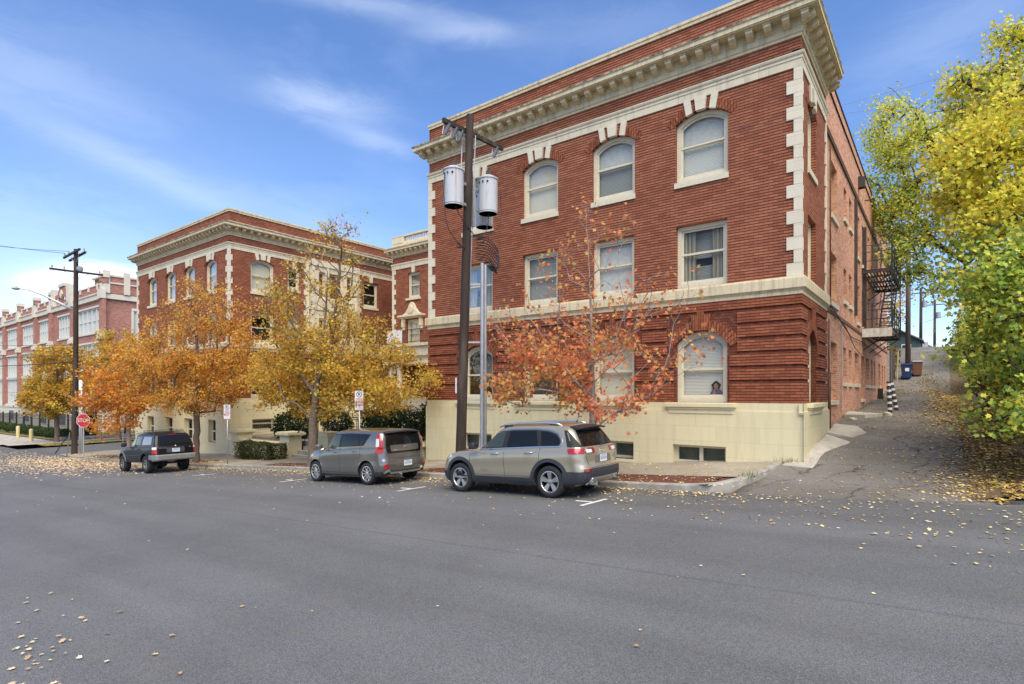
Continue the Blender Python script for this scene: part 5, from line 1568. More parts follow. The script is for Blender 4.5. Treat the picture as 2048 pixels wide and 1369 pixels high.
    def wheels(self, rim_fn, tyre_w=.23):
        s = self.s; R = s['wr']
        for wx, ax in ((s['rw'], 'rear'), (s['fw'], 'front')):
            for sg in (1, -1):
                w = bpy.data.objects.new('wheel', None); COL.objects.link(w); w.parent = self.root; w.empty_display_size = .2
                w.location = (wx, sg * (s['half'] - tyre_w / 2 - .015), R); w.rotation_euler = (0, 0, 0 if sg > 0 else PI)
                rr = s['rim']; hw = tyre_w / 2
                mb = MB()
                mb.lathe([(rr - .01, -hw * .8), (rr + .01, -hw * .92), (rr + (R - rr) * .45, -hw), (R - .035, -hw * .93), (R - .008, -hw * .78), (R, -hw * .5), (R - .006, -hw * .48), (R - .006, -hw * .42), (R, -hw * .40), (R, -hw * .05), (R - .007, -hw * .03), (R - .007, hw * .03), (R, hw * .05), (R, hw * .40), (R - .006, hw * .42), (R - .006, hw * .48), (R, hw * .5), (R - .008, hw * .78), (R - .035, hw * .93), (rr + (R - rr) * .45, hw), (rr + .01, hw * .92), (rr - .01, hw * .8)], 48, axis='y', cap=False)
                mb.build('tyre', RUBBER, w, smooth=True, sharp=50)
                rim_fn(w, rr, hw)
    def place(self, xr, yc):
        sl = (road(xr) - road(xr - self.s['len'])) / self.s['len']
        self.root.location = (xr, yc, road(xr) + .004); self.root.rotation_euler = (0, math.atan(sl), PI)

CHROME = M('chrome', (.75, .75, .74), .12, metal=1.)
SILVER = M('rail_silver', (.62, .62, .60), .3, metal=.85)
ALLOY = M('alloy_wheel', (.50, .50, .50), .3, metal=.85, world=False)
ALLOYD = M('dark_alloy', (.035, .035, .038), .4, metal=.5)
GLASS_T = M('tinted_glass', (.008, .009, .009), .03, spec=.35)
def glass_see(name, tint, refl):
    return pane_mat(name, tint, refl)
GLASS_F = M('clear_glass', (.040, .052, .044), .03, spec=.4)
CLAD = M('grey_cladding', (.032, .035, .042), .55, var=.12, vscale=18, world=False, bump=.05, bscale=300)
SEAM = M('panel_gap', (.012, .012, .012), .7)
REDL = M('red_lens', (.34, .012, .010), .2, coat=.6)
REDD = M('dark_red_lens', (.22, .012, .012), .15, coat=1.)
CLRL = M('clear_lens', (.62, .62, .62), .12, coat=1., spec=.6)
PLATE = M('plate_white', (.62, .66, .70), .45, var=.08, vscale=30, world=False)
PLATEB = M('plate_ink', (.05, .09, .22), .5)
def spokes(w, rr, hw, n, mat_s, mat_b, wi, wo, twin=0., depth=.045, dish=.02, hub=.07, ring=True):
    """alloy rim: barrel, lip, n spokes tapering from hub to lip, hub cap"""
    mb = MB()
    mb.lathe([(rr + .004, hw * .82), (rr - .012, hw * .84), (rr - .028, hw * .72), (rr - .035, hw * .2), (rr - .04, -hw * .6), (rr - .04, -hw * .62), (0.001, -hw * .62)], 48, axis='y', mi=1, cap=False)
    if ring: mb.lathe([(rr + .002, hw * .80), (rr + .002, hw * .88), (rr - .014, hw * .90), (rr - .026, hw * .80), (rr - .026, hw * .74)], 48, axis='y', mi=0, cap=False)
    for k in range(n):
        a = 2 * PI * k / n + .3
        for tw in ((0,) if not twin else (-twin, twin)):
            r0, r1 = hub * .55, rr - .018
            def P(r, t, h):
                return (r * math.cos(a) - t * math.sin(a), h, r * math.sin(a) + t * math.cos(a))
            t0, t1 = tw * .35, tw
            h0, h1 = hw * .84 - dish, hw * .84
            vs = [P(r0, t0 - wi / 2, h0), P(r0, t0 + wi / 2, h0), P(r1, t1 + wo / 2, h1), P(r1, t1 - wo / 2, h1)]
            vs += [P(r0, t0 - wi / 2 - .006, h0 - depth), P(r0, t0 + wi / 2 + .006, h0 - depth), P(r1, t1 + wo / 2 + .006, h1 - depth), P(r1, t1 - wo / 2 - .006, h1 - depth)]
            mb.add(vs, [(0, 1, 2, 3), (4, 7, 6, 5), (0, 4, 5, 1), (1, 5, 6, 2), (2, 6, 7, 3), (3, 7, 4, 0)], 0)
    mb.lathe([(hub, hw * .84 - dish - .03), (hub, hw * .84 - dish + .004), (hub * .45, hw * .84 - dish + .012), (0.001, hw * .84 - dish + .012)], 24, axis='y', mi=0)
    for k in range(5):
        a = 2 * PI * k / 5; c = (hub * .72 * math.cos(a), 0, hub * .72 * math.sin(a)); mb.lathe([(.009, hw * .84 - dish), (.009, hw * .84 - dish + .012), (.001, hw * .84 - dish + .012)], 8, axis='y', mi=1, c=c)
    mb.build('rim', [mat_s, mat_b], w, smooth=True, sharp=35)
    db = MB(); db.lathe([(rr * .72, -hw * .5), (rr * .72, -hw * .3), (.02, -hw * .3)], 32, axis='y'); db.build('brake_disc', M('disc', (.16, .15, .14), .5, metal=.7), w)
def text_mesh(name, txt, size, m, parent, M4, ext=.002, sx=1., align='CENTER'):
    cu = bpy.data.curves.new(name, 'FONT'); cu.body = txt; cu.size = size; cu.extrude = ext; cu.align_x = align; cu.align_y = 'CENTER'
    ob = bpy.data.objects.new(name, cu); COL.objects.link(ob)
    bpy.context.view_layer.update()
    me = bpy.data.meshes.new_from_object(ob.evaluated_get(bpy.context.evaluated_depsgraph_get()))
    bpy.data.objects.remove(ob); bpy.data.curves.remove(cu)
    me.materials.clear(); me.materials.append(m)
    me.transform(M4 @ Matrix.Diagonal((sx, 1, 1, 1)))
    return link(name, me, parent)
def rear_M(x, y, z, lean=0.):
    """frame of a badge read from behind the car (car faces +x): text right = -y, up = +z, out = -x"""
    R = Matrix(((0, 0, -1, x), (-1, 0, 0, y), (0, 1, 0, z), (0, 0, 0, 1)))
    return R @ Matrix.Rotation(lean, 4, 'X')
def side_M(x, y, z):
    """text on the left side: right = -x (towards the rear), up = z, out = +y"""
    return Matrix(((-1, 0, 0, x), (0, 0, 1, y), (0, 1, 0, z), (0, 0, 0, 1)))
def plate(car, y, z, x, lean=0.):
    mb = MB(lambda u, v, d: (x - d, y - u, z + v)); mb.box(-.155, .155, -.078, .078, 0, .008)
    p = mb.build('licence_plate', PLATE, car.root)
    ink = MB(lambda u, v, d: (x - d, y - u, z + v))
    rg = random.Random(int(abs(x) * 1e4) + 3)
    for k in range(7):          # the characters cannot be read in the photograph: plain dark strokes
        u = -.122 + k * .0405
        ink.box(u - .011, u - .004, -.034, .034, .008, .0095); ink.box(u + .004, u + .011, -.034, .034, .008, .0095)
        if rg.random() < .6: ink.box(u - .004, u + .004, .02 if rg.random() < .5 else -.008, .034 if rg.random() < .5 else .008, .008, .0095)
    ink.box(-.10, .10, .05, .064, .008, .0092); ink.build('plate_marking', PLATEB, p)
    return p
def smooth_prof(pts, n=8):
    return pts

# ---- 1. silver-beige mid-size SUV (nearest)
JP = paint_mat('beige_metal_paint', (.365, .325, .238), .5, .28)
j = Car('suv', 'silver beige SUV with dark lower cladding and silver roof rails, nearest of the parked cars', dict(
    len=4.6, half=.925, wr=.362, rim=.245, rw=.98, fw=3.68, paint=JP, flare=.022, well=.065,
    sill=[(0, .42), (.25, .30), (.8, .26), (3.9, .26), (4.35, .24), (4.6, .30)],
    belt=[(0, 1.10), (.6, 1.12), (1.4, 1.10), (2.4, 1.06), (3.3, 1.02), (3.5, 1.02), (4.0, .97), (4.35, .91), (4.6, .84)],
    crown=[(0, .0), (3.2, .02), (3.7, .055), (4.3, .05), (4.6, .02)],
    roof=[(.2, 1.52), (.5, 1.58), (1.1, 1.615), (1.9, 1.62), (2.5, 1.60), (2.9, 1.55)],
    rr=(.30, .34), rf=(.62, .50), rbow=.09, fbow=.16, taper=(.035, .05),
    low=[(0, .10, 4.50, .84), (.10, .03, 4.56, .885), (.25, .01, 4.59, .905), (.42, .02, 4.6, .91), (.52, .07, 4.58, .905), (.62, .08, 4.56, .912), (.74, .085, 4.53, .918), (.84, .09, 4.49, .912), (.93, .10, 4.45, .895), (.98, .12, 4.40, .872), (1., .15, 4.36, .85)],
    grr=(.22, .20), grf=(.35, .30),
    green=[(0, .13, 3.52, .865), (.12, .16, 3.42, .855), (.45, .26, 3.10, .80), (.75, .36, 2.86, .735), (.90, .42, 2.72, .69), (.97, .47, 2.64, .65), (1., .53, 2.58, .61)], rcrown=.055))
# glass
side_line = [(.70, 1.165), (1.25, 1.155), (2.22, 1.12), (3.24, 1.075), (3.02, 1.24), (2.74, 1.40), (2.46, 1.492), (2.10, 1.525), (1.40, 1.525), (1.02, 1.492), (.80, 1.42), (.68, 1.28)]
j.decal('window_surround', side_line, 'side', SEAM, .003, .012, .06, .05, both=True)
j.strip('window_trim', rnd_poly([(.66, 1.145), (1.25, 1.135), (2.22, 1.10), (3.29, 1.055), (3.04, 1.255), (2.75, 1.418), (2.46, 1.512), (2.10, 1.545), (1.40, 1.545), (1.00, 1.512), (.775, 1.435), (.645, 1.285)], .05, 3), .015, 'side', CHROME, .012, .014, both=True, closed=True, step=.08)
j.decal('side_window', [(2.34, 1.128), (3.16, 1.090), (2.98, 1.235), (2.72, 1.385), (2.45, 1.472), (2.30, 1.492)], 'side', GLASS_F, .010, .012, .06, .03, both=True)
j.decal('side_window', [(1.30, 1.170), (2.20, 1.138), (2.16, 1.500), (1.38, 1.502)], 'side', GLASS_T, .010, .012, .06, .03, both=True)
j.decal('side_window', [(.735, 1.182), (1.19, 1.172), (1.25, 1.495), (1.02, 1.468), (.82, 1.395), (.715, 1.28)], 'side', GLASS_T, .010, .012, .06, .04, both=True)
j.decal('windshield', [(-.62, 1.10), (.62, 1.10), (.50, 1.52), (-.50, 1.52)], 'front', GLASS_F, .006, .012, .08, .06)
rg = j.decal('rear_window', [(-.70, 1.135), (.70, 1.135), (.58, 1.49), (-.58, 1.49)], 'rear', GLASS_T, .008, .014, .06, .05)
j.decal('corner_pillar', [(-.02, 1.13), (.30, 1.135), (.30, 1.50), (.24, 1.50), (.08, 1.26)], 'corner', SEAM, .005, .012, .05, .02, both=True)
# spoiler over the rear window
mb = MB(); 
for k in range(11):
    pass
sp = []
for k in range(13):
    y = -.60 + 1.2 * k / 12; b = .05 * (y / .6) ** 2
    sp.append([(.52 + b, y, 1.615 - .03 * (y / .6) ** 2), (.27 + b, y, 1.575 - .03 * (y / .6) ** 2), (.255 + b, y, 1.555 - .03 * (y / .6) ** 2), (.30 + b, y, 1.535 - .03 * (y / .6) ** 2), (.52 + b, y, 1.56 - .03 * (y / .6) ** 2)])
for a, b in zip(sp[:-1], sp[1:]):
    for q in range(5): mb.quad(a[q], b[q], b[(q + 1) % 5], a[(q + 1) % 5])
mb.poly(sp[0]); mb.poly(sp[-1])
mb.build('spoiler', BLACKP, j.root, smooth=True, sharp=40)
# seams, handles, cladding
for ln in ([(2.24, .46), (2.26, .8), (2.25, 1.07)], [(3.28, .48), (3.34, .75), (3.32, 1.02)], [(1.30, .66), (1.24, .85), (1.22, 1.12)], [(2.26, .47), (3.28, .47)], [(1.38, .47), (2.25, .47)]):
    j.strip('door_seam', ln, .009, 'side', SEAM, .002, .008, both=True)
j.decal('lower_cladding', [(1.36, .27), (3.30, .27), (3.27, .44), (1.40, .44)], 'side', CLAD, .016, .02, .07, .01, both=True)
def arch_line(cx, cz, R, a0, a1, n=18): return [(cx + R * math.cos(math.radians(a0 + (a1 - a0) * i / n)), cz + R * math.sin(math.radians(a0 + (a1 - a0) * i / n))) for i in range(n + 1)]
for cx in (j.s['rw'], j.s['fw']): j.strip('arch_trim', arch_line(cx, .382, .468, -14, 194), .085, 'side', CLAD, .018, .024, both=True)
j.decal('rear_bumper', [(-.93, .26), (.93, .26), (.93, .60), (.70, .60), (.66, .66), (-.66, .66), (-.70, .60), (-.93, .60)], 'rear', CLAD, .018, .02, .07, .0)
j.decal('bumper_corner', [(-.06, .28), (.42, .26), (.42, .60), (.1, .60), (-.06, .52)], 'corner', CLAD, .022, .02, .06, .0, both=True)
j.decal('bumper_trim', [(-.66, .32), (.66, .32), (.58, .46), (-.58, .46)], 'rear', SILVER, .032, .03, .08, .02)
for sg in (1, -1):
    mb = MB(); mb.tube([(.14, sg * .52, .325), (-.01, sg * .52, .325)], [.045, .05], 12); mb.build('exhaust_tip', CHROME, j.root, smooth=True, sharp=40)
for hx, hz in ((2.42, .985), (1.42, 1.015)):
    for sg in (1, -1):
        h = j.ray((hx + .09, 5 * sg, hz), (0, -sg, 0))[0]
        mb = MB(); y = abs(h.y)
        mb.tube([(hx - .02, sg * (y + .0), hz + .004), (hx + .0, sg * (y + .032), hz + .006), (hx + .10, sg * (y + .038), hz), (hx + .19, sg * (y + .032), hz - .006), (hx + .21, sg * y, hz - .006)], [.012, .014, .015, .014, .012], 8)
        mb.build('door_handle', SILVER, j.root, smooth=True)
for sg in (1, -1):
    mb = MB(); mb.box(3.00, 3.18, sg * .93 - .0, sg * .93 + sg * .20, 1.09, 1.25)
    o = mb.build('mirror', BLACKP, j.root, smooth=True); bevel(o, .05, 4, 30); 
    mb = MB(); pts = [(.78, sg * .555, 1.60), (.92, sg * .562, 1.655), (1.25, sg * .57, 1.682), (2.0, sg * .57, 1.682), (2.40, sg * .56, 1.655), (2.60, sg * .55, 1.60)]
    mb.tube(pts, [.018, .025, .026, .026, .025, .016], 8); mb.build('roof_rail', SILVER, j.root, smooth=True)
    for px in (1.0, 2.32):
        mb = MB(); mb.box(px - .12, px + .12, sg * .562 - .018, sg * .562 + .018, 1.57, 1.655); mb.build('rail_foot', BLACKP, j.root)
# lamps, badge, plate
tl = j.decal('taillight', [(-.06, .985), (.30, .985), (.30, 1.10), (-.04, 1.10)], 'corner', REDL, .012, .016, .04, .03, both=True)
j.decal('taillight_lens', [(.34, .99), (.56, .99), (.56, 1.098), (.34, 1.098)], 'rear', REDD, .010, .014, .04, .02, both=True)
j.decal('reverse_lens', [(.46, 1.0), (.66, 1.0), (.66, 1.07), (.46, 1.07)], 'rear', CLRL, .016, .014, .04, .02, both=True)
j.decal('reflector', [(.60, .60), (.80, .60), (.80, .66), (.62, .66)], 'rear', REDD, .026, .014, .04, .01, both=True)
j.decal('plate_recess', [(-.38, .76), (.38, .76), (.34, .93), (-.34, .93)], 'rear', M('recess_paint', (.12, .11, .095), .4), .003, .01, .06, .03)
j.strip('tailgate_seam', [(-.66, 1.12), (-.68, .90), (-.60, .68), (.60, .68), (.68, .90), (.66, 1.12)], .010, 'rear', SEAM, .003, .008)
px_ = j.ray((-5, .02, .85), (1, 0, 0))[0].x
plate(j, .02, .85, px_ - .012)
bx = j.ray((-5, 0, 1.03), (1, 0, 0))[0].x
text_mesh('badge', 'Jeep', .12, CHROME, j.root, rear_M(bx - .012, .0, 1.025), .003)
bx2 = j.ray((-5, .42, .99), (1, 0, 0))[0].x
text_mesh('model_badge', 'CHEROKEE', .05, CHROME, j.root, side_M(2.86, .93, .60), .002)
mb = MB(); mb.tube([(.75, 0, 1.665), (.71, 0, 1.70), (.64, 0, 1.95)], [.02, .008, .004], 6); mb.build('antenna', BLACKP, j.root)
mb = MB(); mb.tube([(.16, 0, 1.15), (.17, -.30, 1.165)], .012, 6); mb.tube([(.17, -.30, 1.17), (.175, .12, 1.18)], .008, 6); mb.build('wiper', BLACKP, j.root)
j.decal('headlight', [(.42, .80), (.80, .80), (.80, .90), (.50, .90)], 'front', CLRL, .01, .014, .05, .02, both=True)
j.decal('side_headlight', [(4.02, .86), (4.30, .80), (4.30, .88), (4.05, .93)], 'side', CLRL, .01, .014, .05, .02, both=True)
j.decal('front_bumper', [(-.9, .26), (.9, .26), (.9, .52), (-.9, .52)], 'front', CLAD, .016, .02, .08, 0)
j.wheels(lambda w, rr, hw: spokes(w, rr, hw, 5, ALLOY, ALLOYD, .055, .125, depth=.05, dish=.018, hub=.062), .235)
j.place(-6.0, 11.45)

# ---- 2. grey boxy hatchback
KP = paint_mat('grey_metal_paint', (.165, .16, .145), .6, .25)
k = Car('hatchback', 'grey boxy hatchback with tall red taillights, between the silver and the black car', dict(
    len=4.12, half=.90, wr=.325, rim=.225, rw=.78, fw=3.34, paint=KP, flare=.035, well=.05,
    sill=[(0, .36), (.2, .27), (.7, .22), (3.6, .20), (4.0, .22), (4.12, .28)],
    belt=[(0, 1.13), (.8, 1.11), (1.8, 1.06), (2.8, 1.01), (3.2, 1.0), (3.5, .985), (3.85, .92), (4.12, .80)],
    crown=[(0, 0), (2.9, .02), (3.4, .07), (3.9, .06), (4.12, .02)],
    roof=[(.05, 1.51), (.3, 1.55), (1.2, 1.585), (2.0, 1.595), (2.7, 1.57)],
    rr=(.22, .26), rf=(.55, .48), rbow=.08, fbow=.16, taper=(.02, .05),
    low=[(0, .06, 4.04, .83), (.08, .02, 4.09, .865), (.22, -.01, 4.12, .885), (.38, -.015, 4.12, .888), (.50, .02, 4.10, .882), (.62, .05, 4.08, .886), (.76, .055, 4.05, .888), (.88, .06, 4.0, .878), (.96, .07, 3.94, .862), (1., .085, 3.90, .848)],
    grr=(.16, .17), grf=(.30, .30), grbow=.05,
    green=[(0, .075, 3.24, .862), (.15, .085, 3.18, .858), (.5, .11, 2.95, .83), (.78, .145, 2.79, .79), (.91, .175, 2.68, .755), (.97, .21, 2.62, .72), (1., .26, 2.55, .68)], rcrown=.05))
kl = [(.90, 1.145), (2.10, 1.105), (2.98, 1.06), (2.86, 1.21), (2.68, 1.39), (2.48, 1.495), (1.6, 1.515), (.62, 1.48)]
k.decal('window_surround', kl, 'side', SEAM, .003, .012, .06, .03, both=True)
k.decal('side_window', [(2.10, 1.115), (2.90, 1.075), (2.82, 1.20), (2.65, 1.37), (2.46, 1.47), (2.06, 1.482)], 'side', GLASS_F, .009, .012, .06, .03, both=True)
k.decal('side_window', [(1.12, 1.148), (2.00, 1.12), (1.97, 1.484), (1.12, 1.478)], 'side', GLASS_T, .009, .012, .06, .02, both=True)
k.decal('side_window', [(.955, 1.156), (1.07, 1.152), (1.07, 1.475), (.70, 1.46)], 'side', GLASS_T, .009, .012, .05, .015, both=True)
k.decal('windshield', [(-.64, 1.06), (.64, 1.06), (.56, 1.49), (-.56, 1.49)], 'front', GLASS_F, .006, .012, .08, .06)
k.decal('rear_window', [(-.63, .905), (.63, .905), (.685, 1.08), (.63, 1.465), (-.63, 1.465), (-.685, 1.08)], 'rear', GLASS_T, .010, .016, .06, .05)
k.decal('tailgate_panel', [(-.52, .955), (.52, .955), (.545, 1.06), (.53, 1.135), (-.53, 1.135), (-.545, 1.06)], 'rear', KP, .024, .016, .06, .04)
mb = MB(); sp = []
for q in range(13):
    y = -.66 + 1.32 * q / 12; b = .05 * (y / .66) ** 2; dz = -.03 * (y / .66) ** 2
    sp.append([(.42 + b, y, 1.573 + dz), (.06 + b, y, 1.545 + dz), (.045 + b, y, 1.52 + dz), (.12 + b, y, 1.50 + dz), (.42 + b, y, 1.53 + dz)])
for a, b in zip(sp[:-1], sp[1:]):
    for q in range(5): mb.quad(a[q], b[q], b[(q + 1) % 5], a[(q + 1) % 5])
mb.poly(sp[0]); mb.poly(sp[-1]); mb.build('spoiler', BLACKP, k.root, smooth=True, sharp=40)
for a in (1, -1):
    pass
k.decal('taillight', [(-.02, .93), (.16, .90), (.235, .96), (.20, 1.20), (.16, 1.46), (.06, 1.46), (.0, 1.25)], 'corner', REDL, .012, .018, .04, .04, both=True)
k.decal('reverse_lens', [(.10, 1.12), (.20, 1.10), (.18, 1.34), (.10, 1.34)], 'corner', CLRL, .020, .016, .04, .03, both=True)
for ln in ([(2.05, .36), (2.06, .7), (2.05, 1.09)], [(3.02, .42), (3.10, .70), (3.08, 1.0)], [(1.12, .62), (1.06, .9), (1.06, 1.13)], [(1.30, .34), (3.0, .34)]):
    k.strip('door_seam', ln, .008, 'side', SEAM, .002, .008, both=True)
k.decal('lower_cladding', [(1.18, .215), (2.96, .205), (2.94, .285), (1.20, .295)], 'side', CLAD, .012, .016, .07, .01, both=True)
for hx, hz in ((2.16, .955), (1.20, .985)):
    for sg in (1, -1):
        y = abs(k.ray((hx + .08, 5 * sg, hz), (0, -sg, 0))[0].y); mb = MB()
        mb.tube([(hx, sg * y, hz), (hx + .02, sg * (y + .03), hz), (hx + .17, sg * (y + .03), hz - .01), (hx + .19, sg * y, hz - .01)], .013, 8); mb.build('door_handle', KP, k.root, smooth=True)
for sg in (1, -1):
    mb = MB(); mb.box(2.84, 3.02, sg * .90, sg * 1.08, 1.06, 1.20); bevel(mb.build('mirror', KP, k.root, smooth=True), .05, 4, 30)
k.decal('rear_bumper', [(-.88, .29), (.88, .29), (.88, .40), (-.88, .40)], 'rear', CLAD, .010, .02, .07)
k.decal('bumper_corner', [(-.06, .27), (.3, .28), (.3, .40), (-.06, .38)], 'corner', CLAD, .012, .02, .06, both=True)
k.strip('bumper_trim', [(-.78, .36), (-.64, .42), (-.56, .345), (.56, .345), (.64, .42), (.78, .36)], .04, 'rear', SILVER, .026, .03)
k.decal('plate_recess', [(-.42, .52), (.42, .52), (.36, .68), (-.36, .68)], 'rear', M('recess_grey', (.10, .09, .08), .45), .004, .012, .06, .03)
for sg in (1, -1): k.decal('reflector', [(sg * .74 + .07 * math.cos(a), .53 + .075 * math.sin(a)) for a in [2 * PI * i / 18 for i in range(18)]], 'rear', REDL, .016, .02, .04)
k.strip('tailgate_seam', [(-.60, .92), (-.60, .76), (.60, .76), (.60, .92)], .009, 'rear', SEAM, .003, .008)
px_ = k.ray((-5, -.02, .59), (1, 0, 0))[0].x; plate(k, -.02, .595, px_ - .014)
bx = k.ray((-5, 0, 1.07), (1, 0, 0))[0].x
mb = MB(lambda u, v, d: (bx - .03 - d, -u, 1.075 + v))     # angular joined-up chrome letters of the maker's mark
for a, b in (((-.07, -.022), (-.07, .022)), ((-.07, 0), (-.035, .022)), ((-.065, .0), (-.03, -.022)), ((-.03, -.022), (-.005, .022)), ((.005, -.022), (.005, .022)), ((.005, -.022), (.04, .022)), ((.04, .022), (.07, -.022))):
    mb.bar((*a, .0), (*b, .0), .010, .006)
mb.build('badge', CHROME, k.root)
text_mesh('model_badge', 'SOUL', .055, CHROME, k.root, rear_M(bx - .028, .40, .995), .002)
k.decal('headlight', [(.45, .68), (.78, .70), (.78, .84), (.52, .84)], 'front', CLRL, .01, .014, .05, .02, both=True)
k.decal('side_headlight', [(3.55, .80), (3.84, .70), (3.84, .80), (3.60, .88)], 'side', CLRL, .008, .014, .05, .02, both=True)
k.wheels(lambda w, rr, hw: spokes(w, rr, hw, 5, M('bright_alloy', (.66, .66, .66), .25, metal=.85, world=False), ALLOYD, .028, .034, twin=.055, depth=.035, dish=.012, hub=.06), .215)
mb = MB(); mb.tube([(.3, .2, .30), (.02, .2, .28)], .03, 8); mb.build('exhaust', STEEL, k.root)
k.place(-12.6, 11.42)

# ---- 3. old black off-road SUV
BP = paint_mat('black_paint', (.006, .006, .010), .0, .4, dust=.015, coat=.3)
r = Car('suv', 'old black off road SUV with a roof rack, farthest of the parked cars', dict(
    len=4.45, half=.86, wr=.39, rim=.20, rw=1.05, fw=3.72, paint=BP, flare=.03, well=.085,
    sill=[(0, .55), (.2, .52), (.7, .47), (3.9, .45), (4.3, .46), (4.45, .52)],
    belt=[(0, 1.17), (1.2, 1.17), (2.8, 1.15), (3.2, 1.14), (3.8, 1.09), (4.2, 1.03), (4.45, .95)],
    crown=[(0, 0), (3.0, .02), (3.5, .05), (4.2, .05), (4.45, .02)],
    roof=[(.1, 1.67), (.5, 1.70), (1.4, 1.715), (2.4, 1.71), (2.8, 1.67)],
    rr=(.16, .18), rf=(.40, .36), rbow=.05, fbow=.12, taper=(.01, .04),
    low=[(0, .06, 4.36, .80), (.10, .03, 4.40, .825), (.25, .02, 4.44, .84), (.45, .015, 4.45, .845), (.7, .02, 4.43, .845), (.88, .03, 4.38, .835), (.96, .04, 4.34, .82), (1., .06, 4.30, .80)],
    grr=(.12, .14), grf=(.26, .26), grbow=.04, gfbow=.2,
    green=[(0, .07, 3.42, .815), (.2, .10, 3.26, .80), (.55, .20, 2.98, .755), (.82, .29, 2.76, .71), (.94, .34, 2.66, .675), (1., .40, 2.58, .63)], rcrown=.04))
r.decal('side_window', [(2.30, 1.225), (3.10, 1.205), (2.93, 1.36), (2.68, 1.56), (2.30, 1.60)], 'side', GLASS_F, .006, .012, .06, .03, both=True)
r.decal('side_window', [(1.62, 1.235), (2.20, 1.225), (2.20, 1.60), (1.56, 1.60)], 'side', GLASS_F, .006, .012, .06, .03, both=True)
r.decal('side_window', [(.50, 1.245), (1.46, 1.235), (1.40, 1.60), (.58, 1.59)], 'side', M('grey_glass', (.16, .16, .17), .05, spec=.7, coat=.5), .006, .012, .06, .04, both=True)
r.decal('windshield', [(-.62, 1.20), (.62, 1.20), (.54, 1.62), (-.54, 1.62)], 'front', GLASS_F, .006, .012, .08, .05)
r.decal('rear_window', [(-.66, 1.20), (.66, 1.20), (.58, 1.60), (-.58, 1.60)], 'rear', GLASS_T, .008, .014, .06, .07)
for ln in ([(2.26, .60), (2.25, 1.2)], [(3.18, .60), (3.16, 1.16)], [(1.62, .95), (1.50, 1.2)], [(1.52, .60), (3.16, .58)]): r.strip('door_seam', ln, .008, 'side', M('seam_grey', (.05, .05, .055), .6), .002, .008, both=True)
r.strip('side_moulding', [(1.55, .78), (3.2, .76)], .06, 'side', CLAD, .014, .02, both=True)
for cx in (r.s['rw'], r.s['fw']): r.strip('arch_flare', arch_line(cx, .41, .495, 0, 180), .055, 'side', M('flare_grey', (.16, .155, .15), .5, world=False) if cx > 2 else BP, .03, .034, both=True)
GB = M('worn_bumper', (.24, .235, .225), .42, metal=.35, var=.18, vscale=9, world=False)
mb = MB(); prof = []
for q in range(25):
    t = q / 24; y = -.90 + 1.8 * t; e = max(0, (abs(y) - .72) / .18); prof.append((-.10 + .26 * e ** 2.2, y))
for (xa, ya), (xb, yb) in zip(prof[:-1], prof[1:]):
    for z0, z1, i0, i1 in ((.55, .60, .03, 0), (.60, .76, 0, 0), (.76, .80, 0, .04)):
        mb.quad((xa + i0, ya, z0), (xb + i0, yb, z0), (xb + i1, yb, z1), (xa + i1, ya, z1))
    mb.quad((xa + .04, ya, .80), (xb + .04, yb, .80), (.2, yb * .95, .80), (.2, ya * .95, .80)); mb.quad((xa + .03, ya, .55), (xb + .03, yb, .55), (.2, yb * .95, .55), (.2, ya * .95, .55))
for sg, (xa, ya) in ((-1, prof[0]), (1, prof[-1])):
    mb.quad((xa, ya, .60), (.55, sg * .885, .60), (.55, sg * .885, .76), (xa, ya, .76)); mb.quad((xa + .04, ya, .8), (.55, sg * .87, .8), (.55, sg * .885, .76), (xa, ya, .76)); mb.quad((.55, sg * .885, .6), (.55, sg * .885, .76), (.55, sg * .7, .76), (.55, sg * .7, .6))
mb.build('rear_bumper', GB, r.root, smooth=True, sharp=30, recalc=True)
r.decal('taillight', [(-.05, .83), (.20, .83), (.20, 1.14), (-.04, 1.14)], 'corner', REDL, .010, .016, .05, .03, both=True)
r.decal('reverse_lens', [(-.03, 1.03), (.19, 1.03), (.19, 1.13), (-.02, 1.13)], 'corner', CLRL, .017, .014, .05, .02, both=True)
r.decal('plate_recess', [(-.36, .88), (.36, .88), (.36, 1.10), (-.36, 1.10)], 'rear', M('recess_black', (.05, .05, .055), .5), .006, .014, .06, .04)
px_ = r.ray((-5, 0, .98), (1, 0, 0))[0].x; plate(r, .0, .975, px_ - .018)
text_mesh('model_badge', '4RUNNER', .07, CHROME, r.root, rear_M(px_ - .012, .52, 1.085), .002)
text_mesh('trim_badge', 'SR5', .06, CHROME, r.root, rear_M(px_ - .012, -.58, 1.085), .002)
mb = MB(); mb.lathe([(.030, 0), (.036, .004), (.036, .008), (.026, .008)], 20, axis='x', c=(px_ - .02, 0, 1.15)); mb.lathe([(.012, 0), (.016, .004), (.016, .008), (.010, .008)], 16, axis='x', c=(px_ - .02, 0, 1.156)); mb.build('badge', CHROME, r.root)
for hx, hz in ((2.36, 1.06), (1.66, 1.06)):
    for sg in (1, -1):
        y = abs(r.ray((hx + .08, 5 * sg, hz), (0, -sg, 0))[0].y); mb = MB(); mb.box(hx, hx + .18, sg * (y - .01), sg * (y + .022), hz - .02, hz + .02); bevel(mb.build('door_handle', BLACKP, r.root), .008, 2)
for sg in (1, -1):
    mb = MB(); mb.box(3.0, 3.13, sg * .86, sg * 1.08, 1.17, 1.36); bevel(mb.build('mirror', BLACKP, r.root, smooth=True), .05, 4, 30)
    mb = MB(); mb.box(.78, .86, sg * .58 if sg > 0 else -.84, sg * .84 if sg > 0 else -.58, .12, .5); mb.build('mud_flap', RUBBER, r.root)
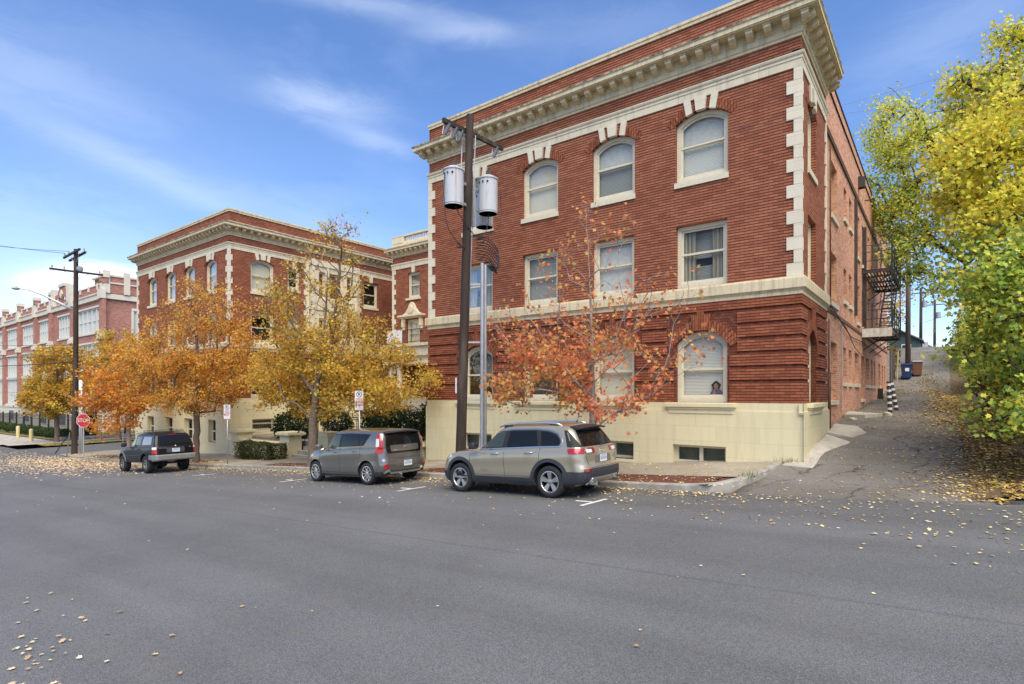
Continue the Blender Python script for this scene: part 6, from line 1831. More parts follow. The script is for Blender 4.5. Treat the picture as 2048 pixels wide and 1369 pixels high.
# roof rack: side rails, cross bars and a flat basket towards the back
mb = MB()
for sg in (1, -1):
    mb.tube([(.55, sg * .60, 1.70), (.62, sg * .60, 1.765), (2.5, sg * .60, 1.765), (2.6, sg * .60, 1.70)], .016, 6)
for x in (.75, 1.3, 1.9, 2.4): mb.tube([(x, -.6, 1.765), (x, .6, 1.765)], .014, 6)
for z in (1.80, 1.86):
    mb.tube([(.6, -.56, z), (.6, .56, z), (1.9, .56, z), (1.9, -.56, z), (.6, -.56, z)], .013, 6)
for y in (-.4, -.2, 0, .2, .4): mb.tube([(.6, y, 1.80), (1.9, y, 1.80)], .008, 5)
for x in (.6, 1.25, 1.9):
    for y in (-.56, .56): mb.tube([(x, y, 1.77), (x, y, 1.86)], .010, 5)
mb.build('roof_rack', IRON, r.root)
r.decal('brake_lamp', [(-.16, 1.635), (.16, 1.635), (.16, 1.66), (-.16, 1.66)], 'rear', REDD, .02, .02, .05)
mb = MB(); mb.tube([(.9, -.35, .45), (.5, -.45, .40), (.15, -.52, .40)], .035, 8); mb.tube([(1.05, -.7, .39), (1.05, .7, .39)], .05, 8); mb.lathe([(.0, -.14), (.14, -.1), (.17, 0), (.14, .1), (0, .14)], 14, axis='y', c=(1.05, .1, .39)); mb.build('rear_axle', M('axle', (.03, .027, .024), .8), r.root)
r.wheels(lambda w, rr, hw: spokes(w, rr, hw, 6, M('worn_alloy', (.36, .35, .34), .35, metal=.8, world=False), ALLOYD, .05, .055, depth=.05, dish=.03, hub=.075), .27)
r.place(-26.6, 10.72)
# ------------------------------------------------------------------ poles, wires, signs, fence, fire escape, alley things
def rel(root): return Vector(root.location)
def local(root):
    l = root.location.copy(); return lambda x, y, z: (x - l.x, y - l.y, z - l.z)

# ---- main utility pole with transformers (behind the silver car)
b0 = Vector((-12.0, 13.06, walk(-12, 13.06) - .05))
U = thing('utility_pole', 'dark brown utility pole with three grey transformer cans before the right brick wing', 'utility pole', b0)
L = local(U)
top = Vector((-11.62, 13.1, 8.62))
mb = MB(L); k = 14
mb.tube([b0 + (top - b0) * i / k for i in range(k + 1)], [.165 - .05 * i / k for i in range(k + 1)], 14); mb.build('pole', POLEW, U, smooth=True, sharp=50)
def pol(z): t = (z - b0.z) / (top.z - b0.z); return b0 + (top - b0) * t
mb = MB(L); p = pol(8.18); mb.bar((p.x - .17, 12.1, 8.14), (p.x - .17, 14.95, 8.26), .10, .125); mb.build('crossarm', POLEW, U)
mb = MB(L)
for y in (12.6, 13.75): mb.bar((p.x - .17, y, 8.12), (p.x - .12, 13.12, 7.55), .03, .01)
mb.build('arm_brace', STEEL, U)
def cutout(y, z, tilt):
    """fused cutout hanging under the arm: bracket, ribbed insulator, fuse tube"""
    mb = MB(L); x = p.x - .17
    mb.bar((x, y, z + .10), (x, y + .02, z - .32), .035, .02); mb.bar((x, y + .02, z - .12), (x + .02, y - .16, z - .24), .03)
    mb.build('hanger', STEEL, U)
    mb = MB(L); a = Vector((x + .02, y - .10, z - .02)); b = Vector((x + .03, y - .30, z - .42)); pts = []; rs = []
    for i in range(13): pts.append(a + (b - a) * i / 12); rs.append(.062 if i % 2 else .032)
    mb.tube(pts, rs, 10); c = mb.build('insulator', M('porcelain', (.20, .21, .23), .2, coat=.6), U)
    mb = MB(L); mb.tube([a + Vector((-.03, -.05, .04)), a + Vector((-.06, -.16, -.02)), b + Vector((-.05, -.06, 0)), b], .018, 6); mb.build('fuse_tube', M('fuse_grey', (.33, .33, .32), .5), U)
for y, z in ((12.45, 8.14), (12.78, 8.15), (13.05, 8.16), (14.75, 8.24)): cutout(y, z, 0)
CANM = M('transformer_grey', (.46, .49, .52), .5, var=.08, vscale=5, stain=.0)
mm, nt_, pp = newmat('rust_streaked_grey'); n_ = N(nt_); P_ = n_.obj()
cc_ = n_.mix(n_.mapr(n_.noise(n_.scale(P_, (9, 9, .5)), 1.5, 4, .6), .56, .70, 0, .75), (.47, .50, .53), (.42, .22, .12)); n_.put(pp.inputs['Base Color'], cc_); pp.inputs['Roughness'].default_value = .8; pp.inputs['Specular IOR Level'].default_value = .2
CANR = mm
def can(cx, cy, z0, h, rr):
    mb = MB(L); mb.lathe([(0.001, z0), (rr * .96, z0), (rr * .96, z0 + .035), (rr, z0 + .05), (rr, z0 + h - .10), (rr + .025, z0 + h - .09), (rr + .025, z0 + h - .05), (rr * .98, z0 + h - .035), (rr * .6, z0 + h + .03), (0.001, z0 + h + .05)], 28, c=(cx, cy, 0))
    t = mb.build('transformer', CANR, U, smooth=True, sharp=35)
    bb = MB(L); bb.lathe([(0.001, z0 - .003), (rr * .93, z0 - .003)], 28, c=(cx, cy, 0)); bb.build('base_plate', M('brown_base', (.17, .14, .10), .8), t)  # underside disc is darker and browner than the can
    for dx, dy in ((.1, -.05), (-.1, .08)):
        bb = MB(L); pts = [(cx + dx, cy + dy, z0 + h + .03 + .03 * i) for i in range(9)]; bb.tube(pts, [.05 if i % 2 else .03 for i in range(8)] + [.012], 8); bb.build('bushing', M('bushing_brown', (.10, .08, .07), .3, coat=.5), t)
    bb = MB(L)
    for a in (-1.9, -1.4, -.9): bb.box(cx + rr * math.cos(a) - .018, cx + rr * math.cos(a) + .018, cy + rr * math.sin(a) - .04, cy + rr * math.sin(a) + .02, z0 + h - .24, z0 + h - .2)
    bb.build('terminal', IRON, t)
can(-11.68, 12.42, 5.63, 1.14, .30); can(-11.5, 13.82, 5.72, 1.16, .305); can(-12.05, 14.3, 5.50, 1.2, .29)
mb = MB(L)
for z in (6.45, 5.82): mb.bar((-11.68, 12.65, z), (-11.70, 13.75, z), .05, .09)
mb.box(-11.66, -11.58, 13.2, 13.3, 5.2, 6.7); mb.build('mount_bracket', STEEL, U)
mb = MB(L)
for a, b in (((-11.5, 13.22, 8.0), (-11.85, 13.28, 2)), ((-11.84, 12.98, 7.9), (-11.9, 12.95, 6))): mb.tube([a, b], .016, 5)
mb.build('ground_wire', STEEL, U)
# drooping leads and the loops over the conduit heads
rng = random.Random(4); mb = MB(L)
def lead(pts, r=.013):
    P = [Vector(p) for p in pts]; out = []
    for i in range(len(P) - 1):
        p0, p1, p2, p3 = P[max(0, i - 1)], P[i], P[i + 1], P[min(len(P) - 1, i + 2)]
        for s in range(6):
            t = s / 6; out.append(.5 * ((2 * p1) + (p2 - p0) * t + (2 * p0 - 5 * p1 + 4 * p2 - p3) * t * t + (3 * p1 - p0 - 3 * p2 + p3) * t ** 3))
    out.append(P[-1]); mb.tube(out, r, 5)
lead([(-11.75, 12.14, 6.6), (-11.72, 12.05, 5.9), (-11.72, 12.2, 5.0), (-11.7, 12.7, 4.55), (-11.72, 13.1, 4.45)])
lead([(-11.66, 12.3, 6.6), (-11.62, 12.35, 5.8), (-11.62, 12.75, 5.3), (-11.6, 13.4, 4.9), (-11.6, 13.8, 5.0)])
lead([(-11.40, 13.75, 6.6), (-11.40, 13.76, 5.8), (-11.45, 13.7, 5.2), (-11.5, 13.5, 4.9)])
lead([(-11.32, 14.2, 6.6), (-11.32, 14.25, 5.6), (-11.4, 13.9, 5.1), (-11.5, 13.5, 4.75)])
for i in range(9):
    e = rng.uniform(.0, .25); z0 = 4.9 - .09 * i
    lead([(-11.55, 13.3, z0), (-11.45, 13.75, z0 + .02 - .1 * e), (-11.3, 14.12 - e * .6, z0 - .35), (-11.32, 14.02 - e, 3.9 + .06 * i * .4), (-11.38, 13.62, 4.02), (-11.4, 13.45, 4.0)], .017)
lead([(-11.5, 13.25, 4.8), (-11.5, 13.6, 4.95), (-11.5, 13.55, 4.6), (-11.5, 13.2, 4.5)]); lead([(-11.75, 12.7, 4.62), (-11.7, 12.8, 4.5), (-11.7, 12.6, 4.45), (-11.75, 12.7, 4.62)], .02)
mb.build('cable_loop', BLACKP, U, smooth=True)
for dy, zt in ((.0, 4.05), (.14, 4.02)):
    mb = MB(L); mb.tube([(-11.33, 13.32 + dy, walk(-11.3, 13.3) - .05), (-11.35, 13.36 + dy, zt)], .058, 12); mb.build('conduit_riser', M('zinc_pipe', (.36, .38, .40), .5, metal=.45, var=.12, vscale=4), U, smooth=True, sharp=50)
mb = MB(L)
for z in (-.2, 1.6, 3.4): mb.bar((-11.75, 13.15, z), (-11.30, 13.40, z), .03, .05)
mb.build('standoff', STEEL, U)
mb = MB(L); mb.box(-12.02, -11.98, 12.86, 12.885, .02, .5); mb.build('pole_tag', WHITEP, U)

# ---- far utility pole on the corner, with street lamp arm
b1 = Vector((-50.25, 13.35, walk(-50.25, 13.35) - .1)); U2 = thing('utility_pole', 'dark utility pole with crossarms and a street lamp arm on the left street corner', 'utility pole', b1); L = local(U2)
mb = MB(L); mb.tube([b1, b1 + Vector((.15, .05, 7)), Vector((-50.05, 13.4, 10.5))], [.20, .17, .14], 12); mb.build('pole', POLEW, U2, smooth=True, sharp=50)
mb = MB(L); mb.bar((-50.2, 11.9, 8.86), (-50.2, 15.1, 8.92), .12, .13); mb.build('crossarm', POLEW, U2)
for dx, z in ((-.17, 10.2), (.17, 10.05)):
    mb = MB(L); mb.bar((-52.2, 13.4 + dx, z - .05), (-48.6, 13.4 + dx, z + .05), .12, .13); mb.build('crossarm', POLEW, U2)
mb = MB(L)
for y in (12.7, 14.2): mb.bar((-50.2, y, 8.84), (-50.1, 13.4, 8.3), .03)
for x in (-51.2, -49.3): mb.bar((x, 13.4, 10.1), (-50.1, 13.4, 9.4), .03)
mb.build('arm_brace', STEEL, U2)
for x, y, z in ((-50.2, 12.05, 8.93), (-50.2, 12.75, 8.95), (-50.2, 14.9, 8.98), (-52.0, 13.23, 10.25), (-51.0, 13.23, 10.25), (-48.9, 13.57, 10.2)):
    mb = MB(L); mb.lathe([(.02, 0), (.02, .06), (.06, .08), (.06, .13), (.03, .15), (.05, .19), (.01, .22)], 8, c=(x, y, z)); mb.build('insulator', M('glass_insulator', (.35, .36, .36), .3), U2)
mb = MB(L); mb.lathe([(0.001, 0), (.2, .0), (.22, .15), (.18, .3), (.001, .32)], 12, axis='x', c=(-49.9, 13.55, 9.05)); mb.build('junction', STEEL, U2)
mb = MB(L); mb.tube([(-50.25, 13.25, 6.1), (-50.5, 12.6, 6.5), (-50.8, 11.6, 7.05), (-51.0, 10.9, 7.3), (-51.05, 10.4, 7.32)], [.10, .085, .06, .045, .04], 8); mb.build('lamp_arm', M('lamp_white', (.62, .63, .62), .4, metal=.3), U2, smooth=True)
mb = MB(L); mb.lathe([(.001, -.10), (.16, -.08), (.24, -.02), (.20, .05), (.06, .09), (.05, .16), (.001, .17)], 16, c=(-51.05, 10.25, 7.3)); mb.build('lamp_head', M('lamp_grey', (.34, .35, .36), .4), U2, smooth=True)
mb = MB(L)
for x, t in ((-49.45, .10), (-49.15, .05)): mb.tube([(x, 13.5, b1.z), (x, 13.5, 1.0)], t, 10)
mb.build('conduit_riser', M('zinc_light', (.50, .51, .51), .5, metal=.4, var=.15, vscale=3), U2, smooth=True)
mb = MB(L); mb.bar((-50.1, 13.0, b1.z + 1.55), (-51.3, 12.5, b1.z + .15), .05, .05); mb.bar((-49.9, 13.0, b1.z + 1.7), (-48.7, 12.5, b1.z + .1), .07, .05); mb.bar((-51.3, 12.5, b1.z + .13), (-48.7, 12.5, b1.z + .1), .03); mb.build('guard_frame', IRON, U2)

# wires: each one its own object
WIREM = M('aged_wire', (.22, .22, .23), .7)
def wire(p, q, sag, label, r=.012, name='power_line'):
    p, q = Vector(p), Vector(q); mb = MB(lambda x, y, z: (x - p.x, y - p.y, z - p.z)); n = 14
    mb.tube([p + (q - p) * i / n - Vector((0, 0, sag * 4 * (i / n) * (1 - i / n))) for i in range(n + 1)], r, 4)
    o = mb.build(name, WIREM if r < .01 else BLACKP); o.location = p; tag(o, label, 'wire', 'overhead wires')
wire((-51.95, 13.23, 10.45), (-95, 5, 20.0), .6, 'upper overhead wire running left from the far pole top', .014)
wire((-51.0, 13.23, 10.45), (-95, 6.2, 19.2), .6, 'second overhead wire running left from the far pole top', .014)
wire((-50.2, 12.75, 3.5), (-95, 3, 6.2), .4, 'overhead wire passing in front of the school middle windows', .014)
wire((-50.2, 13.2, 2.3), (-95, 4, 3.2), .4, 'thick lower overhead cable in front of the school', .03)
wire((-50.2, 13.2, 2.8), (-95, 4.2, 4.4), .4, 'thin overhead wire just above the thick cable at the school', .014)
wire((-11.75, 14.85, 8.18), (6.0, 15.9, 5.65), .12, 'thin wire from the pole crossarm across the right wing third storey', .003)
wire((-11.55, 13.85, 6.3), (6.0, 16.3, 7.4), .15, 'lower thin overhead wire crossing in front of the third storey windows', .003)
wire((-2.0, 93, 9.5), (8, 60, 10.5), .5, 'wire between the poles at the top of the alley', .02)

# ---- signs
def disc(mb, c, r0, r1, n=28):
    for i in range(n):
        a, b = 2 * PI * i / n, 2 * PI * (i + 1) / n
        mb.quad((c[0] + r0 * math.cos(a), c[1] + r0 * math.sin(a), c[2]), (c[0] + r1 * math.cos(a), c[1] + r1 * math.sin(a), c[2]), (c[0] + r1 * math.cos(b), c[1] + r1 * math.sin(b), c[2]), (c[0] + r0 * math.cos(b), c[1] + r0 * math.sin(b), c[2]))
SREDM = M('sign_red', (.42, .02, .02), .4, var=.1, vscale=6); SWH = M('sign_white', (.66, .62, .62), .45, var=.06, vscale=8); SRED2 = M('sign_ink_red', (.42, .07, .08), .5); SBLK = M('sign_ink_black', (.03, .03, .035), .5)
def frame_to(root, yaw):
    c, s = math.cos(yaw), math.sin(yaw)
    return lambda u, v, d: (u * c + d * s, u * s - d * c, v)      # u to the viewer's right, v up, d towards the viewer
def parking_sign(x, y, label, h=2.55, yaw=.5, two=False, w=.30, hh=.62):
    z = walk(x, y); t = thing('parking_sign', label, 'sign', (x, y, z), group='no parking signs on posts')
    xf = frame_to(t, yaw)
    mb = MB(); mb.tube([(0, 0, -.05), (0, 0, h + hh * .6)], .028, 8); mb.build('post', STEEL, t, smooth=True)
    mb = MB(xf); v0 = h; pts = rnd_poly([(-w / 2, v0), (w / 2, v0), (w / 2, v0 + hh), (-w / 2, v0 + hh)], .03, 3)
    mb.prism(pts, .032, .038); pl = mb.build('plate', SWH, t)
    mk = MB(xf); cy = v0 + hh - w * .42; R = w * .33
    disc(mk, (0, cy, .040), R * .80, R); mk.bar((-R * .62, cy + R * .62, .0402), (R * .62, cy - R * .62, .0402), R * .18, .0008, up=(0, 0, 1))
    # letter P inside the ring
    mk.box(-R * .34, -R * .14, cy - R * .52, cy + R * .52, .0385, .0396); disc(mk, (R * .02, cy + R * .2, .0394), R * .16, R * .34)
    mk.build('symbol', SBLK, pl)
    tx = MB(xf); rg = random.Random(9)
    tx.box(-w / 2 + .012, w / 2 - .012, v0 + .012, v0 + .016, .0385, .0394); tx.box(-w / 2 + .012, w / 2 - .012, v0 + hh - .016, v0 + hh - .012, .0385, .0394)
    for k in range(7):
        v = v0 + hh - w * .86 - k * .042
        if v < v0 + .06: break
        ww = w * (.30 + .08 * rg.random()); u = -ww
        while u < ww:
            b = .012 + .02 * rg.random(); tx.box(u, min(ww, u + b), v - .013, v + .010, .0385, .0394); u += b + .007
    tx.build('lettering', SRED2, pl)
    a = MB(xf); a.box(-w * .22, w * .42, v0 + hh * .40, v0 + hh * .40 + .018, .0396, .0402); a.box(-w * .43, -w * .24, v0 + .17, v0 + .235, .0396, .0402); a.build('arrow', SBLK, pl)
    return t
parking_sign(-16.78, 12.9, 'no parking sign on a grey post behind the grey boxy hatchback', h=2.12, yaw=.55, w=.32, hh=.70)
parking_sign(-26.75, 13.0, 'no parking sign on a grey post just right of the black car tree', h=2.10, yaw=.55, w=.32, hh=.68)
parking_sign(-39.6, 12.95, 'small no parking sign left of the black car at the thin tree', h=2.1, yaw=.6, w=.34, hh=.55)
ts = thing('stop_sign', 'red octagonal STOP sign on the left street corner, partly behind orange leaves', 'stop sign', (-46.6, 12.9, walk(-46.6, 12.9))); xf = frame_to(ts, .62)
mb = MB(xf); mb.box(-.035, .035, -.05, 3.1, -.02, .02); mb.build('post', STEEL, ts)
oc = lambda R: [(R * math.cos(PI / 8 + i * PI / 4), 2.42 + R * math.sin(PI / 8 + i * PI / 4)) for i in range(8)]
mb = MB(xf); mb.prism(oc(.50), .025, .035); pl = mb.build('plate', SWH, ts)
mb = MB(xf); mb.prism(oc(.465), .036, .039); mb.build('face', SREDM, pl)
c_, s_ = math.cos(.62), math.sin(.62)
M4 = Matrix(((c_, 0, s_, .041 * s_), (s_, 0, -c_, -.041 * c_), (0, 1, 0, 2.42), (0, 0, 0, 1)))
text_mesh('lettering', 'STOP', .36, SWH, pl, M4, .002, .92)

# ---- the school across the side street
SX0, SX1, SY = -178., -79.3, 24.0
SCH = thing('school_building', 'long red brick school with cream trimmed battlements and large windows at the left', 'building', (-120, 34, -5)); L = local(SCH)
xfS = lambda u, v, d: L(u, SY - d, v); xfE = lambda u, v, d: L(SX1 + d, u, v)
mb = MB(xfS); swin = []; bays = []
edges = [-79.3, -90.2, -99.6, -107.2, -116.4, -125.8, -135.2, -144.6, -154, -163.4, -172.8]
for i in range(len(edges) - 1):
    b, a = edges[i], edges[i + 1]
    m0, m1 = (1.4, 1.2) if i == 0 else ((2.6, 2.0) if i == 1 else (1.0, 1.0))
    for s, c in ((7.5, 10.5), (2.75, 6.15), (-1.6, 2.35)): swin.append((a + m0, b - m1, s, c))
wall_open(mb, SX0, SX1, -1.9, 13.15, [(*w, 0) for w in swin], .35)
mb2 = MB(xfE); eo = [(26.8, 29.3, 6.6, 10.4, 0), (31.5, 36, 7.5, 10.5, 0)]; wall_open(mb2, SY, 60, -1.9, 13.15, eo, .35); mb.v += mb2.v and []; 
mb.build('brick_wall', BRICKF, SCH); mb2.build('brick_wall', BRICKF, SCH)
SCREAM = M('school_cream', (.62, .57, .47), .7, var=.1, vscale=.6); SWN = M('school_frame', (.60, .60, .55), .5); SSH = M('school_shade', (.50, .53, .53), .5, var=.12, vscale=.5, spec=.6)
for (u0, u1, s, c) in swin:
    w = MB(xfS); n = 5 if u1 - u0 > 5.5 else 4
    w.box(u0, u1, c - .14, c, -.3, -.05); w.box(u0, u1, s, s + .14, -.3, -.05)
    for q in range(n + 1):
        x = u0 + (u1 - u0) * q / n; w.box(max(u0, x - .12), min(u1, x + .12), s + .14, c - .14, -.3, -.05)
    w.box(u0, u1, (s + c) / 2 - .06, (s + c) / 2 + .06, -.28, -.12)
    o = w.build('window', SWN, SCH)
    w = MB(xfS); w.quad((u0, s, -.22), (u1, s, -.22), (u1, c, -.22), (u0, c, -.22)); w.build('pane', SSH, o, recalc=False)
    w = MB(xfS); w.box(u0 - .25, u1 + .25, c, c + .22, -.05, .10); w.build('lintel', SCREAM, o); w = MB(xfS); w.box(u0 - .2, u1 + .2, s - .22, s, -.05, .14); w.build('sill', SCREAM, o)
for (a, b, s, c, _r) in eo:
    w = MB(xfE); w.box(a, a + .25, s, c, -.25, .06); w.box(b - .25, b, s, c, -.25, .06); w.box(a, b, c - .2, c + .1, -.25, .08); w.box(a, b, s - .2, s + .1, -.25, .08); w.box((a + b) / 2 - .08, (a + b) / 2 + .08, s + .1, c - .2, -.25, -.1); o = w.build('window', SCREAM, SCH)
    w = MB(xfE); w.quad((a + .25, s + .1, -.2), (b - .25, s + .1, -.2), (b - .25, c - .2, -.2), (a + .25, c - .2, -.2)); w.build('pane', SSH, o, recalc=False)
mb = MB(xfS); mb.box(SX0, SX1, 11.35, 11.95, -.1, .28); mb.box(SX0, SX1, 11.95, 12.1, -.1, .4); mb.box(SX0, SX1, 13.13, 13.25, -.4, .08); mb.box(SX0, SX1, -2.15, -1.8, -.1, .3); mb.box(SX0, SX1, -6, -2.1, -.4, .18)
me_ = MB(xfE); me_.box(SY, 60, 11.35, 11.95, -.1, .28); me_.box(SY, 60, 13.13, 13.25, -.4, .08); me_.box(SY, 60, -6, -1.9, -.4, .18)
mb.build('stone_trim', SCREAM, SCH); me_.build('stone_trim', SCREAM, SCH)
u = SX1 - 2.2       # battlement stones between the piers
while u > SX0: mb = MB(xfS); mb.box(u - .25, u + .25, 12.65, 13.36, .02, .12); mb.build('merlon', SCREAM, SCH); u -= 3.1
for i, u in enumerate(edges):
    p = MB(xfS); p.box(u - .55, u + .55, -1.9, 11.4, .0, .38); o = p.build('pier', BRICKF, SCH)
    p = MB(xfS); p.box(u - .62, u + .62, 11.3, 12.4, .05, .55); p.box(u - .32, u + .32, 12.4, 13.3, .05, .40); p.build('cap', SCREAM, o); p = MB(xfS); p.box(u - .7, u + .7, 6.5, 7.0, .1, .62); p.box(u - .6, u + .6, 6.9, 7.35, .1, .5); p.build('offset_stone', SCREAM, o)
    if i >= 2 or i == 0:
        p = MB(xfS); p.box(u - .5, u + .5, 13.15, 13.8, -.3, .4); p.build('pinnacle', BRICKF, o)
        p = MB(xfS); p.box(u - .6, u + .6, 13.8, 13.95, -.36, .46); p.box(u - .58, u - .25, 13.95, 14.25, -.36, .46); p.box(u + .25, u + .58, 13.95, 14.25, -.36, .46); p.build('pinnacle_cap', SCREAM, o)
# corner tower and the gable over the second bay
mb = MB(xfE); mb.box(SY + .2, SY + 4.6, 12.0, 14.15, -4.0, .3); mb.build('corner_parapet', BRICKF, SCH); mb = MB(xfE); mb.box(SY + 4.6, SY + 12, 12.0, 13.4, -.6, .2); mb.build('corner_parapet', BRICKF, SCH)
mb = MB(xfE); 
for y in (SY + .1, SY + 2.2, SY + 4.3): mb.box(y - .3, y + .35, 12.0, 14.65, .1, .45)
mb.box(SY - .1, SY + 4.9, 13.15, 13.33, .1, .42); mb.box(SY - .1, SY + 4.9, 14.0, 14.2, -4.1, .42); mb.box(SY + 4.9, SY + 12, 13.3, 13.48, -.7, .3); mb.box(SY + 12, SY + 12.6, 12, 13.7, -.1, .3)
mb.build('corner_trim', SCREAM, SCH)
mb = MB(xfS); mb.prism([(-98.6, 13.1), (-91.2, 13.1), (-91.2, 13.5), (-93, 13.6), (-93.8, 14.6), (-95.9, 14.6), (-96.8, 13.6), (-98.6, 13.5)], -.4, .16); mb.build('gable', BRICKF, SCH)
mb = MB(xfS); mb.prism([(-94.9, 12.9), (-94.3, 13.5), (-94.9, 14.1), (-95.5, 13.5)], .1, .3); mb.build('gable_lozenge', SCREAM, SCH)
for q in ((-98.8, -97.9, 12.1, 14.4, -.2, .45), (-92.0, -91.0, 12.1, 14.4, -.2, .45), (-96.2, -93.6, 14.5, 14.9, -.5, .3)): mb = MB(xfS); mb.box(*q); mb.build('gable_trim', SCREAM, SCH)
mb = MB(L); mb.box(SX0, SX1, SY + .5, 60, 12.5, 13.0); mb.build('roof', M('school_roof', (.12, .12, .12), .9), SCH)
for k, u in enumerate((-84, -94.5, -103, -112, -121, -130)):
    w = MB(xfS); w.box(u - 1.6, u + 1.6, -4.3, -2.6, .19, .24); o = w.build('basement_window', SWN, SCH); w = MB(xfS); w.box(u - 1.45, u + 1.45, -4.2, -2.7, .22, .26); w.build('pane', M('dark_pane', (.10, .12, .14), .1), o)

# ---- black iron fence and the yellow posts in front of it
fy = 18.7; fx0, fx1 = -128., -69.0
FZ0 = lambda x: cross_z(-62, fy) + .22 + (x + 67.6) * .012
FN = thing('iron_fence', 'black iron picket fence along the school forecourt', 'fence', (-95, fy, FZ0(-95))); L = local(FN)
x = fx1; posts = []
while x > fx0: posts.append(x); x -= 3.4
for x in posts:
    mb = MB(L); mb.box(x - .07, x + .07, fy - .07, fy + .07, FZ0(x) - .1, FZ0(x) + 2.35); mb.lathe([(.09, 0), (.09, .05), (.001, .14)], 6, c=(x, fy, FZ0(x) + 2.35)); mb.build('post', IRON, FN)
for a, b in zip(posts[1:], posts[:-1]):
    mb = MB(L)
    for h in (.3, 1.75, 2.05): mb.bar((a, fy, FZ0(a) + h), (b, fy, FZ0(b) + h), .05)
    q = a + .2
    while q < b - .1: mb.box(q - .016, q + .016, fy - .016, fy + .016, FZ0(q) + .1, FZ0(q) + 2.3); q += .3
    mb.build('picket_panel', IRON, FN)
FN2 = thing('iron_fence', 'black iron picket fence along the side street behind the orange leaves', 'fence', (-68.6, 30, -4.4)); L = local(FN2)
ys_ = [19.4 + 3.2 * i for i in range(12)]
for y in ys_:
    mb = MB(L); z = cross_z(-62, y) + .2; mb.box(-68.67, -68.53, y - .07, y + .07, z - .1, z + 2.3); mb.build('post', IRON, FN2)
for a, b in zip(ys_[:-1], ys_[1:]):
    mb = MB(L)
    for h in (.3, 1.75, 2.05): mb.bar((-68.6, a, cross_z(-62, a) + .2 + h), (-68.6, b, cross_z(-62, b) + .2 + h), .05)
    q = a + .2
    while q < b - .1: z = cross_z(-62, q) + .2; mb.box(-68.616, -68.584, q - .016, q + .016, z + .1, z + 2.25); q += .3
    mb.build('picket_panel', IRON, FN2)
YEL = M('post_yellow', (.58, .48, .20), .55, var=.12, vscale=8)
def bollard(x, y, lab):
    z = H(x, y) if x > -60 else cross_z(-62, 16) + .1
    t = thing('bollard', lab, 'bollard', (x, y, z), group='pale yellow bollards by the school'); mb = MB(); mb.lathe([(.16, -.1), (.16, 1.05), (.13, 1.14), (.06, 1.19), (.001, 1.2)], 14); mb.build('post', YEL, t, smooth=True, sharp=50)
    mb = MB(); mb.lathe([(.165, .92), (.168, .94), (.168, 1.0), (.165, 1.02)], 14); mb.build('band', M('reflective', (.6, .55, .4), .4), t)
bollard(-70.5, 15.3, 'pale yellow bollard nearer the stop sign'); bollard(-77.8, 15.8, 'pale yellow bollard farther left along the fence')
# low kerb wall at the school corner, dark gate box
mb = MB(); mb.box(-68.3, -67.7, 16.9, 40, -4.75, -4.2); tag(mb.build('low_wall', CONC), 'low concrete kerb wall at the corner of the school grounds', 'wall')
g = thing('gate', 'tall dark iron gate beside the stop sign', 'gate', (-68.8, 18.7, -4.5)); mb = MB()
for y in (-.2, 1.4): mb.box(-.1, .1, y - .08, y + .08, 0, 2.9)
mb.build('post', IRON, g); mb = MB(); mb.box(-.03, .03, -.1, 1.3, .15, 2.7); mb.build('panel', M('gate_dark', (.02, .022, .028), .6), g)

# ---- entrance court: planter walls, piers, steps, rails, upper stair
COURT = M('court_ground', (.24, .21, .15), .9, var=.3, vscale=2)
mb = MB(); mb.box(-32.7, -16.5, 16.55, 25.9, -3.6, -2.42); mb.box(-32.7, -26.5, 16.25, 16.6, -3.6, -2.5); tag(mb.build('court_terrace', COURT), kind='structure')
def cz(x): return facade_ground(x) - .3
pw = thing('planter_wall', 'low cream planter wall left of the entrance steps', 'wall', (-29, 15.9, -3.2)); L = local(pw)
mb = MB(L); mb.box(-32.8, -26.7, 15.85, 16.2, -3.7, -2.62); mb.build('wall', PLINTH, pw); mb = MB(L); mb.box(-31.3, -26.72, 15.78, 16.27, -2.62, -2.52); bevel(mb.build('coping', PLINTH, pw), .02, 2)
pw = thing('planter_wall', 'low cream planter wall right of the entrance steps behind the hatchback', 'wall', (-20, 15.9, -3.)); L = local(pw)
mb = MB(L); mb.box(-22.6, -17.5, 15.85, 16.2, -3.4, -2.35); mb.build('wall', PLINTH, pw); mb = MB(L); mb.box(-22.6, -17.5, 15.78, 16.27, -2.35, -2.25); bevel(mb.build('coping', PLINTH, pw), .02, 2)
def pier(x0, x1, zt, lab, y0=15.6, y1=16.3):
    t = thing('stone_pier', lab, 'pier', ((x0 + x1) / 2, (y0 + y1) / 2, cz(x0))); L = local(t)
    mb = MB(L); mb.box(x0, x1, y0, y1, cz(x0) - .3, zt - .22); mb.build('shaft', PLINTH, t)
    mb = MB(L); mb.box(x0 - .08, x1 + .08, y0 - .08, y1 + .08, zt - .22, zt - .16); mb.box(x0 - .16, x1 + .16, y0 - .16, y1 + .16, zt - .16, zt - .05); mb.box(x0 - .10, x1 + .10, y0 - .1, y1 + .1, zt - .05, zt); bevel(mb.build('cap', PLINTH, t), .02, 2)
pier(-26.7, -25.85, -1.92, 'cream stone pier at the left of the entrance steps')
pier(-23.4, -22.6, -1.80, 'cream stone pier at the right of the entrance steps')
pier(-31.9, -31.2, -2.0, 'cream capped pedestal at the corner of the left wing', 15.7, 16.6)
pier(-17.35, -16.75, -1.98, 'cream capped pedestal beside the corner of the right wing')
mb = MB(); z = -3.22
for i in range(4):
    mb.box(-25.85, -23.4, 15.75 + .32 * i, 18.5, z - .4, z + .18 + .0); z += .18
tag(mb.build('entrance_steps', STEPM), 'grey concrete steps between the two cream piers', 'steps')
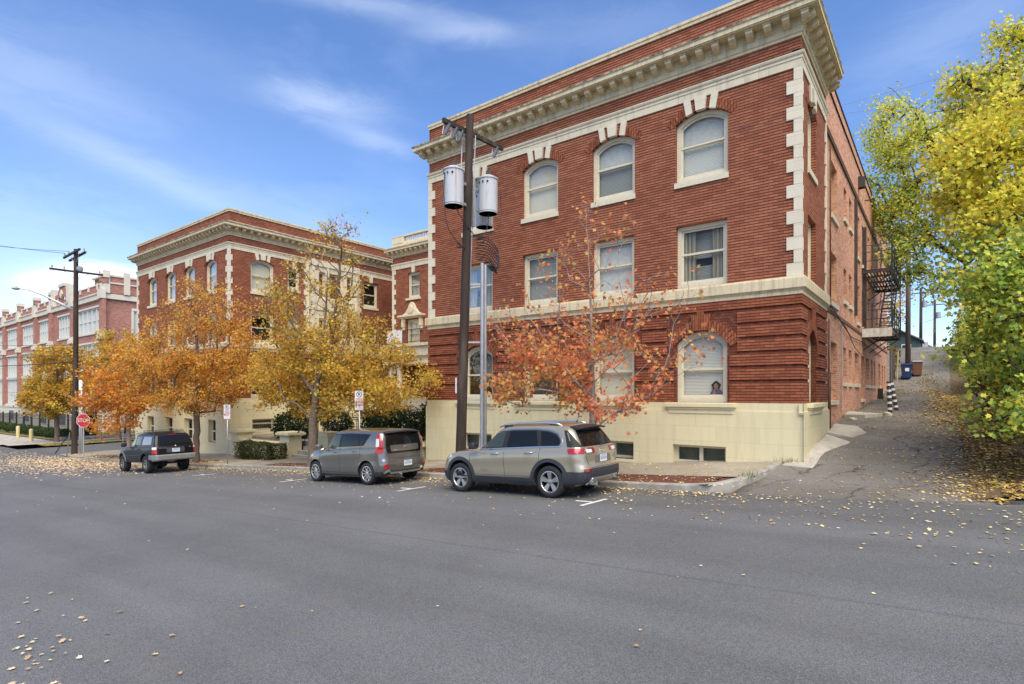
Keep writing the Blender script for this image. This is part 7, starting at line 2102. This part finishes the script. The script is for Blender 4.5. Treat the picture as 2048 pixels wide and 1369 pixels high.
for x, lab in ((-25.75, 'left'), (-23.5, 'right')):
    t = thing('handrail', 'black iron scroll handrail at the ' + lab + ' of the entrance steps', 'handrail', (x, 16.2, -2.6)); L = local(t)
    mb = MB(L); mb.tube([(x, 15.65, -2.12), (x, 15.9, -2.05), (x, 16.6, -1.45), (x, 17.2, -1.2), (x, 18.6, -1.2)], .028, 6); mb.build('rail', IRON, t)
    mb = MB(L)
    for y in (16.4, 17.2, 18.0, 18.6): mb.tube([(x, y, -2.6), (x, y, -1.25)], .016, 5)
    for y in (16.8, 17.6):
        mb.tube([(x, y + .16 * math.cos(a) * (1 - a / 12), -1.65 + .16 * math.sin(a) * (1 - a / 12)) for a in [i * .45 for i in range(20)]], .012, 4)
    mb.build('baluster', IRON, t)
# upper stair to the porch with curved cheek walls
st = thing('porch_stair', 'cream porch stair with curved cheek walls and iron scroll rails', 'stair', (-24.6, 22, -2.4)); L = local(st)
mb = MB(L)
for i in range(12): mb.box(-27.4, -21.8, 21.4 + .24 * i, 26, -2.5, -2.42 + .18 * (i + 1))
mb.build('steps', STEPM, st)
for x in (-27.9, -21.4):
    mb = MB(lambda u, v, d: L(x + d, u, v)); prof = [(20.2, -2.6), (26, -2.6), (26, -.05), (23.6, -.05)] + [(23.6 - 2.9 * math.sin(a), -.05 - 1.55 * (1 - math.cos(a)) ** 1.0) for a in [PI / 2 * i / 9 for i in range(1, 10)]] + [(20.2, -1.75)]
    mb.prism(prof, -.22, .22); bevel(mb.build('cheek_wall', PLINTH, st), .03, 2)
    mb = MB(L); mb.tube([(x, 20.6, -1.7), (x, 20.7, -1.0), (x, 21.6, -.35), (x, 22.6, .45), (x, 23.6, .95), (x, 25.6, .95)], .028, 6)
    for c in ((22.2, -.35, .34), (23.0, .35, .32)): mb.tube([(x, c[0] + c[2] * math.cos(a) * (1 - a / 14), c[1] + c[2] * math.sin(a) * (1 - a / 14)) for a in [i * .4 for i in range(26)]], .016, 4)
    for y in (21.6, 22.8, 23.8, 24.8): mb.tube([(x, y, -.9 if y < 22 else -.1), (x, y, -.35 if y < 22 else .9)], .016, 5)
    mb.build('scroll_rail', IRON, st)
mb = MB(); mb.box(-29.9, -19.4, 24.2, 25.8, -2.6, -.27); bpart(mb, 'porch_base', PLINTH)
cr = thing('court_railing', 'thin black iron railing across the court behind the hedges', 'railing', (-21, 19.8, -2.4)); mb = MB()
for z in (.55, .95): mb.tube([(-5.5, 0, z), (4.3, 0, z)], .02, 5)
mb.build('rail', IRON, cr); mb = MB()
for i in range(20): mb.box(-5.5 + i * .5, -5.47 + i * .5, -.015, .015, 0, .95)
mb.build('baluster', IRON, cr)
lp = thing('globe_lamp', 'lit white globe lamp on a dark post in the court, glowing through the yellow leaves', 'lamp', (-27.0, 17.7, -2.45)); mb = MB(); mb.tube([(0, 0, 0), (0, 0, 2.0)], .05, 8); mb.build('post', IRON, lp)
mb = MB(); mb.lathe([(.001, 1.98), (.12, 2.0), (.2, 2.1), (.22, 2.2), (.2, 2.3), (.12, 2.4), (.001, 2.43)], 16); mb.build('globe', M('lit_globe', (1., .82, .5), .4, emit=5.), lp, smooth=True)

# ---- fire escape on the alley wall
fe = thing('fire_escape', 'black iron fire escape with two landings and stairs on the alley wall', 'fire escape', (-2.95, 33, 2.9)); L = local(fe)
x0, x1, ya, yb = -2.93, -1.78, 30.3, 36.6
for z, lab in ((2.95, 0), (5.6, 1)):
    mb = MB(L); 
    for i in range(10): x = x0 + (x1 - x0) * i / 9; mb.box(x - .02, x + .02, ya, yb, z, z + .04)
    mb.box(x0, x1, ya, ya + .06, z - .10, z + .05); mb.box(x0, x1, yb - .06, yb, z - .1, z + .05); mb.box(x1 - .05, x1, ya, yb, z - .12, z + .06)
    for y in (31.8, 33.4, 35): mb.box(x0, x1, y - .03, y + .03, z - .06, z)
    mb.build('landing', IRONR, fe)
    mb = MB(L)
    for h in (.45, .85, 1.15):
        mb.tube([(x0, ya, z + h), (x1, ya, z + h), (x1, yb, z + h), (x0, yb, z + h)], .02, 5)
    for y in (ya, 31.9, 33.4, 35, yb): mb.tube([(x1, y, z), (x1, y, z + 1.15)], .022, 5)
    for x in (-2.55, -2.2): mb.tube([(x, ya, z), (x, ya, z + 1.15)], .016, 5)
    mb.build('railing', IRON, fe)
    for y in (30.9, 33.4, 36): 
        mb = MB(L); mb.bar((x0, y, z - .9), (x1, y, z - .05), .05, .04); mb.build('bracket', IRON, fe)
mb = MB(L); mb.quad((x0, ya, 2.80), (x1, ya, 2.86), (x1, ya + 1.6, 2.86), (x0, ya + 1.6, 2.86)); mb.box(x0, x1, ya - .02, ya + 1.7, 2.80, 2.84); 
PEEL = M('peeling_white', (.60, .57, .50), .8, var=.2, vscale=6, stain=.7); mb.build('soffit_panel', PEEL, fe); mb = MB(L); mb.box(x0, x1, ya - .05, ya - .01, 2.58, 2.97); mb.build('fascia_panel', PEEL, fe)
mb = MB(L)
for x in (-2.35, -1.85):
    mb.bar((x, 31.2, 2.98), (x, 35.2, 5.6), .04, .16); mb.tube([(x, 31.2, 3.9), (x, 35.2, 6.5)], .018, 5)
mb.build('stringer', IRON, fe)
mb = MB(L)
for i in range(1, 13): t = i / 13; mb.box(-2.35, -1.85, 31.2 + 4.0 * t - .09, 31.2 + 4.0 * t + .09, 2.98 + 2.62 * t - .012, 2.98 + 2.62 * t + .012)
mb.build('tread', IRON, fe)
mb = MB(L)
for y in (ya, yb): mb.bar((x1 - .02, y, 2.9), (x1 - .02, y, 7.0), .05)
mb.build('upright', IRON, fe)


# ---- alley things
def striped_post(x, y, lean, lab):
    t = thing('striped_post', lab, 'bollard', (x, y, alley(x, y)), group='leaning black and white posts in the alley'); t.rotation_euler = (lean * .3, lean, 0)
    mb = MB(); mb.lathe([(.075, -.1), (.075, 1.22), (.05, 1.26), (.001, 1.26)], 12); mb.build('post', M('post_black', (.02, .02, .02), .6), t, smooth=True, sharp=50)
    for k in range(5): mb = MB(); mb.lathe([(.078, .12 + k * .24), (.079, .13 + k * .24), (.079, .20 + k * .24), (.078, .21 + k * .24)], 12); mb.build('white_band', WHITEP, t)
striped_post(-1.66, 27.0, -.04, 'leaning black post with white bands, nearer one'); striped_post(-1.52, 28.4, -.16, 'black post with white bands leaning more, just behind the first')
def bin_(x, y, m, lab, lidm, rz=.15):
    t = thing('wheelie_bin', lab, 'bin', (x, y, alley(x, y)), rz, 'wheelie bins in the alley')
    mb = MB(); vs = []
    for z, a, b in ((.06, .22, .24), (.12, .24, .26), (.95, .30, .34), (1.0, .32, .36)): vs += [(-a, -b, z), (a, -b, z), (a, b, z), (-a, b, z)]
    mb.add(vs, [(3, 2, 1, 0)] + [(4 * i + j, 4 * i + (j + 1) % 4, 4 * i + 4 + (j + 1) % 4, 4 * i + 4 + j) for i in range(3) for j in range(4)] + [(12, 13, 14, 15)]); bevel(mb.build('tub', m, t), .02, 2)
    mb = MB(); mb.box(-.34, .34, -.40, .40, 1.0, 1.05); mb.box(-.3, .3, -.34, .30, 1.05, 1.10); bevel(mb.build('lid', lidm, t), .02, 2)
    for s in (-.25, .25): mb = MB(); mb.lathe([(.001, -.03), (.11, -.03), (.12, 0), (.11, .03), (.001, .03)], 14, axis='x', c=(s, .30, .12)); mb.build('wheel', RUBBER, t)
    mb = MB(); mb.box(-.12, .12, -.345, -.325, .55, .78); mb.build('emblem', WHITEP, t) if lab.startswith('dark blue') else None
bin_(-2.02, 48.6, M('bin_blue', (.015, .035, .13), .45), 'dark blue wheelie bin with a white emblem', M('bin_lid', (.03, .045, .12), .4))
bin_(-1.45, 49.6, M('bin_brown', (.16, .075, .045), .5), 'brown wheelie bin behind the blue one', M('bin_lid_grey', (.40, .40, .42), .4))
mb = MB(); mb.tube([(-2.55, 48.2, alley(-2.55, 48.2) - .1), (-2.5, 48.3, alley(-2.5, 48) + 2.1)], .04, 6); tag(mb.build('marker_stake', M('stake', (.45, .38, .18), .7)), 'pale yellow stake standing beside the blue bin', 'stake')
for (x, y, zt, rr, lab) in ((-2.2, 55.0, 13.5, .2, 'bare brown utility pole behind the bins'), (-2.3, 92, 14.0, .22, 'dark utility pole at the crest of the alley'), (-.9, 99, 13.2, .2, 'thinner utility pole at the crest right of the dark one')):
    z = H(x, y) if y < 89 else alley(x, y); t = thing('utility_pole', lab, 'utility pole', (x, y, z)); mb = MB(); mb.tube([(0, 0, -.6), (.05, 0, zt - z)], [rr, rr * .7], 10); mb.build('pole', POLEG if y < 60 else POLEW, t, smooth=True)
    mb = MB(); mb.bar((-1.1, 0, zt - z - .7), (1.1, 0, zt - z - .7), .11); mb.build('crossarm', POLEW, t)
    if y > 60: mb = MB(); mb.lathe([(.001, 0), (.28, 0), (.28, .8), (.001, .85)], 12, c=(.45, 0, zt - z - 2.6)); mb.build('transformer', STEEL, t)
# grey corrugated retaining board, shed and white house at the top
t = thing('retaining_wall', 'grey boarded retaining wall at the end of the brick building', 'wall', (-2.9, 46.5, alley(-2.9, 46))); mb = MB()
for i in range(9): mb.box(-.08, .08, -1.2 + .0, 2.6, .05 + i * .26, .05 + i * .26 + .24)
mb.build('board', M('grey_boards', (.42, .43, .44), .7, var=.15, vscale=3), t); mb = MB()
for y in (-1.2, .7, 2.5): mb.box(.08, .18, y, y + .12, 0, 2.4)
mb.build('post', POLEG, t)
def house(x, y, w, d, h, rise, wm, rm, lab, name='house'):
    z = float(np.interp(y, AY, AZ)) - .5; t = thing(name, lab, 'house' if name == 'house' else 'garage', (x, y, z)); mb = MB(); mb.box(-w / 2, w / 2, 0, d, 0, h); mb.prism([], 0, 0) if False else None
    mb.add([(-w / 2, 0, h), (w / 2, 0, h), (0, 0, h + rise), (-w / 2, d, h), (w / 2, d, h), (0, d, h + rise)], [(0, 1, 2), (5, 4, 3)]); mb.build('wall', wm, t)
    mb = MB(); e = .35
    for s in (-1, 1):
        k = rise / (w / 2); mb.add([(0, -e, h + rise + .06), (s * (w / 2 + e), -e, h - e * k + .06), (s * (w / 2 + e), d + e, h - e * k + .06), (0, d + e, h + rise + .06), (0, -e, h + rise + .2), (s * (w / 2 + e), -e, h - e * k + .2), (s * (w / 2 + e), d + e, h - e * k + .2), (0, d + e, h + rise + .2)], [(0, 1, 2, 3), (7, 6, 5, 4), (0, 4, 5, 1), (1, 5, 6, 2), (2, 6, 7, 3), (3, 7, 4, 0)])
    mb.build('roof', rm, t)
    for u in (-w * .22, w * .22):
        mb = MB(); mb.box(u - .45, u + .45, -.06, .02, h * .35, h * .8); o = mb.build('window', WHITEP, t); mb = MB(); mb.box(u - .36, u + .36, -.09, -.05, h * .4, h * .75); mb.build('pane', GLASS_F, o)
house(-4.2, 77, 4.4, 5, 2.0, 1.3, M('green_boards', (.05, .085, .075), .7, var=.2, vscale=3), M('grey_shingle', (.14, .13, .125), .9, var=.3, vscale=4), 'dark green garage with a grey shingle roof at the top of the alley', 'garage')
house(-3.2, 128, 6.5, 8, 4.6, 2.2, M('white_boards', (.70, .72, .74), .6), M('pale_roof', (.46, .48, .5), .8), 'small white gabled house far beyond the crest of the alley')
t = thing('street_sign', 'small grey sign on a post at the crest of the alley', 'sign', (-1.75, 90, alley(-1.75, 90))); mb = MB(); mb.tube([(0, 0, -.3), (0, 0, 2.4)], .04, 6); mb.build('post', STEEL, t); mb = MB(); mb.box(-.3, .3, -.05, -.03, 1.7, 2.5); mb.build('plate', M('sign_back', (.45, .46, .47), .5), t)
# rocks and a chunk of rubble by the wall
def rock(x, y, s, lab, seed):
    rg = np.random.default_rng(seed); bm = bmesh.new(); bmesh.ops.create_icosphere(bm, subdivisions=2, radius=s)
    for v in bm.verts: v.co *= 1 + rg.normal(0, .12); v.co.z *= .6
    me = bpy.data.meshes.new('rock'); bm.to_mesh(me); bm.free(); me.materials.append(CONC); o = link('rock', me); o.location = (x, y, alley(x, y) + s * .2); tag(o, lab, 'rock')
rock(-1.65, 25.4, .16, 'pale broken lump of concrete at the alley edge', 1); rock(-2.5, 23.0, .14, 'pale stone against the foot of the brick side wall', 2)
# ---- the cut-out picture of a person in the ground floor window
cf = thing('paper_cutout', 'paper cut-out of a curly haired person in purple in a ground floor window', 'cutout', (-5.12, YF + .24, -.13)); xq = lambda u, v, d: (u, -d, v)
def ell(cx, cz, a, b, n=20): return [(cx + a * math.cos(2 * PI * i / n), cz + b * math.sin(2 * PI * i / n)) for i in range(n)]
mb = MB(xq); mb.prism([(-.20, 0), (.17, 0), (.165, .18), (.10, .27), (-.02, .29), (-.12, .22), (-.19, .08)], 0, .006); mb.build('jacket', M('purple_cloth', (.10, .075, .17), .8, var=.3, vscale=30), cf)
mb = MB(xq); mb.prism([(.0 + .125 * math.cos(a) * (1 + .1 * math.sin(5 * a)), .36 + .125 * math.sin(a) * (1 + .1 * math.cos(4 * a))) for a in [2 * PI * i / 28 for i in range(28)]], -.004, .004); mb.build('hair', M('dark_hair', (.02, .016, .016), .8), cf)
mb = MB(xq); mb.prism(ell(-.005, .34, .062, .085), .005, .009); mb.prism([(-.12, .02), (-.03, .02), (-.01, .16), (-.05, .26), (-.09, .20)], .006, .009); mb.build('face', M('brown_skin', (.26, .15, .11), .7), cf)
mb = MB(xq)
for u in (-.03, .02): mb.prism(ell(u, .355, .010, .006, 8), .009, .010)
mb.prism(ell(-.005, .30, .018, .006, 8), .009, .010); mb.build('feature', M('ink', (.04, .02, .02), .7), cf)
# ------------------------------------------------------------------ camera, sky, sun
cam = bpy.data.cameras.new('camera'); camo = bpy.data.objects.new('camera', cam); COL.objects.link(camo)
F_PX = 1129.; TH = math.atan2(861, 1129)
cam.sensor_width = 36; cam.sensor_fit = 'HORIZONTAL'; cam.lens = F_PX / 2048 * 36
cam.shift_y = (788 - 684.5) / 2048
cam.clip_start = .1; cam.clip_end = 4000
camo.location = (0, 0, 0); camo.rotation_euler = (PI / 2, 0, TH)
SC.camera = camo
SUN_EL, SUN_AZ = math.radians(56), math.radians(131)       # azimuth from +Y towards +X
sd = Vector((math.sin(SUN_AZ) * math.cos(SUN_EL), math.cos(SUN_AZ) * math.cos(SUN_EL), math.sin(SUN_EL)))
sun = bpy.data.lights.new('sun', 'SUN'); so = bpy.data.objects.new('sun', sun); COL.objects.link(so)
sun.energy = 3.2; sun.angle = math.radians(58); sun.color = (1., .89, .70)
so.rotation_euler = (-sd).to_track_quat('-Z', 'Y').to_euler(); so.location = sd * 60
W = bpy.data.worlds.new('World'); SC.world = W; W.use_nodes = True
nt = W.node_tree; n = N(nt); bg = nt.nodes['Background']
sky = n.node('ShaderNodeTexSky', sky_type='NISHITA'); sky.sun_disc = False
sky.sun_elevation = SUN_EL; sky.sun_rotation = SUN_AZ; sky.altitude = 600; sky.air_density = 1.0; sky.dust_density = .6; sky.ozone_density = 1.6
D = n.node('ShaderNodeTexCoord').outputs['Generated']
dn = n.vmath('NORMALIZE', D); S3 = n.sep(dn)
def dirpx(px, py):
    r, u = (px - 1024) / F_PX, (788 - py) / F_PX
    s, c = math.sin(TH), math.cos(TH)
    return Vector((-s + r * c, c + r * s, u)).normalized()
# wisps and small cumulus, each a soft blob in the sky's own directions broken up by noise
warp = n.noise(n.scale(dn, (3., 3., 9.)), 2.2, 7, .62, .6)
warp2 = n.noise(n.scale(dn, (6., 6., 22.)), 1.7, 6, .65, 1.2)
def blob(px, py, wx, wy, tilt, gain):
    d0 = dirpx(px, py); R = Vector((-d0.y, d0.x, 0)).normalized() * -1
    U = R.cross(d0).normalized()
    if U.z < 0: U = -U
    ct, st = math.cos(tilt), math.sin(tilt)
    A = (R * ct + U * st) * (F_PX / wx); B = (U * ct - R * st) * (F_PX / wy)
    a = n.vmath('DOT_PRODUCT', n.vmath('SUBTRACT', dn, tuple(d0)), tuple(A)); b = n.vmath('DOT_PRODUCT', n.vmath('SUBTRACT', dn, tuple(d0)), tuple(B))
    a = n.math('ADD', a, n.math('MULTIPLY', n.math('SUBTRACT', warp, .5), 1.3)); b = n.math('ADD', b, n.math('MULTIPLY', n.math('SUBTRACT', warp2, .5), 1.8))
    r2 = n.math('ADD', n.math('MULTIPLY', a, a), n.math('MULTIPLY', b, b))
    f = n.math('MULTIPLY', n.math('EXPONENT', n.math('MULTIPLY', r2, -1.)), gain)
    front = n.math('GREATER_THAN', n.vmath('DOT_PRODUCT', dn, tuple(d0)), 0.)
    return n.math('MULTIPLY', f, front)
cl = None
for args in ((645, 203, 95, 24, -.05, .27), (930, 62, 90, 18, .0, .22), (745, 278, 62, 17, -.15, .2), (75, 155, 150, 36, -.1, .15), (230, 90, 190, 50, .1, .05),
             (260, 330, 330, 22, -.33, .12), (560, 420, 300, 34, -.2, .12), (40, 470, 240, 90, 0, .16), (350, 250, 420, 90, -.05, .03), (720, 5, 120, 16, 0, .2), (1240, 60, 160, 40, 0, .08), (1900, 60, 120, 50, .2, .12)):
    f = blob(*args); cl = f if cl is None else n.math('ADD', cl, f)
for args in ((112, 566, 36, 15, 0, 1.1), (210, 553, 52, 17, 0, 1.2), (200, 600, 130, 36, 0, .32), (30, 620, 130, 40, 0, .2), (255, 570, 30, 16, 0, .8)):
    cl = n.math('ADD', cl, blob(*args))
soft = n.mapr(n.noise(n.scale(dn, (1.6, 1.6, 5.)), 1.7, 6, .6, .3), .56, .85, 0, .10)
cl = n.math('ADD', cl, soft)
cl = n.math('MINIMUM', cl, .93)
hz = n.mapr(S3[2], .0, .55)
base = n.mix(1., sky.outputs[0], SKY_TINT, 'MULTIPLY')
hs = n.node('ShaderNodeHueSaturation'); hs.inputs['Saturation'].default_value = SKY_SAT; hs.inputs['Value'].default_value = 1.; n.put(hs.inputs['Color'], base)
col = n.mix(cl, hs.outputs[0], CLOUD_COL)
n.put(bg.inputs['Color'], col); bg.inputs['Strength'].default_value = SKY_STR
SC.view_settings.view_transform = 'Standard'; SC.view_settings.look = 'None'
SC.view_settings.exposure = EXPO; SC.view_settings.gamma = 1.
SC.render.engine = 'CYCLES'
SC.cycles.max_bounces = 8; SC.cycles.transparent_max_bounces = 12; SC.cycles.diffuse_bounces = 4; SC.cycles.glossy_bounces = 3
SC.cycles.caustics_reflective = False; SC.cycles.caustics_refractive = False
SC.cycles.use_denoising = True
